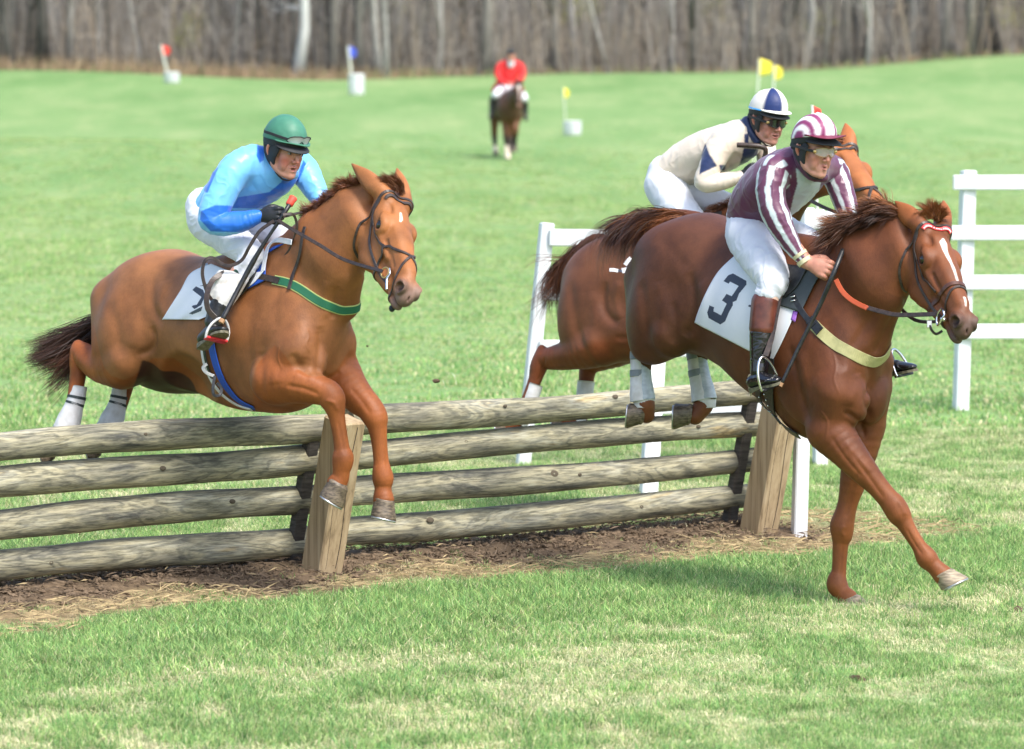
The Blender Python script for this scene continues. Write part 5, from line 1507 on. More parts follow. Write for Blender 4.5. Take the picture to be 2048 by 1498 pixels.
s.leg([(1240, 690, -190, 44), (1205, 712, -210, 30), (1182, 728, -225, 21), (1174, 748, -228, 17), (1170, 790, -225, 14), (1160, 835, -222, 16), (1142, 842, -220, 15), (1124, 842, -220, 16)], 10)
s.E((1280, 665, -60), (100, 56, 60), 36)
s.leg([(1520, 640, 120, 42), (1560, 690, 150, 30), (1590, 740, 160, 20), (1580, 800, 150, 13), (1560, 850, 140, 15), (1540, 860, 140, 15)], 10)
s.leg([(1560, 640, 60, 42), (1610, 680, 90, 30), (1640, 720, 100, 20), (1630, 780, 90, 13), (1610, 830, 80, 15), (1590, 840, 80, 15)], 10)
s.grooves = [([(1212, 560), (1206, 600), (1214, 630), (1238, 650)], 4, 9), ([(1140, 560), (1150, 640), (1165, 700)], 2.5, 12), ([(1185, 580), (1190, 640), (1180, 700)], -2.5, 14), ([(1090, 712), (1085, 740), (1075, 765)], 2, 4), ([(1240, 560), (1232, 600), (1242, 640)], -2.5, 10)]
s.muzzle = (.10, .07, .06); s.marks = []
def paint_C(s, V):
    base = np.array([.125, .048, .021]); red = np.array([.155, .046, .014])
    C = np.tile(base, (len(V), 1)); x, y = V[:, 0] + 1024, 749 - V[:, 1]
    nn = noise(V / 60, 1, 2)[:, None]; n2 = noise(V / 22, 1, 9)[:, None]
    C = C * (.8 + .3 * nn + .15 * n2)
    t = np.maximum(sstep(690, 715, y + (x - 1130) * .3) * (x < 1260), (x < 1108) * (y > 640))[:, None]; C = C * (1 - t) + red * t
    hollow_shade = (in_poly(np.stack([x, y], 1), [(1204, 672), (1214, 652), (1236, 644), (1262, 650), (1275, 690), (1262, 700), (1215, 700)]) & (V[:, 2] < -75))[:, None]; C = np.where(hollow_shade, np.array([.03, .014, .009]), C)  # shade in the hollow before the thigh, painted into the coat colour
    m, hd, ear = near_head(s, V)
    C = C * (1 - hd) + np.array([.33, .125, .042]) * hd * (.85 + .3 * n2); C = C * (1 - ear) + np.array([.36, .13, .045]) * ear
    return C
C_.finish(paint_C, vx=2.4, hvx=1.6)
hoof('hoof', s.root, s.fr, s.p(1010, 852, -170), (-.9, -.1, 0), (-.1, -1, 0), 16, 20, 20)
hoof('hoof', s.root, s.fr, s.p(1122, 842, -220), (-.9, -.1, 0), (-.1, -1, 0), 16, 20, 20)
hoof('hoof', s.root, s.fr, s.p(1538, 862, 140), (-.7, -.6, 0), (.6, -.8, 0), 16, 20, 20)
hoof('hoof', s.root, s.fr, s.p(1588, 842, 80), (-.7, -.6, 0), (.6, -.8, 0), 16, 20, 20)

# ------------------------------------------------------------------ tack
M_cloth = mat('white_cloth', (.78, .79, .82), .8, build=noisy((.68, .70, .74), (.74, .75, .775), (3, 3, 3), 3, .15, dist=.003))
M_numb = mat('navy_print', (.045, .055, .085), .8)
M_green = mat('green_webbing', (.012, .12, .055), .7)
M_yedge = mat('yellow_piping', (.42, .48, .16), .7)
M_pale_web = mat('pale_yellow_webbing', (.40, .37, .17), .6, build=noisy((.34, .32, .14), (.42, .39, .18), (8, 8, 8), 5, .15, dist=.001))
M_bluep = mat('blue_pad', (.012, .075, .42), .6)
M_redp = mat('red_plastic', (.62, .03, .035), .35)
M_orange = mat('orange_rubber', (.40, .07, .02), .5)
M_greyflap = mat('grey_flap', (.05, .06, .065), .55)
M_purple = mat('purple_tab', (.36, .14, .55), .7)
M_greyseat = mat('grey_seat', (.30, .36, .42), .4)
M_band_w = mat('white_bandage', (.76, .76, .75), .8, build=noisy((.52, .51, .49), (.64, .64, .64), (6, 6, 6), 4, .4, dist=.003))
M_band_s = mat('silver_boot', (.42, .47, .50), .38, build=noisy((.34, .39, .43), (.50, .55, .58), (6, 6, 14), 4, .4, dist=.003))
M_band_d = mat('dark_tape', (.03, .04, .04), .6)

def px_pts(s, pl, w=None):
    out = []
    for x, y in pl:
        p_, n_ = s.snap.pix(s.fr, x, y); out.append(p_ if p_ is not None else (s.fr.L(x, y, out[-1][2]) if out else s.fr.L(x, y, w or 0)))
    return out
def wrap_on(s, P_, steps):
    """carry a strap on round the chest to the far side"""
    out = list(P_)
    for dx, dy, dw in steps:
        l, n_ = s.snap.near(out[-1] + np.array([dx, -dy, dw])); out.append(l)
    return out
def near_far(s, pl, w, m, name, t=1.6, parent=None, far=True):
    P_ = px_pts(s, pl); o = s.strap(P_, w, t, m, name, parent, snap='hug')
    if far:
        Q_ = []
        for p_ in P_:
            c = s.H.inv(p_); Q_.append(s.H(c[0], c[1], -c[2]))
        s.strap(Q_, w, t, m, name, parent, snap='hug')
    return o

def across(s, l, f, n=15, reach=88):
    """points over the face from one side to the other"""
    out = []
    for a in np.linspace(-1, 1, n):
        out.append(s.H(l + 0 * abs(a), f + 30 - 95 * abs(a) ** 2.2, reach * a))
    return out

# ---- horse B
s = B
bri = empty('bridle', s.fr.W(s.H(60, 0, 0)), None); bri.parent = s.root; bri.location = tuple(s.fr.W(s.H(60, 0, 0)) - np.array(s.root.location))
BR = {}
s.strap([s.H(78, 6, 80), s.H(66, 22, 62), s.H(60, 30, 30), s.H(58, 32, 0), s.H(60, 30, -30), s.H(66, 22, -62), s.H(78, 6, -80)], 8.5, 2.2, M_redp, 'browband', bri, snap='hug')
Pb, Nb = s.strap([s.H(78, 6, 80), s.H(66, 22, 62), s.H(60, 30, 30), s.H(58, 32, 0), s.H(60, 30, -30), s.H(66, 22, -62), s.H(78, 6, -80)], 8.5, 2.2, None, None, None, snap='hug', n=7)
mb = MB()
for i in range(3, len(Pb) - 3, 2):          # pale triangles along the browband
    t_ = unit(Pb[i + 1] - Pb[i - 1]); up_ = unit(np.cross(t_, Nb[i])); up_ = up_ if up_[1] > 0 else -up_
    c = Pb[i] + Nb[i] * 2.5; mb.add(s.fr.W(np.array([c - t_ * 2 - up_ * 2.6, c + t_ * 2 - up_ * 2.6, c + up_ * 2, c - Nb[i] * .4])), [(0, 1, 2), (0, 2, 3), (1, 3, 2)])
mesh_obj('browband_triangles', np.concatenate(mb.V), mb.F, M_band_w, bri, smooth=False)
def head_strap(pts, w, name, m=M_leather, t=1.8): 
    for q in (1, -1): s.strap([s.H(l, f, a * q) for l, f, a in pts], w, t, m, name, bri, snap='hug')
head_strap([(30, 25, 0), (42, -8, 72), (85, -75, 98), (135, -125, 104), (210, -152, 104), (310, -158, 92), (400, -148, 72), (462, -128, 58)], 6, 'cheekpiece')
head_strap([(62, -30, 88), (100, -85, 100), (150, -112, 104), (230, -124, 100), (310, -108, 86), (360, -90, 72)], 5, 'noseband_strap')
head_strap([(52, -28, 84), (78, -110, 96), (104, -185, 94), (128, -252, 66), (142, -286, 28), (145, -292, 0)], 5, 'throatlatch')
s.strap([p_ for p_ in s.loop(375, -70, 0.10, 26)], 9.5, 2.4, mat('brown_leather', (.085, .032, .018), .4), 'noseband', bri, snap='hug', n=3, closed=True)
s.strap([p_ for p_ in s.loop(440, -80, -.50, 26)], 5.5, 2.0, M_leather, 'flash_strap', bri, snap='hug', n=3, closed=True)
for q in (1, -1):
    mth = s.H(488, -116, 52 * q); ax_ = s.H.d(0, 0, q)
    mb = MB(); arc = [mth + s.H.d(1, 0, 0) * 0 + s.sc * 1.1 * (s.H.R @ np.array([x, y, 8 * q])) for x, y in ((-34, 26), (-40, 10), (-36, -14), (-18, -32), (4, -36))]
    mb.tube(s.fr.W(spline(arc, 5)), 2.0 * s.fr.u, 8)
    arc = [mth + s.sc * 1.1 * (s.H.R @ np.array([x, y, 8 * q])) for x, y in ((-34, 26), (-12, 30), (4, 28), (4, -4), (4, -36))]
    mb.tube(s.fr.W(np.array(arc)), 2.3 * s.fr.u, 8)
    mb.tube(s.fr.W(np.array([mth + ax_ * 6, mth - ax_ * 14])), 3.6 * s.fr.u, 8)
    mesh_obj('bit', np.concatenate(mb.V), mb.F, M_steel, bri)
    BR['B%d' % q] = mth + s.sc * 1.1 * (s.H.R @ np.array([-40, -6, 10 * q]))
s.strap([s.p(1858, 640, 405), s.p(1862, 658, 408), s.p(1872, 668, 405), s.p(1884, 662, 398)], 5, 2, M_leather, 'chin_strap', bri, snap=False)
mb = MB(); c = s.fr.W(s.p(1859, 648, 408)); u = s.fr.u; mb.box(c, RIGHT * 5 * u, UP * 7 * u, FWD * 1 * u, .002); mesh_obj('buckle', np.concatenate(mb.V), mb.F, M_steel, bri, smooth=False)
# saddle cloth with the number 3
clB, G_ = cloth(s, [(1470, 514), (1438, 545), (1412, 590), (1391, 645)], [(1600, 560), (1592, 620), (1570, 675), (1545, 724)], 60, 60, 3.0, M_cloth, 'number_cloth', wave=1.2)
Z = lambda L_, ox, oy, sc_: [(x / sc_ + ox, y / sc_ + oy) for x, y in L_]
three = Z([(478, 315), (537, 292), (703, 385), (703, 435), (612, 545), (580, 630), (535, 650), (535, 690), (485, 780), (438, 892), (378, 930), (232, 850), (215, 780), (243, 692), (300, 715), (292, 765), (388, 815), (458, 670), (400, 630), (455, 548), (520, 577), (608, 448), (500, 395), (482, 420), (418, 388)], 1380, 500, 6.244)
print_on(s, G_, three, M_numb, 'number', clB, .8)
print_on(s, G_, Z([(722, 700), (740, 685), (790, 685), (790, 740), (765, 742), (755, 715)], 1380, 500, 6.244), M_numb, 'printed_mark', clB, .8)
cloth(s, [(1588, 622), (1583, 640)], [(1597, 624), (1592, 645)], 4, 6, 3.2, M_purple, 'cloth_tab', parent=clB).__class__
o = bpy.data.objects[-1] if False else None
sad = s.fr.W(s.p(1560, 500, 60)); sd_e = empty('saddle', sad, None); sd_e.parent = s.root; sd_e.location = tuple(sad - np.array(s.root.location))
cloth(s, [(1568, 536), (1566, 575), (1560, 612)], [(1655, 535), (1632, 570), (1605, 626)], 30, 24, 6, M_greyflap, 'saddle_pad', parent=sd_e, thick=2)
cloth(s, [(1560, 532), (1556, 575), (1574, 598)], [(1622, 538), (1600, 575), (1578, 596)], 24, 20, 10, M_black, 'saddle_flap', parent=sd_e, thick=3)
SB = Body(); SB.chain([(s.p(1512, 494, 22), (48, 11)), (s.p(1540, 505, 45), (54, 13)), (s.p(1580, 520, 80), (52, 13)), (s.p(1640, 522, 135), (46, 14)), (s.p(1662, 516, 152), (38, 15))], s.n, 8)
V, Q = SB.mesh(2.5); mesh_obj('seat', s.fr.W(V), Q, M_black, sd_e)
s.strap([s.p(1654, 545, 190), s.p(1656, 520, 178), s.p(1672, 508, 165), s.p(1690, 507, 150), s.p(1700, 512, 135)], 16, 4, M_black, 'pommel', sd_e, snap=False, normal=np.array([-.4, .7, .6]))
def girth(s, pl, w, m, name, par, lift=2.5, t=2):
    """strap that goes down the visible side, under the belly and up the other side"""
    P_ = px_pts(s, pl); last = P_[-1]; ce = s.fr.inv(np.array([s.fr.W(last)]))[0]
    n_ = s.n; mid = None
    o = s.strap(P_, w, t, m, name, par, snap='hug', lift=lift); return o
girth(s, [(1541, 715), (1540, 740), (1541, 790), (1552, 830), (1575, 858), (1600, 868)], 26, M_black, 'girth', sd_e, 4)
girth(s, [(1522, 745), (1522, 765), (1526, 800), (1543, 838), (1560, 850)], 16, M_black, 'girth', sd_e, 6)
mb = MB()
for i in range(5):
    for x0, y0 in ((1524, 790), (1534, 785)):
        p_, n_ = s.snap.pix(s.fr, x0 + i * 4, y0 + i * 11); V2, F2 = uv_ball(p_ + n_ * 8, 1.7, 8, 6); mb.add(s.fr.W(V2), F2)
mesh_obj('girth_studs', np.concatenate(mb.V), mb.F, M_steel, sd_e)
bp = s.fr.W(s.p(1700, 700, 290)); bp_e = empty('breastplate', bp, None); bp_e.parent = s.root; bp_e.location = tuple(bp - np.array(s.root.location))
s.strap(wrap_on(s, px_pts(s, [(1628, 650), (1648, 670), (1672, 689), (1702, 706), (1732, 720), (1752, 724), (1768, 716), (1777, 704)]), [(6, -12, -20), (0, -16, -24), (-8, -20, -26), (-14, -20, -24)]), 23, 1.6, M_pale_web, 'webbing', bp_e, snap='hug', lift=1.0)
s.strap(px_pts(s, [(1588, 590), (1598, 610), (1612, 632), (1630, 652)]), 12, 2, M_black, 'leather_strap', bp_e, snap='hug', lift=5)
s.strap(px_pts(s, [(1620, 640), (1630, 650), (1642, 664)]), 19, 2.2, M_black, 'leather_chape', bp_e, snap='hug', lift=3)
mb = MB(); p_, n_ = s.snap.pix(s.fr, 1592, 601); u = s.fr.u
for dy in (-4, 4): mb.tube(s.fr.W(np.array([p_ + n_ * 10 + [-6, dy, 0], p_ + n_ * 10 + [6, dy + 3, 0]])), 1.2 * u, 6)
mesh_obj('buckle', np.concatenate(mb.V), mb.F, M_steel, bp_e)
# hind boots
def silver(V, pts): return None
for pl, rr in (([(1283, 692, -189), (1284, 740, -187), (1286, 780, -184), (1288, 800, -183)], (17, 18, 20, 23, 24)), ([(1394, 692, -260), (1400, 740, -252), (1408, 780, -246), (1411, 800, -243)], (17, 18, 20, 23, 24))):
    o = boot_wrap('hind_boot', s.root, s.fr, [s.p(*q) for q in pl], rr, M_band_s)
    c0 = [s.p(q[0] - 7, q[1] + 2, q[2] + 3) for q in pl]; boot_wrap('boot_lining', o.parent, s.fr, c0, tuple(r_ * .90 for r_ in rr), M_band_w)
    for f in (.12, .34): 
        a_ = spline([s.p(*q) for q in pl], 10); i = int(f * (len(a_) - 1)); boot_wrap('boot_strap', s.root, s.fr, [a_[i] + [-9, 0, 4], a_[i + 3] + [-9, 0, 4]], [lerp(rr[0], rr[-1], f) * .86] * 2, mat('grey_strap', (.20, .23, .25), .6))
    e_ = s.p(*pl[-1]); boot_wrap('fetlock_wrap', s.root, s.fr, [e_ + [0, 2, 0], e_ + [0, -16, 0]], (22, 21), M_band_w)

# ---- horse A
s = A
bri = empty('bridle', s.fr.W(s.H(60, 0, 0)), None); bri.parent = s.root; bri.location = tuple(s.fr.W(s.H(60, 0, 0)) - np.array(s.root.location))
s.strap([s.H(82, 0, 82), s.H(70, 20, 62), s.H(64, 30, 30), s.H(62, 32, 0), s.H(64, 30, -30), s.H(70, 20, -62), s.H(82, 0, -82)], 6.5, 2, M_leather, 'browband', bri, snap='hug')
head_strap([(30, 25, 0), (42, -8, 72), (85, -75, 98), (135, -125, 104), (210, -152, 104), (310, -158, 92), (400, -148, 72), (462, -128, 58)], 6, 'cheekpiece')
head_strap([(62, -30, 88), (100, -85, 100), (150, -112, 104), (220, -118, 100), (270, -96, 90), (300, -74, 84)], 5, 'noseband_strap')
head_strap([(52, -28, 84), (78, -110, 96), (104, -185, 94), (128, -252, 66), (142, -286, 28), (145, -292, 0)], 5, 'throatlatch')
for q in (1, -1):
    s.strap([s.H(300, -74, 84 * q), s.H(345, -40, 68 * q), s.H(385, -5, 32 * q), s.H(402, 10, 0)], 5.5, 2, M_leather, 'grakle_upper_strap', bri, snap='hug')
    s.strap([s.H(402, 10, 0), s.H(430, 0, 28 * q), s.H(470, -50, 52 * q), s.H(510, -110, 50 * q), s.H(528, -150, 30 * q), s.H(530, -168, 0)], 5.5, 2, M_leather, 'grakle_lower_strap', bri, snap='hug')
    s.strap([s.H(300, -74, 84 * q), s.H(340, -130, 72 * q), s.H(360, -190, 45 * q), s.H(365, -212, 0)], 5, 2, M_leather, 'curb_strap', bri, snap='hug')
    mth = s.H(488, -120, 50 * q); K_ = s.sc * 1.1
    mb = MB(); mb.tube(s.fr.W(spline([mth + K_ * (s.H.R @ np.array([x, y, 8 * q])) for x, y in ((-60, 40), (-30, 36), (-18, 14), (6, 4), (34, -2))], 5)), np.array([1.6] * 8 + [3.0] * 13) * s.fr.u, 8)
    mesh_obj('bit_cheek', np.concatenate(mb.V), mb.F, M_steel, bri)
    BR['A%d' % q] = mth + K_ * (s.H.R @ np.array([-58, 10, 10 * q]))
    s.ring(BR['A%d' % q], 10, s.H.d(.2, .1, q), 1.7, M_brass, 'bit_ring', bri)
M_sock = mat('rubber_stop', (.01, .02, .02), .6)
mb = MB(); c = s.H(560, -172, 0); V2, F2 = uv_ball(c, (6, 7, 6)); mb.add(s.fr.W(V2), F2); mesh_obj('curb_toggle', np.concatenate(mb.V), mb.F, M_sock, bri)
# saddle cloths
clA, G_ = cloth(s, [(424, 530), (384, 548), (362, 585), (327, 639)], [(480, 552), (470, 590), (455, 615), (400, 640)], 40, 44, 3.2, M_cloth, 'number_cloth', wave=2.5)
Z2 = lambda L_: Z(L_, 320, 500, 6.81)
print_on(s, G_, Z2([(440, 545), (490, 495), (590, 545), (615, 620), (560, 750), (470, 805), (432, 772), (450, 755), (500, 745), (565, 640)]), M_numb, 'number', clA, .8)
print_on(s, G_, Z2([(545, 488), (690, 447), (712, 450), (708, 492), (640, 500)]), M_numb, 'number_stroke', clA, .8)
print_on(s, G_, Z2([(395, 865), (440, 835), (580, 765), (560, 830), (440, 878)]), M_greyflap, 'strap_tip', clA, .8, 1.2)
sad = s.fr.W(s.p(490, 520, 30)); sd_e = empty('saddle', sad, None); sd_e.parent = s.root; sd_e.location = tuple(sad - np.array(s.root.location))
cloth(s, [(470, 545), (462, 580), (455, 600)], [(575, 487), (540, 505), (533, 562)], 30, 24, 4, M_bluep, 'blue_pad', parent=sd_e, thick=1.5)
s.strap(px_pts(s, [(590, 485), (560, 484), (543, 496), (536, 520), (531, 545)]), 11, 1.6, M_cloth, 'white_binding', sd_e, snap='hug', lift=7)
cloth(s, [(470, 560), (462, 585), (456, 610)], [(532, 545), (510, 570), (478, 592)], 24, 16, 7, M_cloth, 'weight_cloth', parent=sd_e, thick=2)
cloth(s, [(489, 548), (484, 580), (470, 612)], [(520, 512), (520, 545), (498, 585)], 20, 16, 10, M_black, 'saddle_flap', parent=sd_e, thick=3)
SB = Body(); SB.chain([(s.p(432, 534, -20), (46, 10)), (s.p(470, 543, 10), (50, 11)), (s.p(520, 528, 50), (46, 11)), (s.p(562, 500, 88), (36, 13)), (s.p(580, 488, 100), (30, 12))], s.n, 8)
V, Q = SB.mesh(2.5); mesh_obj('seat', s.fr.W(V), Q, M_greyseat, sd_e)
girth(s, [(424, 680), (428, 705), (438, 740), (454, 772), (480, 800), (510, 814)], 19, M_bluep, 'girth_sleeve', sd_e, 2.5)
girth(s, [(408, 690), (412, 720), (424, 752), (446, 784), (478, 806), (505, 814)], 9, M_band_w, 'girth_strap', sd_e, 5)
girth(s, [(415, 700), (420, 725), (430, 752)], 7, M_black, 'girth_buckle_strap', sd_e, 8)
s.strap([s.p(430, 752, 130), s.p(426, 775, 135), s.p(428, 790, 136), s.p(440, 790, 134), s.p(443, 776, 130), s.p(434, 766, 128)], 6, 1.5, M_black, 'strap_end', sd_e, snap=False)
s.strap([s.p(428, 752, 128), s.p(412, 745, 130), s.p(406, 735, 130), s.p(414, 728, 128)], 6, 1.5, M_band_w, 'strap_end', sd_e, snap=False)
bp = s.fr.W(s.p(620, 590, 290)); bp_e = empty('breast_girth', bp, None); bp_e.parent = s.root; bp_e.location = tuple(bp - np.array(s.root.location))
pl = wrap_on(s, px_pts(s, [(548, 560), (575, 566), (600, 578), (630, 598), (660, 613), (682, 620), (700, 620)]), [(6, -8, -18), (0, -12, -24), (-8, -16, -26), (-14, -18, -24)])
s.strap(pl, 19.5, 1.2, M_yedge, 'piping', bp_e, snap='hug', lift=1.0)
s.strap(pl, 15, 1.2, M_green, 'webbing', bp_e, snap='hug', lift=2.0)
s.strap(px_pts(s, [(512, 553), (530, 556), (560, 563)]), 13, 1.5, M_leather, 'leather_chape', bp_e, snap='hug', lift=3.6)
s.strap(px_pts(s, [(579, 580), (590, 545), (604, 500), (612, 455)]), 8, 1.4, M_leather, 'neck_strap', bp_e, snap='hug', lift=3.4)
for pl in ([(157, 772, -230), (152, 800, -228), (142, 830, -227), (130, 862, -226)], [(243, 770, -300), (238, 800, -299), (228, 830, -297), (216, 860, -295)]):
    o = boot_wrap('white_boot', s.root, s.fr, [s.p(*q) for q in pl], (18, 18.5, 20, 25, 27), M_band_w)
    sp = spline([s.p(*q) for q in pl], 12)
    for i in (9, 14): boot_wrap('dark_stripe', s.root, s.fr, [sp[i], sp[i + 1], sp[i + 2]], (19.6, 19.8), M_band_d)

# ---- horse C
s = C_
bri = empty('bridle', s.fr.W(s.H(60, 0, 0)), None); bri.parent = s.root; bri.location = tuple(s.fr.W(s.H(60, 0, 0)) - np.array(s.root.location))
s.strap([s.H(82, 0, 82), s.H(70, 20, 62), s.H(64, 30, 30), s.H(62, 32, 0), s.H(64, 30, -30), s.H(70, 20, -62), s.H(82, 0, -82)], 6.5, 2, M_leather, 'browband', bri, snap='hug')
head_strap([(30, 25, 0), (42, -8, 72), (85, -75, 98), (135, -125, 104), (210, -152, 104), (310, -158, 92), (400, -148, 72), (462, -128, 58)], 6, 'cheekpiece')
for q in (1, -1):
    s.strap([s.H(300, -74, 84 * q), s.H(345, -40, 68 * q), s.H(375, -5, 32 * q), s.H(385, 10, 0)], 6.5, 2.5, M_leather, 'grakle_upper_strap', bri, snap='hug')
    s.strap([s.H(385, 10, 0), s.H(420, 0, 28 * q), s.H(470, -50, 52 * q), s.H(510, -110, 50 * q), s.H(528, -150, 30 * q), s.H(530, -168, 0)], 6.5, 2.5, M_leather, 'grakle_lower_strap', bri, snap='hug')
cloth(s, [(1400, 436), (1398, 500)], [(1445, 424), (1450, 500)], 12, 16, 3, M_black, 'saddle_pad', thick=2)
for pl, rr in (([(1071, 768, -170), (1060, 800, -170), (1046, 835, -170), (1038, 846, -170)], (16, 16, 17, 16)), ([(1172, 762, -226), (1168, 800, -225), (1160, 832, -222), (1152, 842, -221)], (18, 17, 17, 17))):
    boot_wrap('white_bandage', s.root, s.fr, [s.p(*q) for q in pl], rr, M_band_w)
for a_, b_, w_, m_ in (((1219, 540), (1236, 542), 7, M_cloth), ((1236, 542), (1244, 543), 5, M_numb), ((1244, 542), (1262, 540), 10, M_cloth), ((1256, 532), (1259, 560), 7, M_numb), ((1262, 516), (1250, 530), 8, M_cloth)):
    V_, F_ = ribbon(np.array([s.p(*a_, 95), (s.p(*a_, 95) + s.p(*b_, 95)) / 2 + [0, 1, 1], s.p(*b_, 95)]), np.tile([0, .2, .98], (3, 1)), w_, 1.2); mesh_obj('tail_ribbon', s.fr.W(V_), F_, m_, s.root, smooth=False)

# ------------------------------------------------------------------ manes and tails
def hair(s, name, paths, n, length, dirf, c_root, c_tip, w=1.0, curl=.15, grav=(0, -.2, 0), seed=0, seg=7, spread=6, jl=.35, jd=.25, parent=None, snap=False):
    """paths: root curve in local units"""
    r = np.random.default_rng(seed); P_ = spline(paths, 16); g0 = np.array(grav, float)
    n = n // (3 if DEV else 1)
    nclump = max(8, n // 34); cl = r.normal(size=(nclump, 3)) * jd; ct = np.sort(r.uniform(size=nclump)); wob = r.normal(size=(nclump, 3)) * curl; cl_l = r.uniform(1 - jl, 1 + jl * .5, nclump); cc_ = r.uniform(.75, 1.2, nclump)
    V, Q, C = [], [], []
    for i in range(n):
        ci = r.integers(nclump); t = float(np.clip(ct[ci] + r.normal() * .035, 0, .999)); q = P_[int(t * (len(P_) - 1))] + r.normal(size=3) * spread * .5
        d, L_ = dirf(t); d = unit(np.array(d, float) + cl[ci] + r.normal(size=3) * jd * .16); st = L_ * length * cl_l[ci] * r.uniform(.72, 1.08) / seg
        col = lerp(np.array(c_root), np.array(c_tip), r.uniform() ** 1.3) * cc_[ci] * r.uniform(.85, 1.15)
        s_ = unit(np.cross(d, r.normal(size=3))); k0 = len(V); p = q
        target = P_[int(ct[ci] * (len(P_) - 1))]
        for j in range(seg + 1):
            ww = w * ((1 - j / seg) ** .6 * .5 + .07); f = j / seg
            pc = p + (target - q) * (.55 * f * f)                 # strands of a lock draw together
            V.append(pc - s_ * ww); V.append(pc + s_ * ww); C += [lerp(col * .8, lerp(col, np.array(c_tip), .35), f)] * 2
            d = unit(d + g0 * (2 / seg) * (.3 + f) + wob[ci] * math.sin(f * 4 + ci) * (3 / seg) + r.normal(size=3) * .02); p = p + d * st
            if j: Q.append((k0 + 2 * j - 2, k0 + 2 * j - 1, k0 + 2 * j + 1, k0 + 2 * j))
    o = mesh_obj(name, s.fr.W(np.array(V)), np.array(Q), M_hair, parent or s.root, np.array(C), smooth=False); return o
def crest(s, pts, sink=6):
    out = []
    for x, y, w in pts:
        a = s.p(x, y - 120, w); l, n_ = s.snap.ray(a, np.array([0, -1.0, 0])); out.append(l - np.array([0, sink, 0]) if l is not None else s.p(x, y, w))
    return out
s = B
cr = crest(s, [(1815, 430, 300), (1785, 445, 282), (1750, 465, 258), (1715, 490, 230), (1690, 505, 208)])
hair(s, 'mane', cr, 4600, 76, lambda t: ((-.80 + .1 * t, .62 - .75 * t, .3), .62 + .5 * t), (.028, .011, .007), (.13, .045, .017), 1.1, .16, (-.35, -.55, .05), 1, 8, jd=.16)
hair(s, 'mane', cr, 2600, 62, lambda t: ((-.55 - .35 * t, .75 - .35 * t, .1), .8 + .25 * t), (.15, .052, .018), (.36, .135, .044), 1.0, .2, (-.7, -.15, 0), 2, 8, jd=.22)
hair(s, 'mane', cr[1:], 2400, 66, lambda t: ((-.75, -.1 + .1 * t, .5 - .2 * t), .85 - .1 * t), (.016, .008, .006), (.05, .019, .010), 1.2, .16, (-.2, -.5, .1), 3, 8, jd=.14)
pol = [s.H(-2, 0, 30), s.H(-8, 6, 0), s.H(-2, 0, -30)]
hair(s, 'forelock', pol, 1500, 40, lambda t: ((-.75 + 1.1 * t, .8, .15), 1 - .25 * abs(t - .4)), (.18, .062, .022), (.36, .135, .048), 1.0, .15, (-.1, -.75, .25), 4, 8, jd=.18)
SBt = Body(); dock = [(s.p(1392, 442, -235), 20), (s.p(1350, 434, -262), 17), (s.p(1312, 438, -282), 13), (s.p(1282, 446, -296), 8)]
SBt.chain(dock, None, 6); V, Q = SBt.mesh(2.2); dk_ = mesh_obj('dock', s.fr.W(V), Q, M_coat, s.root, np.tile([.10, .034, .014], (len(V), 1)))
dp = [p_ for p_, r_ in dock]
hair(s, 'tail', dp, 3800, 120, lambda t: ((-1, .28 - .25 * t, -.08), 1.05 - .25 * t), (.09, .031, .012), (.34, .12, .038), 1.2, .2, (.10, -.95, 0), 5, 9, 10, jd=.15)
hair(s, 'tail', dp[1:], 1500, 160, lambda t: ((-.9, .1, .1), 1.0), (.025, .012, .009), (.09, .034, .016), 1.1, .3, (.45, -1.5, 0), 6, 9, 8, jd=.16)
s = A
cr = crest(s, [(742, 385, 262), (715, 395, 245), (680, 425, 220), (645, 450, 190), (615, 478, 165)])
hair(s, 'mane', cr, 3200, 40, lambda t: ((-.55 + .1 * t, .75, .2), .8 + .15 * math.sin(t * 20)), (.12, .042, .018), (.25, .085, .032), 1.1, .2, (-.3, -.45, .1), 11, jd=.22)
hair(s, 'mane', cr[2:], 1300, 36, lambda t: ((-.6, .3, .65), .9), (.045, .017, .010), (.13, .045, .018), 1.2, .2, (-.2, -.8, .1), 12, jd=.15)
pol = [s.H(-2, 0, 26), s.H(-8, 6, 0), s.H(-2, 0, -26)]
hair(s, 'forelock', pol, 1200, 40, lambda t: ((-.75 + .8 * t, .8, .1), 1), (.11, .04, .018), (.22, .08, .032), 1.0, .15, (-.3, -.7, .2), 13, 8, jd=.14)
dp = [s.p(196, 640, -295), s.p(186, 668, -305), s.p(180, 700, -310)]
hair(s, 'tail', dp, 2400, 136, lambda t: ((-.85, -.62 + .3 * t, 0), 1.08 - .25 * t), (.020, .012, .010), (.075, .036, .022), 1.2, .15, (-.8, -.12, 0), 14, 9, 16, jd=.12)
hair(s, 'tail', dp[1:], 900, 120, lambda t: ((-.8, -.5, 0), 1.1), (.05, .022, .014), (.12, .045, .022), 1.0, .3, (-.5, -.4, 0), 15, 9, 16, jd=.3)
s = C_
dp = [s.p(1190, 482, -245), s.p(1160, 500, -262), s.p(1135, 530, -275)]
SBt = Body(); SBt.chain([(p_, r_) for p_, r_ in zip([s.p(1215, 486, -225)] + dp, (16, 15, 12, 8))], None, 6); V, Q = SBt.mesh(2.2); mesh_obj('dock', s.fr.W(V), Q, M_coat, s.root, np.tile([.09, .032, .014], (len(V), 1)))
hair(s, 'tail', dp, 2200, 150, lambda t: ((-.7, -.5, 0), 1.0 - .1 * t), (.035, .014, .009), (.15, .055, .022), 1.1, .2, (.55, -1.3, 0), 16, 9, 10, jd=.14)
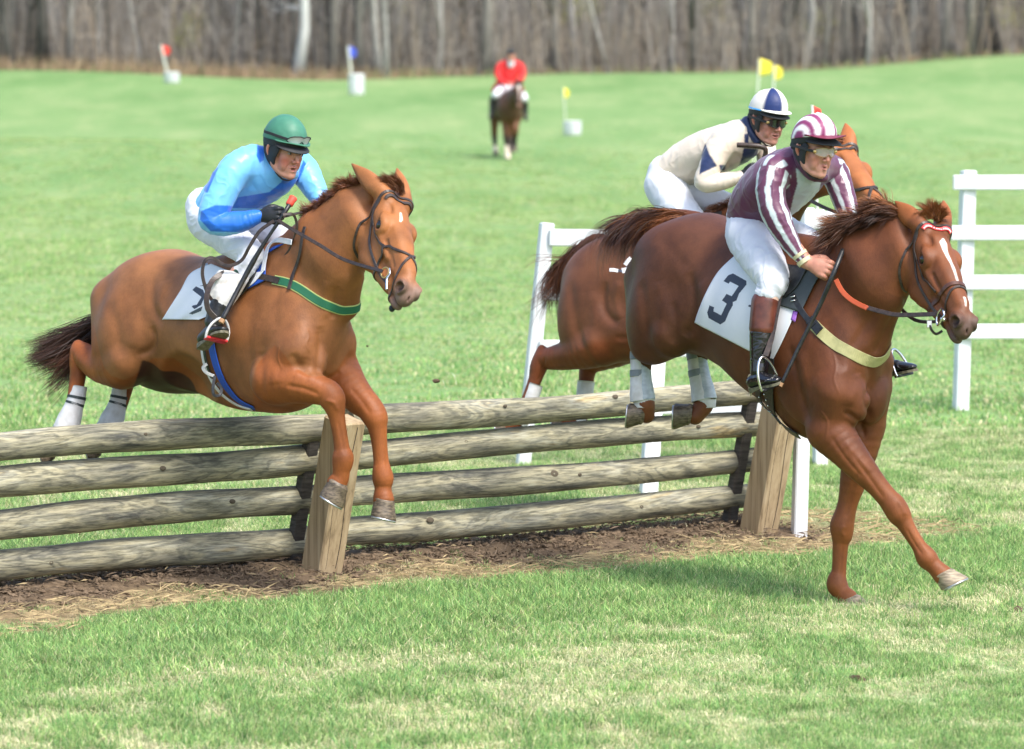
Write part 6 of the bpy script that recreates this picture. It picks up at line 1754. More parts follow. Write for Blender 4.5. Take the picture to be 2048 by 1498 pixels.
hair(s, 'tail', dp[1:], 150, 150, lambda t: ((-.6, -.8, 0), 1.05), (.10, .035, .018), (.2, .08, .04), .8, .5, (.0, -.5, 0), 17, 9, 8, jd=.3)
cr = crest(s, [(1655, 300, 185), (1600, 340, 150), (1540, 380, 110), (1480, 420, 60), (1440, 440, 40)])
hair(s, 'mane', cr, 1800, 32, lambda t: ((-.8, .6, .2), 1), (.06, .022, .012), (.20, .075, .03), 1.3, .3, (-.1, -.6, .2), 18)
pol = [s.H(-2, 0, 26), s.H(-8, 6, 0), s.H(-2, 0, -26)]
hair(s, 'forelock', pol, 500, 34, lambda t: ((-1, .5, .1), 1), (.14, .05, .02), (.33, .12, .045), 1.1, .3, (-.2, -.3, .2), 19)
# ------------------------------------------------------------------ riders
def m_skin(nt, b):
    a = nt.nodes.new('ShaderNodeAttribute'); a.attribute_name = 'Col'
    tc = nt.nodes.new('ShaderNodeTexCoord'); n = N(nt, 'ShaderNodeTexNoise', Scale=40, Detail=4); nt.links.new(tc.outputs['Object'], n.inputs[0])
    rp = ramp(nt, [(.35, (.96, .94, .93)), (.65, (1.04, 1.02, 1.01))]); nt.links.new(n.outputs[0], rp.inputs[0])
    mx = N(nt, 'ShaderNodeMix', data_type='RGBA', blend_type='MULTIPLY'); mx.inputs[0].default_value = 1
    nt.links.new(a.outputs['Color'], mx.inputs[6]); nt.links.new(rp.outputs[0], mx.inputs[7]); nt.links.new(mx.outputs[2], b.inputs['Base Color'])
    b.inputs['Subsurface Weight'].default_value = .12; b.inputs['Subsurface Radius'].default_value = (.01, .004, .002); b.inputs['Subsurface Scale'].default_value = .5
    add_bump(nt, b, n.outputs[0], .15, .001)
M_skin = mat('skin', rough=.5, spec=.35, build=m_skin)
def m_silk(nt, b):
    a = nt.nodes.new('ShaderNodeAttribute'); a.attribute_name = 'Col'; nt.links.new(a.outputs['Color'], b.inputs['Base Color'])
    n = N(nt, 'ShaderNodeTexNoise', Scale=9, Detail=5, Roughness=.55, Distortion=1.6); nt.links.new(coords(nt, (1, 1, 1.8)), n.inputs[0]); add_bump(nt, b, n.outputs[0], .12, .012)
M_silk = mat('silk', rough=.4, spec=.5, sheen=.15, build=m_silk)
M_breech = mat('breeches', rough=.75, spec=.2, sheen=.2, build=noisy((.63, .65, .71), (.68, .695, .745), (4, 4, 4), 6, .3, dist=.002))
M_capsilk = mat('cap_silk', rough=.5, spec=.35, vcol=True)
M_skull = mat('black_velvet', (.018, .019, .021), .7)
M_sole = mat('boot_sole', rough=.7, build=noisy((.10, .09, .055), (.20, .18, .12), (20, 20, 20), 3, .3))
M_lens_c = mat('clear_lens', (.75, .74, .66), .08, spec=.8)
M_lens_c.node_tree.nodes['Principled BSDF'].inputs['Alpha'].default_value = .38
M_lens_m = mat('mirror_lens', (.60, .62, .63), .28, .25)
M_lens_d = mat('dark_lens', (.015, .016, .017), .06, spec=.9)
M_bootgl = mat('polished_black', (.008, .008, .010), .16, spec=.7)
M_bootbr = mat('brown_boot_top', (.10, .028, .016), .28, build=noisy((.07, .02, .012), (.13, .038, .022), (4, 4, 4), 6, .2, dist=.001))
M_glove = mat('black_glove', (.016, .018, .022), .6)
M_eyew = mat('eye_white', (.30, .26, .24), .3)
M_iris = mat('iris', (.03, .04, .04), .15)
M_teeth = mat('teeth', (.55, .5, .42), .4)
SKIN = np.array([.50, .25, .18])

HLM = {'nose': (0, 116, -30), 'mouth': (0, 98, -66), 'chin': (0, 84, -110), 'eyeR': (32, 86, 4), 'eyeL': (-32, 86, 4), 'earR': (78, -6, -10), 'top': (0, -8, 170)}
def human_head(B, H, mouth_open=0, pucker=0, grin=0):
    k = H.sc; ax = [H.d(1, 0, 0), H.d(0, 1, 0), H.d(0, 0, 1)]
    def E(c, r, kk, sub=False): B.ell(H(*c), np.array(r) * k, ax, kk * k, sub)
    def C_(pts, kk, sub=False):
        B.chain([(H(*p[:3]), p[3] * k) for p in pts], None, kk * k)
        if sub: B.P[-1] = (*B.P[-1][:3], True, *B.P[-1][4:])
    E((0, -8, 40), (76, 94, 84), 20); E((0, 30, -22), (60, 62, 84), 24); E((0, 58, 6), (54, 36, 40), 18)
    for s in (-1, 1):
        C_([(58 * s, 4, -30, 20), (54 * s, 14, -70, 18), (34 * s, 52, -100, 16), (10 * s, 76, -108, 15)], 16)
        E((42 * s, 62, -26), (19, 20, 19), 14)      # cheekbone
        E((36 * s, 60, -60), (20, 22, 26), 16)
        E((31 * s, 100, 5), (17, 17, 11), 9, True)  # socket
        C_([(12 * s, 92, 20, 6), (30 * s, 95, 25, 7), (50 * s, 80, 20, 6)], 8)
        C_([(18 * s, 86, 11, 3), (31 * s, 92, 13, 4), (44 * s, 83, 10, 3)], 4)
        C_([(18 * s, 84, -1, 2.5), (31 * s, 89, -5, 3.4), (44 * s, 80, -2, 2.5)], 4)
        E((11 * s, 98, -36), (8, 10, 8), 5)
        E((7 * s, 106, -45), (4, 5, 3.5), 3, True)
        C_([(74 * s, -14, -30, 6), (82 * s, -20, -8, 8), (84 * s, -16, 16, 8), (78 * s, -2, 20, 6), (76 * s, 2, 0, 5)], 5)
        C_([(20 * s, 92, -46, 3), (31 * s, 82, -64, 3), (30 * s, 76, -84, 3)], 9, True)
    E((0, 72, -82), (30, 24, 26), 14); E((0, 82, -108), (16, 14, 13), 10)
    C_([(0, 92, 12, 8), (0, 99, -6, 8), (0, 108, -24, 9), (0, 112, -32, 9.5)], 7)
    w = 20 - 10 * pucker + 6 * grin
    C_([(-w, 84, -65 + 3 * grin, 3), (-w * .5, 93 + 6 * pucker, -61, 5), (0, 97 + 8 * pucker, -62, 5), (w * .5, 93 + 6 * pucker, -61, 5), (w, 84, -65 + 3 * grin, 3)], 5)
    lo = -73 - 10 * mouth_open
    C_([(-w, 84, -68, 3), (-w * .5, 91 + 6 * pucker, lo, 5), (0, 95 + 8 * pucker, lo - 1, 6), (w * .5, 91 + 6 * pucker, lo, 5), (w, 84, -68, 3)], 5)
    zc = (-62 + lo) / 2 - 1
    B.ell(H(0, 98 + 8 * pucker, zc), np.array([w * .85, 16, 1.6 + 5.5 * mouth_open + 1.5 * grin]) * k, ax, 2.5 * k, True)

def paint_face(H, V, C, flush=1.0, brow=(.25, .15, .08)):
    m = H.inv(V)
    def blob(c, r): return np.clip(np.exp(-(((m - np.array(c)) / np.array(r)) ** 2).sum(1)) * 1.3, 0, 1)[:, None]
    red = np.array([.52, .14, .10])
    for s in (-1, 1):
        b = blob((46 * s, 70, -38), (24, 40, 26)) * .55 * flush; C = C * (1 - b) + red * b
        b = blob((32 * s, 96, 27), (20, 16, 4)) * .6; C = C * (1 - b) + np.array(brow) * b
        b = blob((31 * s, 92, 3), (17, 12, 8)) * .45; C = C * (1 - b) + np.array([.38, .15, .11]) * b
        b = blob((82 * s, -12, -5), (12, 24, 26)) * .5; C = C * (1 - b) + red * b
    b = blob((0, 112, -34), (14, 14, 12)) * .5 * flush; C = C * (1 - b) + red * b
    b = blob((0, 98, -62), (20, 14, 5)) * .6; C = C * (1 - b) + np.array([.48, .14, .12]) * b
    b = blob((0, 97, -76), (18, 14, 6)) * .6; C = C * (1 - b) + np.array([.50, .15, .13]) * b
    b = blob((0, 84, -69), (15, 10, 4)) * .9; C = C * (1 - b) + np.array([.06, .02, .02]) * b
    b = blob((0, 60, -118), (60, 50, 18)) * .15; C = C * (1 - b) + np.array([.35, .22, .17]) * b
    return C

def fist(B, wrist, a, kn, nrm, k, k_=6):
    """closed hand: a forearm direction, kn from index to little finger, nrm out of the back of the hand"""
    a = unit(a); nrm = unit(np.array(nrm, float) - a * (np.array(nrm, float) @ a)); kn = unit(np.array(kn, float) - a * (np.array(kn, float) @ a) - nrm * (np.array(kn, float) @ nrm))
    def P_(x, y, z): return np.asarray(wrist) + k * (a * x + kn * y + nrm * z)
    B.chain([(P_(-22, 0, 0), (30 * k, 24 * k)), (P_(10, 0, 0), (31 * k, 22 * k)), (P_(40, 0, 2), (39 * k, 21 * k)), (P_(72, 2, 0), (41 * k, 18 * k))], kn, 6 * k)
    for i in range(4):
        y = (i - 1.5) * 21; L_ = (1.0, 1.06, 1.0, .86)[i]; x0 = (84, 88, 84, 76)[i]
        B.chain([(P_(x0 - 26, y * .9, 2), 11 * k), (P_(x0, y, 4), 12.5 * k), (P_(x0 + 8 * L_, y, -16), 11.5 * k), (P_(x0 + 2, y, -36 * L_), 11.5 * k), (P_(x0 - 16, y * .97, -42 * L_), 10.5 * k), (P_(x0 - 34, y * .95, -36 * L_), 9.5 * k)], kn, 4 * k)
    B.chain([(P_(14, -28, -6), 15 * k), (P_(42, -42, -14), 13.5 * k), (P_(64, -40, -30), 11.5 * k), (P_(82, -28, -44), 10 * k)], kn, 8 * k)

def crease(V, Q, amp, sc=(1 / 16,), seed=0, aniso=(1, 1, 1), mask=None):
    n = normals(V, Q); d = np.zeros(len(V))
    for i, s_ in enumerate(sc):
        p = V * np.array(aniso) * s_; w = noise(V, s_ * .6, seed + 31 + i); p = p + (w[:, None] - .5) * 2.2
        q = noise(p, 1, seed + i); d += (1 - np.abs(2 * q - 1)) ** 1.6 / (1 + .9 * i)
    d = d - d.mean()
    if mask is not None: d = d * mask
    return V + n * (d * amp)[:, None]

class Rider:
    def __init__(s, D, base, label, lm, w_head, Rinit, group='riders in the race', up=None):
        s.fr = Frame(D); s.k = 1 / (s.fr.u * 1000); s.root = empty('person', base, label, 'person', group)
        pts = [HLM[a] for a in lm]; pix = list(lm.values())
        R, t, e = pose(pts, pix, s.fr, w_head, s.k, init=Rinit); print('rider head fit', round(float(e), 2), R.round(2).tolist())
        s.H = HeadRig(R, t, s.k); s.skin = Body()
    def p(s, x, y, w=0): return s.fr.L(x, y, w)
    def ch(s, B, pts, k=10, side=None): B.chain([(s.p(*q[:3]), q[3] if np.ndim(q[3]) == 0 else np.array(q[3], float)) for q in pts], side, k)
    def put(s, B, name, m, vx, colf=None, amp=0, sc=(1 / 16, 1 / 8), seed=0, aniso=(1, 1, 1), box=None, parent=None, mask=None):
        if DEV: vx *= 1.3
        V, Q = B.mesh(vx, box=box)
        if amp: V = crease(V, Q, amp, sc, seed, aniso, None if mask is None else mask(V))
        return mesh_obj(name, s.fr.W(V), Q, m, parent or s.root, None if colf is None else colf(V))
    def finish_skin(s, fine, paint):
        lo, hi = [], []
        boxes = [(np.array(a), np.array(b)) for a, b in fine]
        parts = [s.skin.mesh(2.4, holes=boxes)] + [s.skin.mesh(.85 * (1.5 if DEV else 1), box=b) for b in boxes]
        V, Q = compact(*join(parts)); C = paint(V); s.snap = Snap(V, Q)
        s.body = mesh_obj('body', s.fr.W(V), Q, M_skin, s.root, C)
        for q in (-1, 1):
            c = s.H(31 * q, 80, 4); V2, F2 = uv_ball(c, 12.2 * s.k); mesh_obj('eye', s.fr.W(V2), F2, M_eyew, s.root)
            c2 = c + s.H.d(0.02 * q, 1, -.12) * 8.2 * s.k; V2, F2 = uv_ball(c2, 5.6 * s.k, 10, 8); mesh_obj('iris', s.fr.W(V2), F2, M_iris, s.root)
    def head_box(s):
        cs = np.array([s.H(x, y, z) for x in (-95, 95) for y in (-110, 130) for z in (-150, 135)]); return cs.min(0), cs.max(0)
    def helmet(s, colf, peak_c, name='helmet', rad=(95, 119, 117), c0=(0, -8, 53), brim=91, pad=20, tilt=0):
        H = s.H; e = empty(name, s.fr.W(H(0, 0, 60)), None); e.parent = s.root; e.location = tuple(s.fr.W(H(0, 0, 60)) - np.array(s.root.location))
        def shell(r_, t0, t1, nt_=40, npp=96):
            V = []; M = []
            for i in range(nt_ + 1):
                a = lerp(t0, t1, i / nt_)
                for j in range(npp):
                    b = 2 * math.pi * j / npp
                    dz = (6 + tilt * (a / 1.6) ** 2) * math.cos(b) * (1 if tilt else (i / nt_) ** 2)     # lower at the back
                    q = np.array([math.sin(a) * math.sin(b), math.sin(a) * math.cos(b), math.cos(a)]); M.append(q)
                    V.append(H(*(np.array(c0) + np.array(r_) * q + [0, 0, dz])))
            Q = np.array([(i * npp + j, i * npp + (j + 1) % npp, (i + 1) * npp + (j + 1) % npp, (i + 1) * npp + j) for i in range(nt_) for j in range(npp)])
            return np.array(V), Q, np.array(M)
        V, Q, M = shell(rad, .001, math.radians(brim))
        V = crease(V, Q, .35, (1 / 9, 1 / 5), 5)
        o = mesh_obj('cap_cover', s.fr.W(V), Q, M_capsilk, e, colf(M)); sm = o.modifiers.new('thickness', 'SOLIDIFY'); sm.thickness = .002; sm.offset = -1
        V, Q, M = shell(tuple(r_ - 2.5 for r_ in rad), math.radians(60), math.radians(brim + 17), 14)
        o = mesh_obj('skull_cap', s.fr.W(V), Q, M_skull, e); sm = o.modifiers.new('thickness', 'SOLIDIFY'); sm.thickness = .004; sm.offset = -1
        def peak(ang0, out, drop, z0, colr, m, nm, lift=0, r0=1.0, curl=0):
            V, C = [], []; n, mm = 30, 9
            for i in range(n + 1):
                b = lerp(-ang0, ang0, i / n); f = math.cos(b / ang0 * math.pi / 2) ** .55
                for j in range(mm + 1):
                    t = j / mm; a = math.radians(z0)
                    q = np.array([math.sin(a) * math.sin(b), math.sin(a) * math.cos(b), math.cos(a)])
                    p_ = np.array(c0) + np.array(rad) * r0 * q; o_ = unit(np.array([math.sin(b) * .55, math.cos(b) + .2, 0]))
                    p_ = p_ + o_ * out * f * t + np.array([0, 0, tilt * (a / 1.6) ** 2 * math.cos(b) - drop * t * f * (.5 + .5 * t) + lift + curl * math.sin(b * 3.3) * t])
                    V.append(H(*p_)); C.append(colr)
            Q = [(i * (mm + 1) + j, i * (mm + 1) + j + 1, (i + 1) * (mm + 1) + j + 1, (i + 1) * (mm + 1) + j) for i in range(n) for j in range(mm)]
            o = mesh_obj(nm, s.fr.W(np.array(V)), np.array(Q), m, e, np.array(C)); sm = o.modifiers.new('thickness', 'SOLIDIFY'); sm.thickness = .004; sm.offset = 0
        peak(*peak_c[0])
        if len(peak_c) > 1: peak(*peak_c[1])
        # padded harness round the ears and under the chin
        for q in (-1, 1):
            Bh = Body(); kk = s.k
            Bh.chain([(H(76 * q, -52, 24), (8 * kk, 16 * kk)), (H(77 * q, -36, -16), (8 * kk, 13 * kk)), (H(70 * q, -14, -50), (8 * kk, 13 * kk)), (H(60 * q, 14, -80), (6 * kk, 9 * kk))], H.d(1, 0, 0), 5 * kk)
            Bh.chain([(H(77 * q, 36 - pad * .4, 28), (8 * kk, (8 + pad) * kk)), (H(77 * q, 24 - pad * .4, -12), (8 * kk, (3 + pad) * kk)), (H(69 * q, 12, -50), (8 * kk, 20 * kk)), (H(60 * q, 18, -80), (6 * kk, 9 * kk))], H.d(1, 0, 0), 5 * kk)
            V, Q = Bh.mesh(1.2); mesh_obj('ear_harness', s.fr.W(V), Q, M_skull, e)
        pts = [H(60, 18, -78), H(50, 36, -104), H(28, 58, -126), H(0, 66, -130), H(-28, 58, -126), H(-50, 36, -104), H(-60, 18, -78)]
        V, Fs = ribbon(spline(pts, 6), [unit(q - H(0, 20, -60)) for q in spline(pts, 6)], 13 * s.k, 3 * s.k); mesh_obj('chin_strap', s.fr.W(V), Fs, M_skull, e, smooth=False)
        return e
    def goggles(s, e, cz, yf, tilt, w, h, m_lens, rad=None, strap_r=1.03, frame_m=None, knob=None, notch=.35):
        """curved lens with a frame and an elastic strap round the helmet"""
        H = s.H; V, n, mm = [], 24, 8; ed = []
        def P_(u, v):   # u,v in -1..1
            x = u * w; y = yf - (abs(u) ** 2.2) * 34 + tilt * (-v) * h; z = cz + v * h * math.sqrt(max(0, 1 - abs(u) ** 3) + .06) * (1 - .22 * math.exp(-(u / .16) ** 2))
            if v < 0: z += notch * h * (-v) * math.exp(-(u / .2) ** 2) * 1.0
            return H(x, y, z)
        for i in range(n + 1):
            for j in range(mm + 1): V.append(P_(-1 + 2 * i / n, -1 + 2 * j / mm))
        Q = [(i * (mm + 1) + j, i * (mm + 1) + j + 1, (i + 1) * (mm + 1) + j + 1, (i + 1) * (mm + 1) + j) for i in range(n) for j in range(mm)]
        mesh_obj('lens', s.fr.W(np.array(V)), np.array(Q), m_lens, e)
        loop = [P_(u, 1) for u in np.linspace(-1, 1, 25)] + [P_(1, v) for v in np.linspace(1, -1, 7)[1:-1]] + [P_(u, -1) for u in np.linspace(1, -1, 25)] + [P_(-1, v) for v in np.linspace(-1, 1, 7)[1:-1]]
        loop.append(loop[0]); mb = MB(); mb.tube(s.fr.W(np.array(loop)), 2.6 * .001, 6, cap=False); mesh_obj('frame', np.concatenate(mb.V), mb.F, frame_m or M_skull, e)
        for q in (-1, 1):
            pts = [P_(q, 0), H(q * 88, 40, cz + 4), H(q * 97, 0, cz + 6), H(q * 86, -60, cz + 2), H(q * 40, -116, cz), H(0, -128, cz)]
            sp = spline(pts, 6); V_, F_ = ribbon(sp, [unit(p_ - H(0, -8, cz)) for p_ in sp], 13 * s.k, 2 * s.k); mesh_obj('strap', s.fr.W(V_), F_, M_skull, e, smooth=False)
            if knob: V2, F2 = uv_ball(P_(q * .93, .1) + H.d(q, .3, 0) * 3 * s.k, 9 * s.k, 12, 8); mesh_obj('knob', s.fr.W(V2), F2, knob, e)
    def foot(s, ankle, heel, toe, upn, mat_, width=40, name='boot_foot'):
        """foot of a riding boot and its sole; points local, widths mm"""
        k = s.k; heel = np.asarray(heel); toe = np.asarray(toe); f = unit(toe - heel); up_ = unit(np.asarray(upn, float) - f * (np.asarray(upn, float) @ f)); sd_ = np.cross(up_, f); L_ = np.linalg.norm(toe - heel)
        Bf = Body(); Bf.chain([(ankle + up_ * 10 * k, (30 * k, 34 * k)), (ankle - up_ * 18 * k, (30 * k, 34 * k)), (heel + f * L_ * .16 + up_ * 30 * k, (29 * k, 30 * k))], sd_, 8 * k)
        Bf.chain([(heel + f * L_ * .10 + up_ * 26 * k, (28 * k, 24 * k)), (heel + f * L_ * .38 + up_ * 34 * k, (30 * k, 32 * k)), (heel + f * L_ * .62 + up_ * 25 * k, (width * k, 24 * k)), (heel + f * L_ * .82 + up_ * 18 * k, (width * .92 * k, 17 * k)), (toe - f * 16 * k + up_ * 14 * k, (width * .62 * k, 12 * k))], sd_, 14 * k)
        o = s.put(Bf, name, mat_, 1.2)
        prof = [(0, .45), (.06, .66), (.16, .74), (.3, .62), (.42, .56), (.58, .86), (.72, 1.02), (.85, .94), (.95, .6), (1, .2)]
        V = []
        for zz in (3, -9):
            for t, w_ in prof: V.append(heel + f * L_ * t + sd_ * w_ * width * k * 1.0 + up_ * (zz if not (t < .25 and zz < 0) else zz - 12) * k)
            for t, w_ in prof[::-1]: V.append(heel + f * L_ * t - sd_ * w_ * width * k * 1.0 + up_ * (zz if not (t < .25 and zz < 0) else zz - 12) * k)
        n = 20; Fs = [tuple(range(n)), tuple(range(n, 2 * n))[::-1]] + [(i, n + i, n + (i + 1) % n, (i + 1) % n) for i in range(n)]
        so = mesh_obj('boot_sole', s.fr.W(np.array(V)), Fs, M_sole, s.root, smooth=False); return o, (f, up_, sd_, L_, heel)
    def stirrup(s, owner_fr, info, top, m_iron, pad=None, name='stirrup', parent=None, label=None, leather=None):
        f, up_, sd_, L_, heel = info; k = s.k; c = heel + f * L_ * .62
        e = empty(name, s.fr.W(c), None); e.parent = parent; e.location = tuple(s.fr.W(c) - np.array(parent.location))
        mb = MB(); base = c - up_ * 16 * k; W_ = 58 * k; hgt = top - base; hu = unit(hgt - sd_ * (hgt @ sd_)); Hh = np.linalg.norm(hgt)
        arch = [base + sd_ * W_ * x + hu * Hh * y for x, y in ((-.95, 0), (-1.0, .2), (-.92, .48), (-.62, .78), (-.2, .97), (.2, .97), (.62, .78), (.92, .48), (1, .2), (.95, 0))]
        mb.tube(s.fr.W(spline(arch, 5)), 6.5 * .001, 8); mesh_obj('iron', np.concatenate(mb.V), mb.F, m_iron, e)
        mb = MB(); mb.box(s.fr.W(base), s.fr.n(sd_)[0] * .056 if s.fr.n(sd_).ndim > 1 else s.fr.n(sd_) * .056, s.fr.n(f) * .019, s.fr.n(up_) * .006, .003); mesh_obj('tread', np.concatenate(mb.V), mb.F, pad or m_iron, e, smooth=False)
        if leather is not None:
            P_ = spline([top] + leather, 6); V, Fs = ribbon(P_, np.tile(np.array([-.3, 0, .95]), (len(P_), 1)), 11, 1.6); mesh_obj('stirrup_leather', s.fr.W(V), Fs, M_leather, e, smooth=False)
        return e

def polyZ(L_, ox, oy, sc_): return [(x / sc_ + ox, y / sc_ + oy) for x, y in L_]
def pix_of(fr, V):
    k = 1 - V[:, 2] * fr.u / fr.D; return np.stack([V[:, 0] / k + 1024, 749 - V[:, 1] / k], 1)
RH_INIT = np.array([[-.5, .8, 0], [.1, -.2, .97], [.85, .5, .2]])
for c_ in range(1): pass
def rinit(f, u):
    f = unit(f); u = unit(np.array(u, float) - f * (np.array(u, float) @ f)); return np.array([np.cross(f, u), f, u]).T

# ================================================================== rider in blue on the chestnut
s = RA = Rider(D_A, A.fr.W(A.fr.L(480, 540, 40)), 'jockey in sky and royal blue silks with green cap, crouched over the chestnut horse',
           {'nose': (600, 332), 'mouth': (592, 344), 'chin': (585, 357), 'eyeR': (586, 312), 'eyeL': (604, 310), 'earR': (541, 299), 'top': (572, 226)}, 175, [rinit((.75, -.25, .6), (.1, .95, .1))])
jw = Body(); bw = Body(); sk = s.skin
human_head(sk, s.H, mouth_open=.7)
s.ch(sk, [(574, 322, 165, 24), (552, 318, 140, 24), (530, 330, 120, 26)], 10)
s.ch(sk, [(540, 335, 120, 24), (500, 356, 90, 26), (440, 400, 40, 26), (415, 425, 15, 26)], 8)
s.ch(sk, [(510, 335, 130, 18), (480, 335, 160, 18), (440, 400, 175, 18), (428, 436, 180, 15), (480, 438, 190, 12), (520, 432, 195, 11)], 8)
s.ch(sk, [(560, 325, 90, 24), (604, 330, 50, 20), (630, 372, 80, 15), (640, 405, 110, 12), (644, 418, 120, 11)], 8)
s.ch(sk, [(425, 440, 40, 34), (470, 478, 100, 28), (502, 506, 150, 20), (470, 555, 165, 16), (445, 600, 172, 14), (430, 640, 176, 12)], 10)
s.ch(sk, [(430, 435, -20, 32), (520, 460, 30, 26), (582, 488, 70, 20), (560, 540, -20, 15), (545, 600, -60, 13)], 10)
fist(sk, s.p(524, 432, 196), (.93, .02, .35), (.05, -1, 0), (-.35, 0, .93), s.k)
fist(sk, s.p(640, 420, 118), (.3, -.1, .8), (.85, -.1, -.3), (.1, .95, .2), s.k)
def paintA(V):
    C = np.tile(SKIN, (len(V), 1)); C = paint_face(s.H, V, C, 1.25, (.42, .27, .14)); p_ = pix_of(s.fr, V)
    h1 = (p_[:, 1] > 390) & (p_[:, 0] > 505); C[h1] = [.016, .018, .022]; return C
hb = s.head_box(); s.finish_skin([hb, (s.p(508, 460, 170), s.p(580, 400, 260)), (s.p(625, 450, 90), s.p(690, 395, 200))], paintA)
# silks
s.ch(jw, [(424, 420, 15, (48, 36)), (462, 392, 52, (56, 50)), (508, 358, 94, (62, 58)), (545, 344, 122, (54, 48)), (558, 326, 134, (34, 32))], 14, side=A.n)
s.ch(jw, [(508, 322, 140, 34), (474, 336, 165, 33), (446, 378, 176, 32), (428, 420, 182, 30), (424, 440, 186, 26), (446, 448, 190, 24), (480, 444, 193, 21), (506, 436, 195, 16), (516, 433, 196, 13.5)], 16)
s.ch(jw, [(560, 325, 95, 34), (600, 332, 60, 30), (620, 362, 75, 27), (634, 388, 95, 22), (642, 404, 110, 15)], 16)
s.ch(jw, [(545, 310, 140, 20), (556, 328, 150, 17), (572, 345, 158, 15)], 12)
LB = np.array([.16, .47, .82]); RB = np.array([.012, .14, .60])
zA = lambda L_: polyZ(L_, 340, 200, 4.68)
polysA = [zA(q) for q in ([(580, 1010), (640, 910), (930, 862), (1040, 770), (1060, 735), (1180, 738), (1250, 560), (1275, 600), (1230, 700), (1190, 780), (1130, 830), (1000, 930), (915, 1015)],
                           [(315, 850), (330, 800), (430, 620), (450, 640), (405, 740), (350, 870)], [(815, 430), (860, 340), (885, 380), (880, 560), (840, 590), (810, 520)],
                           [(290, 1040), (420, 985), (560, 990), (640, 1010), (860, 1000), (860, 1150), (700, 1240), (380, 1230), (280, 1120)])]
def colA(V):
    p_ = pix_of(s.fr, V); C = np.tile(LB, (len(V), 1)); arm = V[:, 2] > 150
    for i, q in enumerate(polysA):
        m_ = in_poly(p_, q); 
        if i == 3: m_ &= arm
        if i == 0: m_ &= ~((V[:, 2] > 176) & (p_[:, 0] < 500))
        C[m_] = RB
    m_ = (p_[:, 0] > 632) & (p_[:, 1] > 396); C[m_] = RB
    return C * (.93 + .14 * noise(V, 1 / 25, 3)[:, None])
s.put(jw, 'silks_jacket', M_silk, 1.25, colA, 2.0, (1 / 40, 1 / 20), 3, (1.3, 1.0, 1))
col_ = Body(); k = s.k; s.ch(col_, [(546, 316, 168, 10), (556, 338, 178, 9), (574, 350, 180, 8), (590, 350, 168, 8)], 6); s.put(col_, 'collar', M_silk, 1.2, lambda V: np.tile(LB * .95, (len(V), 1)), .5)
s.ch(bw, [(412, 412, 10, (46, 38)), (420, 440, 20, (50, 40))], 14, side=A.n)
s.ch(bw, [(424, 446, 45, 42), (455, 470, 85, 38), (485, 495, 130, 32), (503, 508, 152, 27), (494, 528, 160, 23), (484, 545, 163, 20)], 14)
s.ch(bw, [(436, 436, -30, 40), (500, 456, 20, 36), (556, 474, 55, 30), (583, 488, 68, 24), (570, 510, 20, 20), (562, 530, -20, 18)], 14)
s.put(bw, 'breeches', M_breech, 1.35, None, 2.4, (1 / 34, 1 / 15), 7, (.8, 1.4, 1))
# lower leg: green sock, padded white gaiter, black boot
g1 = Body(); s.ch(g1, [(482, 546, 163, 19), (470, 562, 166, 19)], 4); s.put(g1, 'green_sock', M_sockg if False else mat('green_sock', (.012, .05, .035), .8), 1.2)
g2 = Body(); s.ch(g2, [(434, 558, 176, 9), (462, 556, 178, 12), (490, 557, 172, 8)], 4); s.ch(g2, [(424, 560, 176, 5), (420, 592, 178, 5)], 3); s.ch(g2, [(462, 558, 172, (33, 15)), (452, 580, 176, (30, 17)), (446, 600, 178, (23, 16)), (440, 612, 178, (18, 14))], 8, side=np.array([1, .25, .1])); s.put(g2, 'white_gaiter', mat('dirty_white', rough=.8, build=noisy((.42, .34, .25), (.64, .63, .61), (4, 4, 4), 4, .4, dist=.003, lo=.28, hi=.48)), 1.2, None, .9, (1 / 24,), 4)
g3 = Body(); s.ch(g3, [(444, 604, 176, (22, 17)), (434, 625, 177, (20, 17)), (428, 645, 178, (19, 17))], 6, side=np.array([1, .2, .1])); s.put(g3, 'boot', M_black, 1.2, None, .8)
o, infoA = s.foot(s.p(426, 650, 178), s.p(400, 692, 150), s.p(452, 662, 232), (-.42, .40, -.84), M_black, 40)
stA = s.stirrup(None, infoA, s.p(431, 636, 215), M_band_w, M_redp, parent=A.root, leather=[s.p(416, 618, 212), s.p(414, 590, 208), s.p(426, 560, 195), s.p(450, 545, 180)])
g4 = Body(); s.ch(g4, [(560, 530, -25, 16), (548, 580, -50, 15), (540, 640, -62, 14)], 6); s.put(g4, 'boot', M_black, 1.6)
o, inf2 = s.foot(s.p(540, 644, -64), s.p(520, 672, -75), s.p(590, 664, -10), (.2, .9, .3), M_black, 38)
s.stirrup(None, inf2, s.p(560, 625, -40), M_band_w, None, parent=A.root)
def colhA(M): return np.tile([.055, .195, .125], (len(M), 1)) * (.92 + .16 * noise(M, 6, 3)[:, None])
hA = s.helmet(colhA, [(1.2, 30, 22, 98, (.02, .02, .02), M_skull, 'peak', -2), (1.25, 26, 6, 88, (.055, .185, .118), M_capsilk, 'cover_peak', 0, 1.01, 4)], 'helmet', pad=36)
s.goggles(hA, 72, 128, -.30, 66, 21, M_lens_m, knob=None, notch=.5)

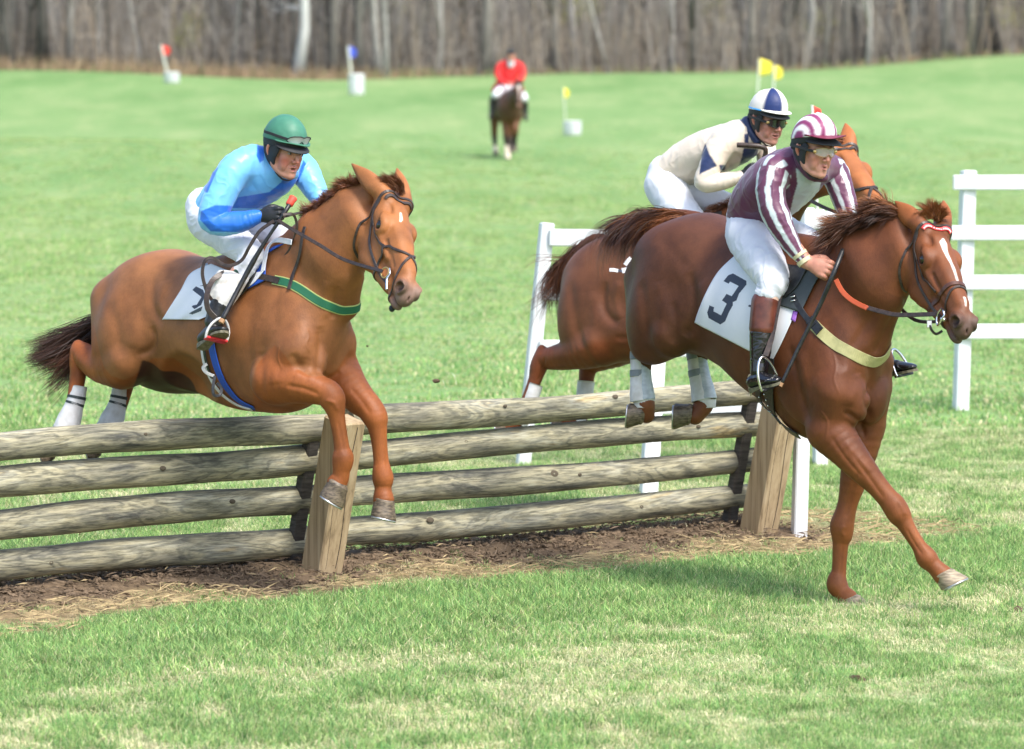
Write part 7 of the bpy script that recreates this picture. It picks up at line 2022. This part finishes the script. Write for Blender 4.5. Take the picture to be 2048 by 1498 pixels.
# ================================================================== rider in maroon on number three
s = RB_ = Rider(D_B, B.fr.W(B.fr.L(1560, 520, 60)), 'jockey in maroon silks with white striped sleeves and hooped cap, riding number three',
            {'nose': (1653, 322), 'mouth': (1647, 338), 'chin': (1645, 356), 'eyeR': (1638, 304), 'eyeL': (1662, 304), 'earR': (1597, 296), 'top': (1631, 228)}, 235, [rinit((.6, -.25, .75), (.1, .95, .1))])
jw = Body(); bw = Body(); sk = s.skin
human_head(sk, s.H, mouth_open=.25, pucker=1)
s.ch(sk, [(1628, 322, 218, 24), (1612, 326, 195, 25), (1600, 340, 170, 28)], 10)
s.ch(sk, [(1600, 345, 160, 24), (1570, 380, 120, 26), (1520, 430, 50, 26), (1505, 450, 30, 26)], 8)
s.ch(sk, [(1575, 340, 170, 18), (1550, 345, 198, 18), (1545, 395, 215, 17), (1556, 438, 225, 15), (1590, 490, 235, 12), (1612, 520, 240, 12)], 8)
s.ch(sk, [(1625, 335, 130, 24), (1668, 338, 80, 20), (1686, 392, 100, 15), (1702, 440, 125, 12), (1712, 485, 150, 11)], 8)
s.ch(sk, [(1500, 470, 70, 36), (1525, 520, 140, 30), (1548, 560, 196, 20), (1532, 620, 200, 17), (1524, 680, 202, 14), (1518, 735, 204, 12)], 10)
s.ch(sk, [(1530, 460, 0, 34), (1610, 500, 40, 28), (1680, 540, 80, 20), (1730, 630, 60, 15), (1770, 720, 60, 12)], 10)
fist(sk, s.p(1619, 526, 243), (.86, -.33, .3), (-.25, -1, 0), (-.15, .15, .95), s.k * 1.12)
fist(sk, s.p(1712, 488, 152), (.3, -.5, .7), (.8, .3, -.3), (.2, .8, .4), s.k)
def paintB_(V):
    C = np.tile(SKIN * [1.0, 1.0, 1.0], (len(V), 1)); C = paint_face(s.H, V, C, .7, (.30, .18, .10))
    p_ = pix_of(s.fr, V); h_ = ((p_[:, 1] > 505) & (p_[:, 1] < 600) & (p_[:, 0] > 1615))[:, None]
    nn = noise(V, 1 / 7, 5)[:, None]; C = np.where(h_, SKIN * [.98, .90, .88] * (.8 + .35 * nn), C); return C
hb = s.head_box(); s.finish_skin([hb, (s.p(1604, 590, 200), s.p(1700, 505, 300)), (s.p(1695, 520, 120), s.p(1760, 465, 240))], paintB_)
s.ch(jw, [(1504, 434, 30, (56, 44)), (1524, 402, 58, (66, 58)), (1562, 366, 108, (70, 62)), (1598, 342, 155, (60, 50)), (1612, 324, 178, (38, 34))], 14, side=B.n)
armB = [(1572, 335, 172, 34), (1549, 346, 200, 33), (1541, 380, 213, 30), (1545, 412, 222, 28), (1557, 442, 228, 27), (1575, 475, 233, 21), (1593, 502, 237, 16), (1606, 519, 240, 13.5)]
s.ch(jw, armB, 14)
armL = [(1625, 333, 135, 34), (1664, 340, 85, 30), (1680, 375, 96, 26), (1692, 410, 110, 22), (1704, 448, 130, 18), (1712, 474, 146, 14)]
s.ch(jw, armL, 14)
MA = np.array([.105, .024, .064]); WH = np.array([.50, .565, .575])
zB = lambda L_: polyZ(L_, 1280, 150, 4.048)
panel = zB([(1262, 750), (1330, 800), (1475, 830), (1445, 950), (1350, 1060), (1225, 1180), (1215, 1110), (1245, 980), (1275, 880)])
def arm_angle(V, arm, fr):
    A0 = np.array([fr.L(*q[:3]) for q in arm]); best = np.full(len(V), 1e9); ang = np.zeros(len(V)); tt = np.zeros(len(V))
    ref = np.array([0, 0, 1.0])
    for i, (a, b) in enumerate(zip(A0[:-1], A0[1:])):
        ab = b - a; t = np.clip(((V - a) @ ab) / (ab @ ab), 0, 1); d = V - a - t[:, None] * ab; dist = np.linalg.norm(d, axis=1)
        x = unit(ref - unit(ab) * (ref @ unit(ab))); y = np.cross(unit(ab), x); u = dist < best
        best[u] = dist[u]; ang[u] = np.arctan2(d @ y, d @ x)[u]; tt[u] = i + t[u]
    return ang, best, tt
def colB(V):
    p_ = pix_of(s.fr, V); C = np.tile(MA, (len(V), 1))
    C[in_poly(p_, panel) & (V[:, 2] < 240)] = WH
    for arm, off in ((armB, .25), (armL, .1)):
        ang, d, tt = arm_angle(V, arm, s.fr)
        st_ = (np.abs(((ang / (2 * math.pi) * 6 + off) % 1) - .5) < .19 + .02 * np.sin(tt * 9)) & (tt > .8) & (d < np.interp(tt, np.arange(len(arm)), [q[3] for q in arm]) + 3.5)
        C[st_] = WH
    return C * (.93 + .14 * noise(V, 1 / 25, 3)[:, None])
s.put(jw, 'silks_jacket', M_silk, 1.25, colB, 1.9, (1 / 40, 1 / 20), 13, (1.3, 1.0, 1))
c2 = Body(); s.ch(c2, [(1596, 305, 210, 11), (1604, 330, 222, 10), (1622, 352, 228, 9), (1648, 356, 215, 9)], 6); s.put(c2, 'collar', M_silk, 1.2, lambda V: np.tile(MA * .8, (len(V), 1)), .5)
pts = [s.p(1598, 507, 238), s.p(1606, 519, 240), s.p(1613, 528, 241)]
for i, (f0, f1) in enumerate(((.0, .28), (.55, .9))):
    boot_wrap('cuff_band', s.root, s.fr, [lerp(pts[0], pts[2], f0), lerp(pts[0], pts[2], f1)], (16, 15.2), mat('cream_elastic', (.62, .56, .36), .8))
s.ch(bw, [(1500, 440, 25, (54, 42)), (1502, 462, 40, (54, 44))], 14, side=B.n)
s.ch(bw, [(1500, 474, 70, 47), (1518, 506, 120, 44), (1536, 538, 170, 38), (1546, 560, 194, 32), (1541, 576, 198, 27), (1536, 587, 199, 25)], 16)
s.ch(bw, [(1530, 458, 0, 44), (1590, 482, 30, 40), (1640, 508, 58, 33), (1680, 540, 80, 24), (1700, 570, 70, 20)], 16)
s.put(bw, 'breeches', M_breech, 1.4, None, 2.6, (1 / 40, 1 / 18), 17, (1.4, .8, 1))
g1 = Body(); s.ch(g1, [(1536, 588, 199, (25, 22)), (1530, 606, 200, (24, 22))], 4, side=np.array([1, 0, .3])); s.put(g1, 'flesh_stocking', mat('flesh_stocking', (.62, .42, .33), .7), 1.2, None, .6, (1 / 8,), 3)
g2 = Body(); s.ch(g2, [(1530, 604, 200, (27, 24)), (1527, 630, 202, (26.5, 23.5)), (1525, 656, 203, (26.5, 23.5))], 4, side=np.array([1, 0, .3])); s.put(g2, 'boot_top', M_bootbr, 1.2)
g3 = Body(); s.ch(g3, [(1525, 650, 203, (25.5, 22)), (1522, 690, 204, (22.5, 20)), (1519, 722, 205, (19, 18)), (1518, 742, 206, (18, 18))], 6, side=np.array([1, 0, .3])); s.put(g3, 'boot', M_bootgl, 1.2, None, .9, (1 / 22, 1 / 12), 9, (.7, 1.5, 1))
o, infB = s.foot(s.p(1517, 744, 206), s.p(1501, 776, 188), s.p(1562, 764, 262), (-.05, .88, .38), M_bootgl, 38)
s.stirrup(None, infB, s.p(1531, 712, 236), M_steel, M_black, parent=B.root, leather=[s.p(1542, 680, 222), s.p(1552, 630, 212), s.p(1560, 590, 205), s.p(1578, 556, 200)])
g4 = Body(); s.ch(g4, [(1700, 570, 70, 19), (1735, 640, 60, 18), (1768, 705, 62, 15), (1775, 722, 64, 15)], 6); s.put(g4, 'boot', M_bootgl, 1.5)
o, inf2 = s.foot(s.p(1774, 724, 64), s.p(1762, 752, 60), s.p(1834, 738, 118), (.05, .95, .2), M_bootgl, 38)
s.stirrup(None, inf2, s.p(1790, 698, 84), M_steel, M_black, parent=B.root)
sp_ = Body(); s.ch(sp_, [(1506, 748, 208, 3), (1497, 756, 200, 2.5), (1502, 790, 195, 2.5)], 2); s.put(sp_, 'spur_strap', mat('tan_cord', (.45, .36, .22), .8), 1.2)
PK = np.array([.23, .035, .12]); CW = np.array([.80, .78, .77])
def colhB(M):
    C = np.tile(CW, (len(M), 1)); a = np.degrees(np.arccos(np.clip(M[:, 0] * 1.0, -1, 1)))      # hoops concentric about each ear
    a = np.minimum(a, 180 - a); b = (a - 17) / 14.2; m_ = (a < 17) | ((b % 2) > 1); C[m_] = PK; return C
hB = s.helmet(colhB, [(1.2, 40, 22, 97, (.02, .02, .02), M_skull, 'peak', -2), (1.25, 58, -4, 86, (.17, .018, .05), M_capsilk, 'cover_peak', 0, 1.01, -8)], 'helmet', tilt=26)
s.goggles(hB, 4, 112, .05, 64, 22, M_lens_c, knob=M_brass, frame_m=mat('amber_frame', (.35, .2, .1), .4))

# ================================================================== rider in cream on the rear horse
s = RC_ = Rider(D_C, C_.fr.W(C_.fr.L(1400, 440, 0)), 'jockey in cream and navy silks with quartered cap, behind the maroon rider',
            {'nose': (1560, 264), 'mouth': (1551, 275), 'chin': (1546, 289), 'eyeR': (1543, 249), 'eyeL': (1566, 247), 'earR': (1508, 241), 'top': (1541, 173)}, 120, [rinit((.7, -.2, .6), (.05, .97, .1))])
jw = Body(); bw = Body(); sk = s.skin
human_head(sk, s.H, mouth_open=.2, grin=1)
s.ch(sk, [(1532, 262, 108, 20), (1515, 264, 95, 21), (1496, 272, 80, 24)], 8)
s.ch(sk, [(1490, 275, 75, 22), (1440, 300, 45, 24), (1370, 335, 0, 24), (1340, 355, -15, 24)], 8)
s.ch(sk, [(1470, 275, 90, 16), (1445, 285, 108, 15), (1425, 335, 116, 13), (1410, 364, 122, 13), (1450, 360, 130, 11), (1488, 350, 135, 10)], 8)
s.ch(sk, [(1500, 275, 50, 16), (1528, 292, 25, 14), (1530, 340, 60, 12), (1525, 345, 90, 10)], 8)
s.ch(sk, [(1335, 372, 10, 26), (1372, 430, 60, 26), (1420, 480, 90, 18), (1395, 540, 100, 15), (1375, 600, 100, 12)], 8)
s.ch(sk, [(1355, 372, -40, 24), (1430, 400, -20, 24), (1480, 430, 10, 18), (1450, 520, -40, 14)], 8)
fist(sk, s.p(1490, 350, 136), (.9, .25, .3), (.1, -1, 0), (-.2, 0, .95), s.k)
def paintC_(V):
    C = np.tile(SKIN * .95, (len(V), 1)); C = paint_face(s.H, V, C, .6, (.12, .08, .05)); p_ = pix_of(s.fr, V)
    h1 = (p_[:, 1] > 318) & (p_[:, 0] > 1480); C[h1] = [.016, .018, .022]; return C
hb = s.head_box(); s.finish_skin([hb, (s.p(1476, 375, 110), s.p(1540, 315, 190))], paintC_)
s.ch(jw, [(1336, 350, -15, (46, 36)), (1374, 326, 5, (50, 44)), (1430, 302, 38, (54, 48)), (1482, 282, 72, (46, 40)), (1500, 266, 84, (28, 26))], 14, side=C_.n)
s.ch(jw, [(1472, 272, 92, 30), (1446, 288, 106, 28), (1428, 318, 114, 25), (1415, 346, 120, 21), (1408, 364, 123, 19), (1428, 366, 127, 18), (1458, 360, 131, 16), (1484, 352, 134, 12)], 14)
s.ch(jw, [(1500, 274, 55, 26), (1528, 290, 25, 22), (1532, 320, 45, 18), (1530, 342, 75, 12)], 14)
CR = np.array([.66, .565, .455]); NV = np.array([.012, .024, .085])
polyC = [zB(q) for q in ([(500, 640), (528, 552), (560, 640), (625, 735), (480, 805)], [(640, 728), (692, 728), (684, 772), (652, 775)], [(840, 590), (960, 600), (930, 700), (890, 760), (790, 765), (820, 680)], [(790, 345), (930, 290), (900, 430), (850, 410)], [(845, 480), (880, 470), (880, 560), (845, 560)])]
def colC(V):
    p_ = pix_of(s.fr, V); C = np.tile(CR, (len(V), 1))
    for i, q in enumerate(polyC): 
        m_ = in_poly(p_, q)
        if i == 2: m_ &= V[:, 2] < 115
        C[m_] = NV
    return C * (.95 + .1 * noise(V, 1 / 25, 3)[:, None])
s.put(jw, 'silks_jacket', M_silk, 1.4, colC, 1.6, (1 / 34, 1 / 17), 23, (1.3, 1.0, 1))
c2 = Body(); s.ch(c2, [(1494, 244, 95, 12), (1500, 262, 108, 11), (1515, 282, 112, 9)], 6); s.put(c2, 'collar', M_silk, 1.4, lambda V: np.tile(NV, (len(V), 1)), .5)
s.ch(bw, [(1334, 350, -15, (45, 38)), (1332, 372, -5, (46, 40))], 14, side=C_.n)
s.ch(bw, [(1334, 378, 10, 41), (1352, 410, 40, 37), (1378, 440, 68, 32), (1418, 478, 90, 22), (1408, 500, 95, 20)], 14)
s.ch(bw, [(1352, 370, -45, 38), (1400, 392, -30, 33), (1445, 408, -12, 27), (1480, 430, 8, 22), (1470, 470, -10, 18)], 14)
s.put(bw, 'breeches', M_breech, 1.6, None, 2.0, (1 / 38, 1 / 18), 27, (1.4, .8, 1))
g = Body(); s.ch(g, [(1408, 498, 95, 19), (1392, 545, 100, 17), (1376, 600, 100, 14)], 6); s.put(g, 'boot', M_bootgl, 2)
s.foot(s.p(1375, 602, 100), s.p(1362, 625, 90), s.p(1425, 618, 130), (0, 1, .1), M_bootgl, 38)
g = Body(); s.ch(g, [(1468, 468, -12, 17), (1450, 520, -40, 15), (1440, 570, -42, 13)], 6); s.put(g, 'boot', M_bootgl, 2)
s.foot(s.p(1439, 572, -42), s.p(1425, 594, -52), s.p(1488, 588, -10), (0, 1, .1), M_bootgl, 38)
def colhC(M):
    C = np.tile(np.array([.72, .68, .62]), (len(M), 1)); a = np.degrees(np.arctan2(M[:, 0], M[:, 1]))
    m_ = ((a > 2) & (a < 62)) | ((a < -90) & (a > -178)); C[m_ & (M[:, 2] < .995)] = [.014, .030, .12]
    return C
hC = s.helmet(colhC, [(1.2, 28, 18, 98, (.02, .02, .02), M_skull, 'peak', -2), (1.2, 34, 8, 88, (.74, .71, .66), M_capsilk, 'cover_peak', 0)], 'helmet', tilt=13)
H = s.H; pts = [H(*(np.array([0, -8, 48]) + np.array([96.5, 120.5, 107]) * [math.sin(a) * .975, math.cos(a) * .975, 0] + [0, 0, 8 + 9 * math.cos(a)])) for a in np.linspace(0, 6.2832, 33)[:-1]]
V, Fs = ribbon(np.array(pts + pts[:1]), np.array([unit(q - H(0, -8, 30)) for q in pts + pts[:1]]), 8 * s.k, 2 * s.k)
mesh_obj('blue_elastic_band', s.fr.W(V), Fs, mat('bright_blue_elastic', (.04, .38, .85), .5), hC, smooth=False)
s.goggles(hC, 2, 112, .05, 64, 22, M_lens_d, knob=M_brass)

# ------------------------------------------------------------------ reins and whips
def strap_free(fr, pts, w, t, m, name, parent, nrm=(-.3, .2, .95), n=8, twist=0):
    P_ = spline([fr.L(*q) for q in pts], n); nn = np.tile(unit(nrm), (len(P_), 1))
    if twist:
        for i in range(len(P_)): a = twist * i / len(P_); nn[i] = unit([math.sin(a), .2, math.cos(a)])
    V, Fs = ribbon(P_, nn, w, t); return mesh_obj(name, fr.W(V), Fs, m, parent, smooth=False)
def rein_to(h, pts, end, w, m, name='rein', t=1.8, nrm=(-.3, .3, .9)):
    P_ = np.array([h.fr.L(*q) for q in pts] + [end]); P_ = spline(P_, 8); V, Fs = ribbon(P_, np.tile(unit(nrm), (len(P_), 1)), w, t); return mesh_obj(name, h.fr.W(V), Fs, m, h.root, smooth=False)
rein_to(A, [(556, 441, 222), (590, 462, 250), (639, 490, 290), (690, 520, 320)], BR['A1'] + [-4, 2, 0], 7, M_leather)
rein_to(A, [(640, 426, 130), (690, 440, 190), (740, 500, 220)], BR['A-1'], 6, M_leather)
strap_free(A.fr, [(566, 434, 225), (590, 428, 205), (620, 423, 165), (640, 424, 135)], 6, 1.6, M_leather, 'rein', A.root)
strap_free(A.fr, [(548, 442, 222), (520, 462, 215), (500, 492, 208), (484, 520, 200), (462, 531, 195), (444, 528, 190), (425, 516, 188), (410, 522, 188), (405, 545, 188), (409, 568, 190), (416, 588, 192), (424, 600, 194)], 7, 1.6, M_leather, 'rein_end', A.root)
strap_free(A.fr, [(566, 430, 225), (584, 428, 222), (592, 440, 218), (593, 462, 215), (580, 498, 200), (556, 528, 180), (530, 556, 165), (505, 588, 160), (480, 608, 160)], 5.5, 1.4, M_leather, 'rein_end', A.root)
rein_to(B, [(1672, 560, 270), (1684, 582, 285), (1700, 598, 300), (1716, 608, 315), (1731, 615, 330)], B.fr.L(1733, 616, 332), 10, M_orange, 'rubber_grip', 2.4)
rein_to(B, [(1730, 614, 329), (1765, 624, 350), (1800, 630, 375)], BR['B1'] + [-2, -2, 0], 9, M_leather)
rein_to(B, [(1716, 500, 190), (1760, 560, 200), (1830, 640, 250)], BR['B-1'], 7, M_leather)
rein_to(C_, [(1505, 345, 170), (1580, 380, 180), (1660, 420, 210)], C_.H(470, -118, 56), 7, M_leather)
def whip(fr, pts, rads, label, m, knob=None, knob_r=9, group=None, grip=None):
    P_ = [fr.L(*q) for q in pts]; e = empty('riding_whip', fr.W(P_[0]), label, 'whip', group); mb = MB(); sp = spline(P_, 6)
    rr = np.interp(np.linspace(0, 1, len(sp)), np.linspace(0, 1, len(rads)), rads) * fr.u
    mb.tube(fr.W(sp), rr, 10); mb.build('shaft', m, e, smooth=True)
    if knob: 
        d = unit(P_[0] - P_[1]); mb = MB(); mb.tube(fr.W(np.array([P_[0] - d * 8, P_[0] - d * 4, P_[0] + d * 5, P_[0] + d * 12, P_[0] + d * 14])), np.array([.7, 1, .95, 1.1, .6]) * knob_r * fr.u, 12); mb.build('knob', knob, e, smooth=True)
    d = unit(P_[-1] - P_[-2]); mb = MB(); mb.tube(fr.W(np.array([P_[-1] - d * 3, P_[-1] + d * 5])), rads[-1] * 1.15 * fr.u, 8); mb.build('flap', mat('tan_flap', (.36, .2, .1), .7), e)
    return e
whip(A.fr, [(581, 405, 205), (566, 430, 220), (520, 500, 214), (482, 568, 212), (444, 641, 236)], (4.5, 4.5, 3.2, 5.5, 5, 5), 'black riding whip with an orange red knob in the hand of the rider in blue', M_black, mat('red_knob', (.72, .07, .04), .6), 8)
whip(B.fr, [(1686, 500, 262), (1668, 545, 290), (1640, 610, 275), (1600, 690, 262), (1563, 768, 262)], (5, 5, 4.5, 4.2, 3.2), 'black riding whip hanging from the bare hand of the rider in maroon', M_black)
whip(C_.fr, [(1474, 290, 165), (1500, 291, 168), (1520, 293, 168), (1531, 299, 165), (1528, 318, 160), (1515, 345, 158)], (5, 5.5, 5, 5, 5), 'brown whip handle raised beside the chin of the rider in cream', M_leather)
# ------------------------------------------------------------------ mounted huntsman far out on the pasture
g0_ = ground(1016, 319); D_H = float((g0_ - CAM) @ FWD)
h = Hh = Horse('bay_hunter', D_H, g0_, 'dark bay horse with white socks walking forward under the red coated rider', (.16, -.02, .98),
               [RM((.03, -.86, .5), (.10, .5, .86))], [(LM['eyeR'], (1030, 184)), ((192, -62, -86), (1043, 184)), (LM['nosR'], (1034, 209))], 62, [(1, (1028, 165, 58)), (-1, (1044, 166, 56))], group=None, fixed=True)
s = h
s.E((1006, 208, -120), (34, 27, 30), 12); s.Lm((1007, 208, -110), (1018, 214, -10), (26, 28), (28, 30), 12); s.E((1019, 216, 12), (26, 25, 31), 12)
s.Lm((1018, 205, 18), (1034, 186, 52), (15, 24), (10, 17), 10)
s.leg([(1008, 232, 10, 12), (1011, 250, 12, 8), (1012, 272, 14, 6.5), (1013, 292, 14, 4.5), (1014, 308, 14, 5.5), (1016, 316, 17, 5.5)], 4)
s.leg([(1034, 232, 6, 12), (1031, 248, 14, 8), (1031, 262, 20, 6.5), (1030, 278, 6, 4.5), (1029, 288, 0, 5), (1029, 295, 2, 5)], 4)
s.leg([(991, 228, -120, 14), (989, 250, -118, 8), (989, 270, -122, 6.5), (990, 290, -118, 4.5), (991, 302, -116, 5.5)], 5)
s.leg([(1022, 228, -130, 14), (1021, 250, -130, 8), (1020, 270, -134, 6.5), (1020, 290, -130, 4.5), (1020, 300, -128, 5.5)], 5)
s.muzzle = (.16, .09, .06); s.marks = [([(110, 0), (165, 0)], [22, 22], (.75, .73, .70)), ([(165, 0), (400, 0)], [8, 5], (.7, .68, .66))]
def paint_H(s, V):
    C = np.tile([.085, .045, .028], (len(V), 1)); p_ = pix_of(s.fr, V); y = p_[:, 1]; x = p_[:, 0]
    t = sstep(232, 250, y)[:, None]; C = C * (1 - t) + np.array([.13, .06, .025]) * t
    t = sstep(262, 280, y)[:, None]; C = C * (1 - t) + np.array([.03, .022, .02]) * t
    w = ((y > 290) & ((x < 1003) | ((x > 1003) & (x < 1025) & (V[:, 2] > -40))))[:, None] * sstep(286, 294, y)[:, None]; return C * (1 - w) + np.array([.70, .64, .56]) * w
s.finish(paint_H, vx=1.5, hvx=.9)
for c in ((1017, 318, 18), (1029, 297, 3), (992, 304, -115), (1020, 302, -127)): hoof('hoof', s.root, s.fr, s.p(*c), (0, -1, .1), (0, 0, 1), 5.5, 6.8, 6, shoe=False)
hair(s, 'forelock', [s.H(-2, 0, 20), s.H(-2, 0, -20)], 60, 12, lambda t: ((-.3 + .6 * t, -.8, .5), 1), (.02, .015, .012), (.04, .03, .02), 1.2, .1, (0, -.5, 0), 31, 4, 2)
pd = Body(); pd.ell(s.p(1012, 196, -48), (30, 24, 24), [s.h, s.n, s.v], 4); V, Q = pd.mesh(1.6); mesh_obj('saddle_pad', s.fr.W(V), Q, mat('grey_pad', (.42, .43, .47), .8), s.root)
s = Hu = Rider(D_H, g0_ + np.array([0, .45, 1.5]), 'distant mounted huntsman in a red coat, white stock and black hat', {'nose': (1023, 115), 'chin': (1023, 121), 'earR': (1015, 112), 'eyeR': (1020, 111)}, -20, [rinit((.08, -.05, .99), (0, 1, 0))], group=None)
sk = s.skin; human_head(sk, s.H, 0)
s.ch(sk, [(1022, 118, -30, 6), (1021, 126, -34, 7), (1019, 145, -36, 11), (1016, 165, -40, 12)], 3)
s.ch(sk, [(1012, 128, -34, 5), (1001, 132, -34, 4), (997, 148, -30, 4), (1003, 162, -12, 3.5), (1016, 168, 0, 3.5)], 3); s.ch(sk, [(1030, 128, -34, 5), (1040, 132, -34, 4), (1044, 148, -30, 4), (1038, 162, -12, 3.5), (1024, 168, 0, 3.5)], 3)
s.ch(sk, [(1012, 172, -40, 8), (996, 184, -8, 6), (986, 205, -12, 4), (984, 230, -10, 4)], 3); s.ch(sk, [(1022, 172, -40, 8), (1046, 190, -8, 6), (1050, 210, -12, 4), (1050, 234, -10, 4)], 3)
def paintHu(V):
    C = np.tile(SKIN * 1.1, (len(V), 1)); return C
hb = s.head_box(); s.finish_skin([hb], paintHu)
b_ = Body(); s.ch(b_, [(1016, 176, -42, (17, 14)), (1018, 158, -38, (16, 13)), (1020, 138, -36, (20, 13)), (1021, 126, -35, (13, 9))], 5, side=np.array([1.0, 0, 0]))
s.ch(b_, [(1010, 128, -34, 8), (1000, 133, -34, 7.5), (996, 148, -30, 7), (1002, 161, -14, 6), (1014, 167, -2, 4.5)], 4); s.ch(b_, [(1031, 128, -34, 8), (1041, 133, -34, 7.5), (1045, 148, -30, 7), (1039, 161, -14, 6), (1026, 167, -2, 4.5)], 4)
s.ch(b_, [(1000, 170, -48, 11), (990, 180, -55, 7)], 5); s.ch(b_, [(1034, 170, -48, 11), (1042, 182, -55, 7)], 5)
s.put(b_, 'red_coat', mat('hunting_red', (.62, .025, .025), .8), 1.0, None, .5, (1 / 10,), 3)
b_ = Body(); b_.ell(s.p(1022, 127, -22), (7, 9, 5), None, 2); b_.ell(s.p(1022, 120, -24), (7, 3.5, 7), None, 2); s.put(b_, 'white_stock', M_cloth, .8)
b_ = Body(); s.ch(b_, [(1012, 174, -40, 11), (998, 183, -10, 9), (992, 190, -4, 8)], 4); s.ch(b_, [(1022, 174, -40, 11), (1043, 190, -10, 9), (1048, 197, -4, 8)], 4); s.put(b_, 'breeches', M_cloth, 1.0)
for pts in ([(989, 194, -8, 6.5), (985, 212, -12, 5.5), (983, 230, -10, 4.5), (980, 235, 0, 3.5)], [(1049, 201, -8, 6.5), (1051, 215, -12, 5.5), (1051, 234, -10, 4.5), (1053, 239, 0, 3.5)]):
    b_ = Body(); s.ch(b_, pts, 3); s.put(b_, 'boot', M_black, 1.0)
b_ = Body(); b_.ell(s.H(0, -5, 62), np.array([86, 104, 78]) * s.k, [s.H.d(1, 0, 0), s.H.d(0, 1, 0), s.H.d(0, 0, 1)], 2); b_.ell(s.H(0, 96, 40), np.array([55, 45, 7]) * s.k, [s.H.d(1, 0, 0), s.H.d(0, 1, 0), s.H.d(0, 0, 1)], 1); s.put(b_, 'black_hunting_cap', M_skull, .7)
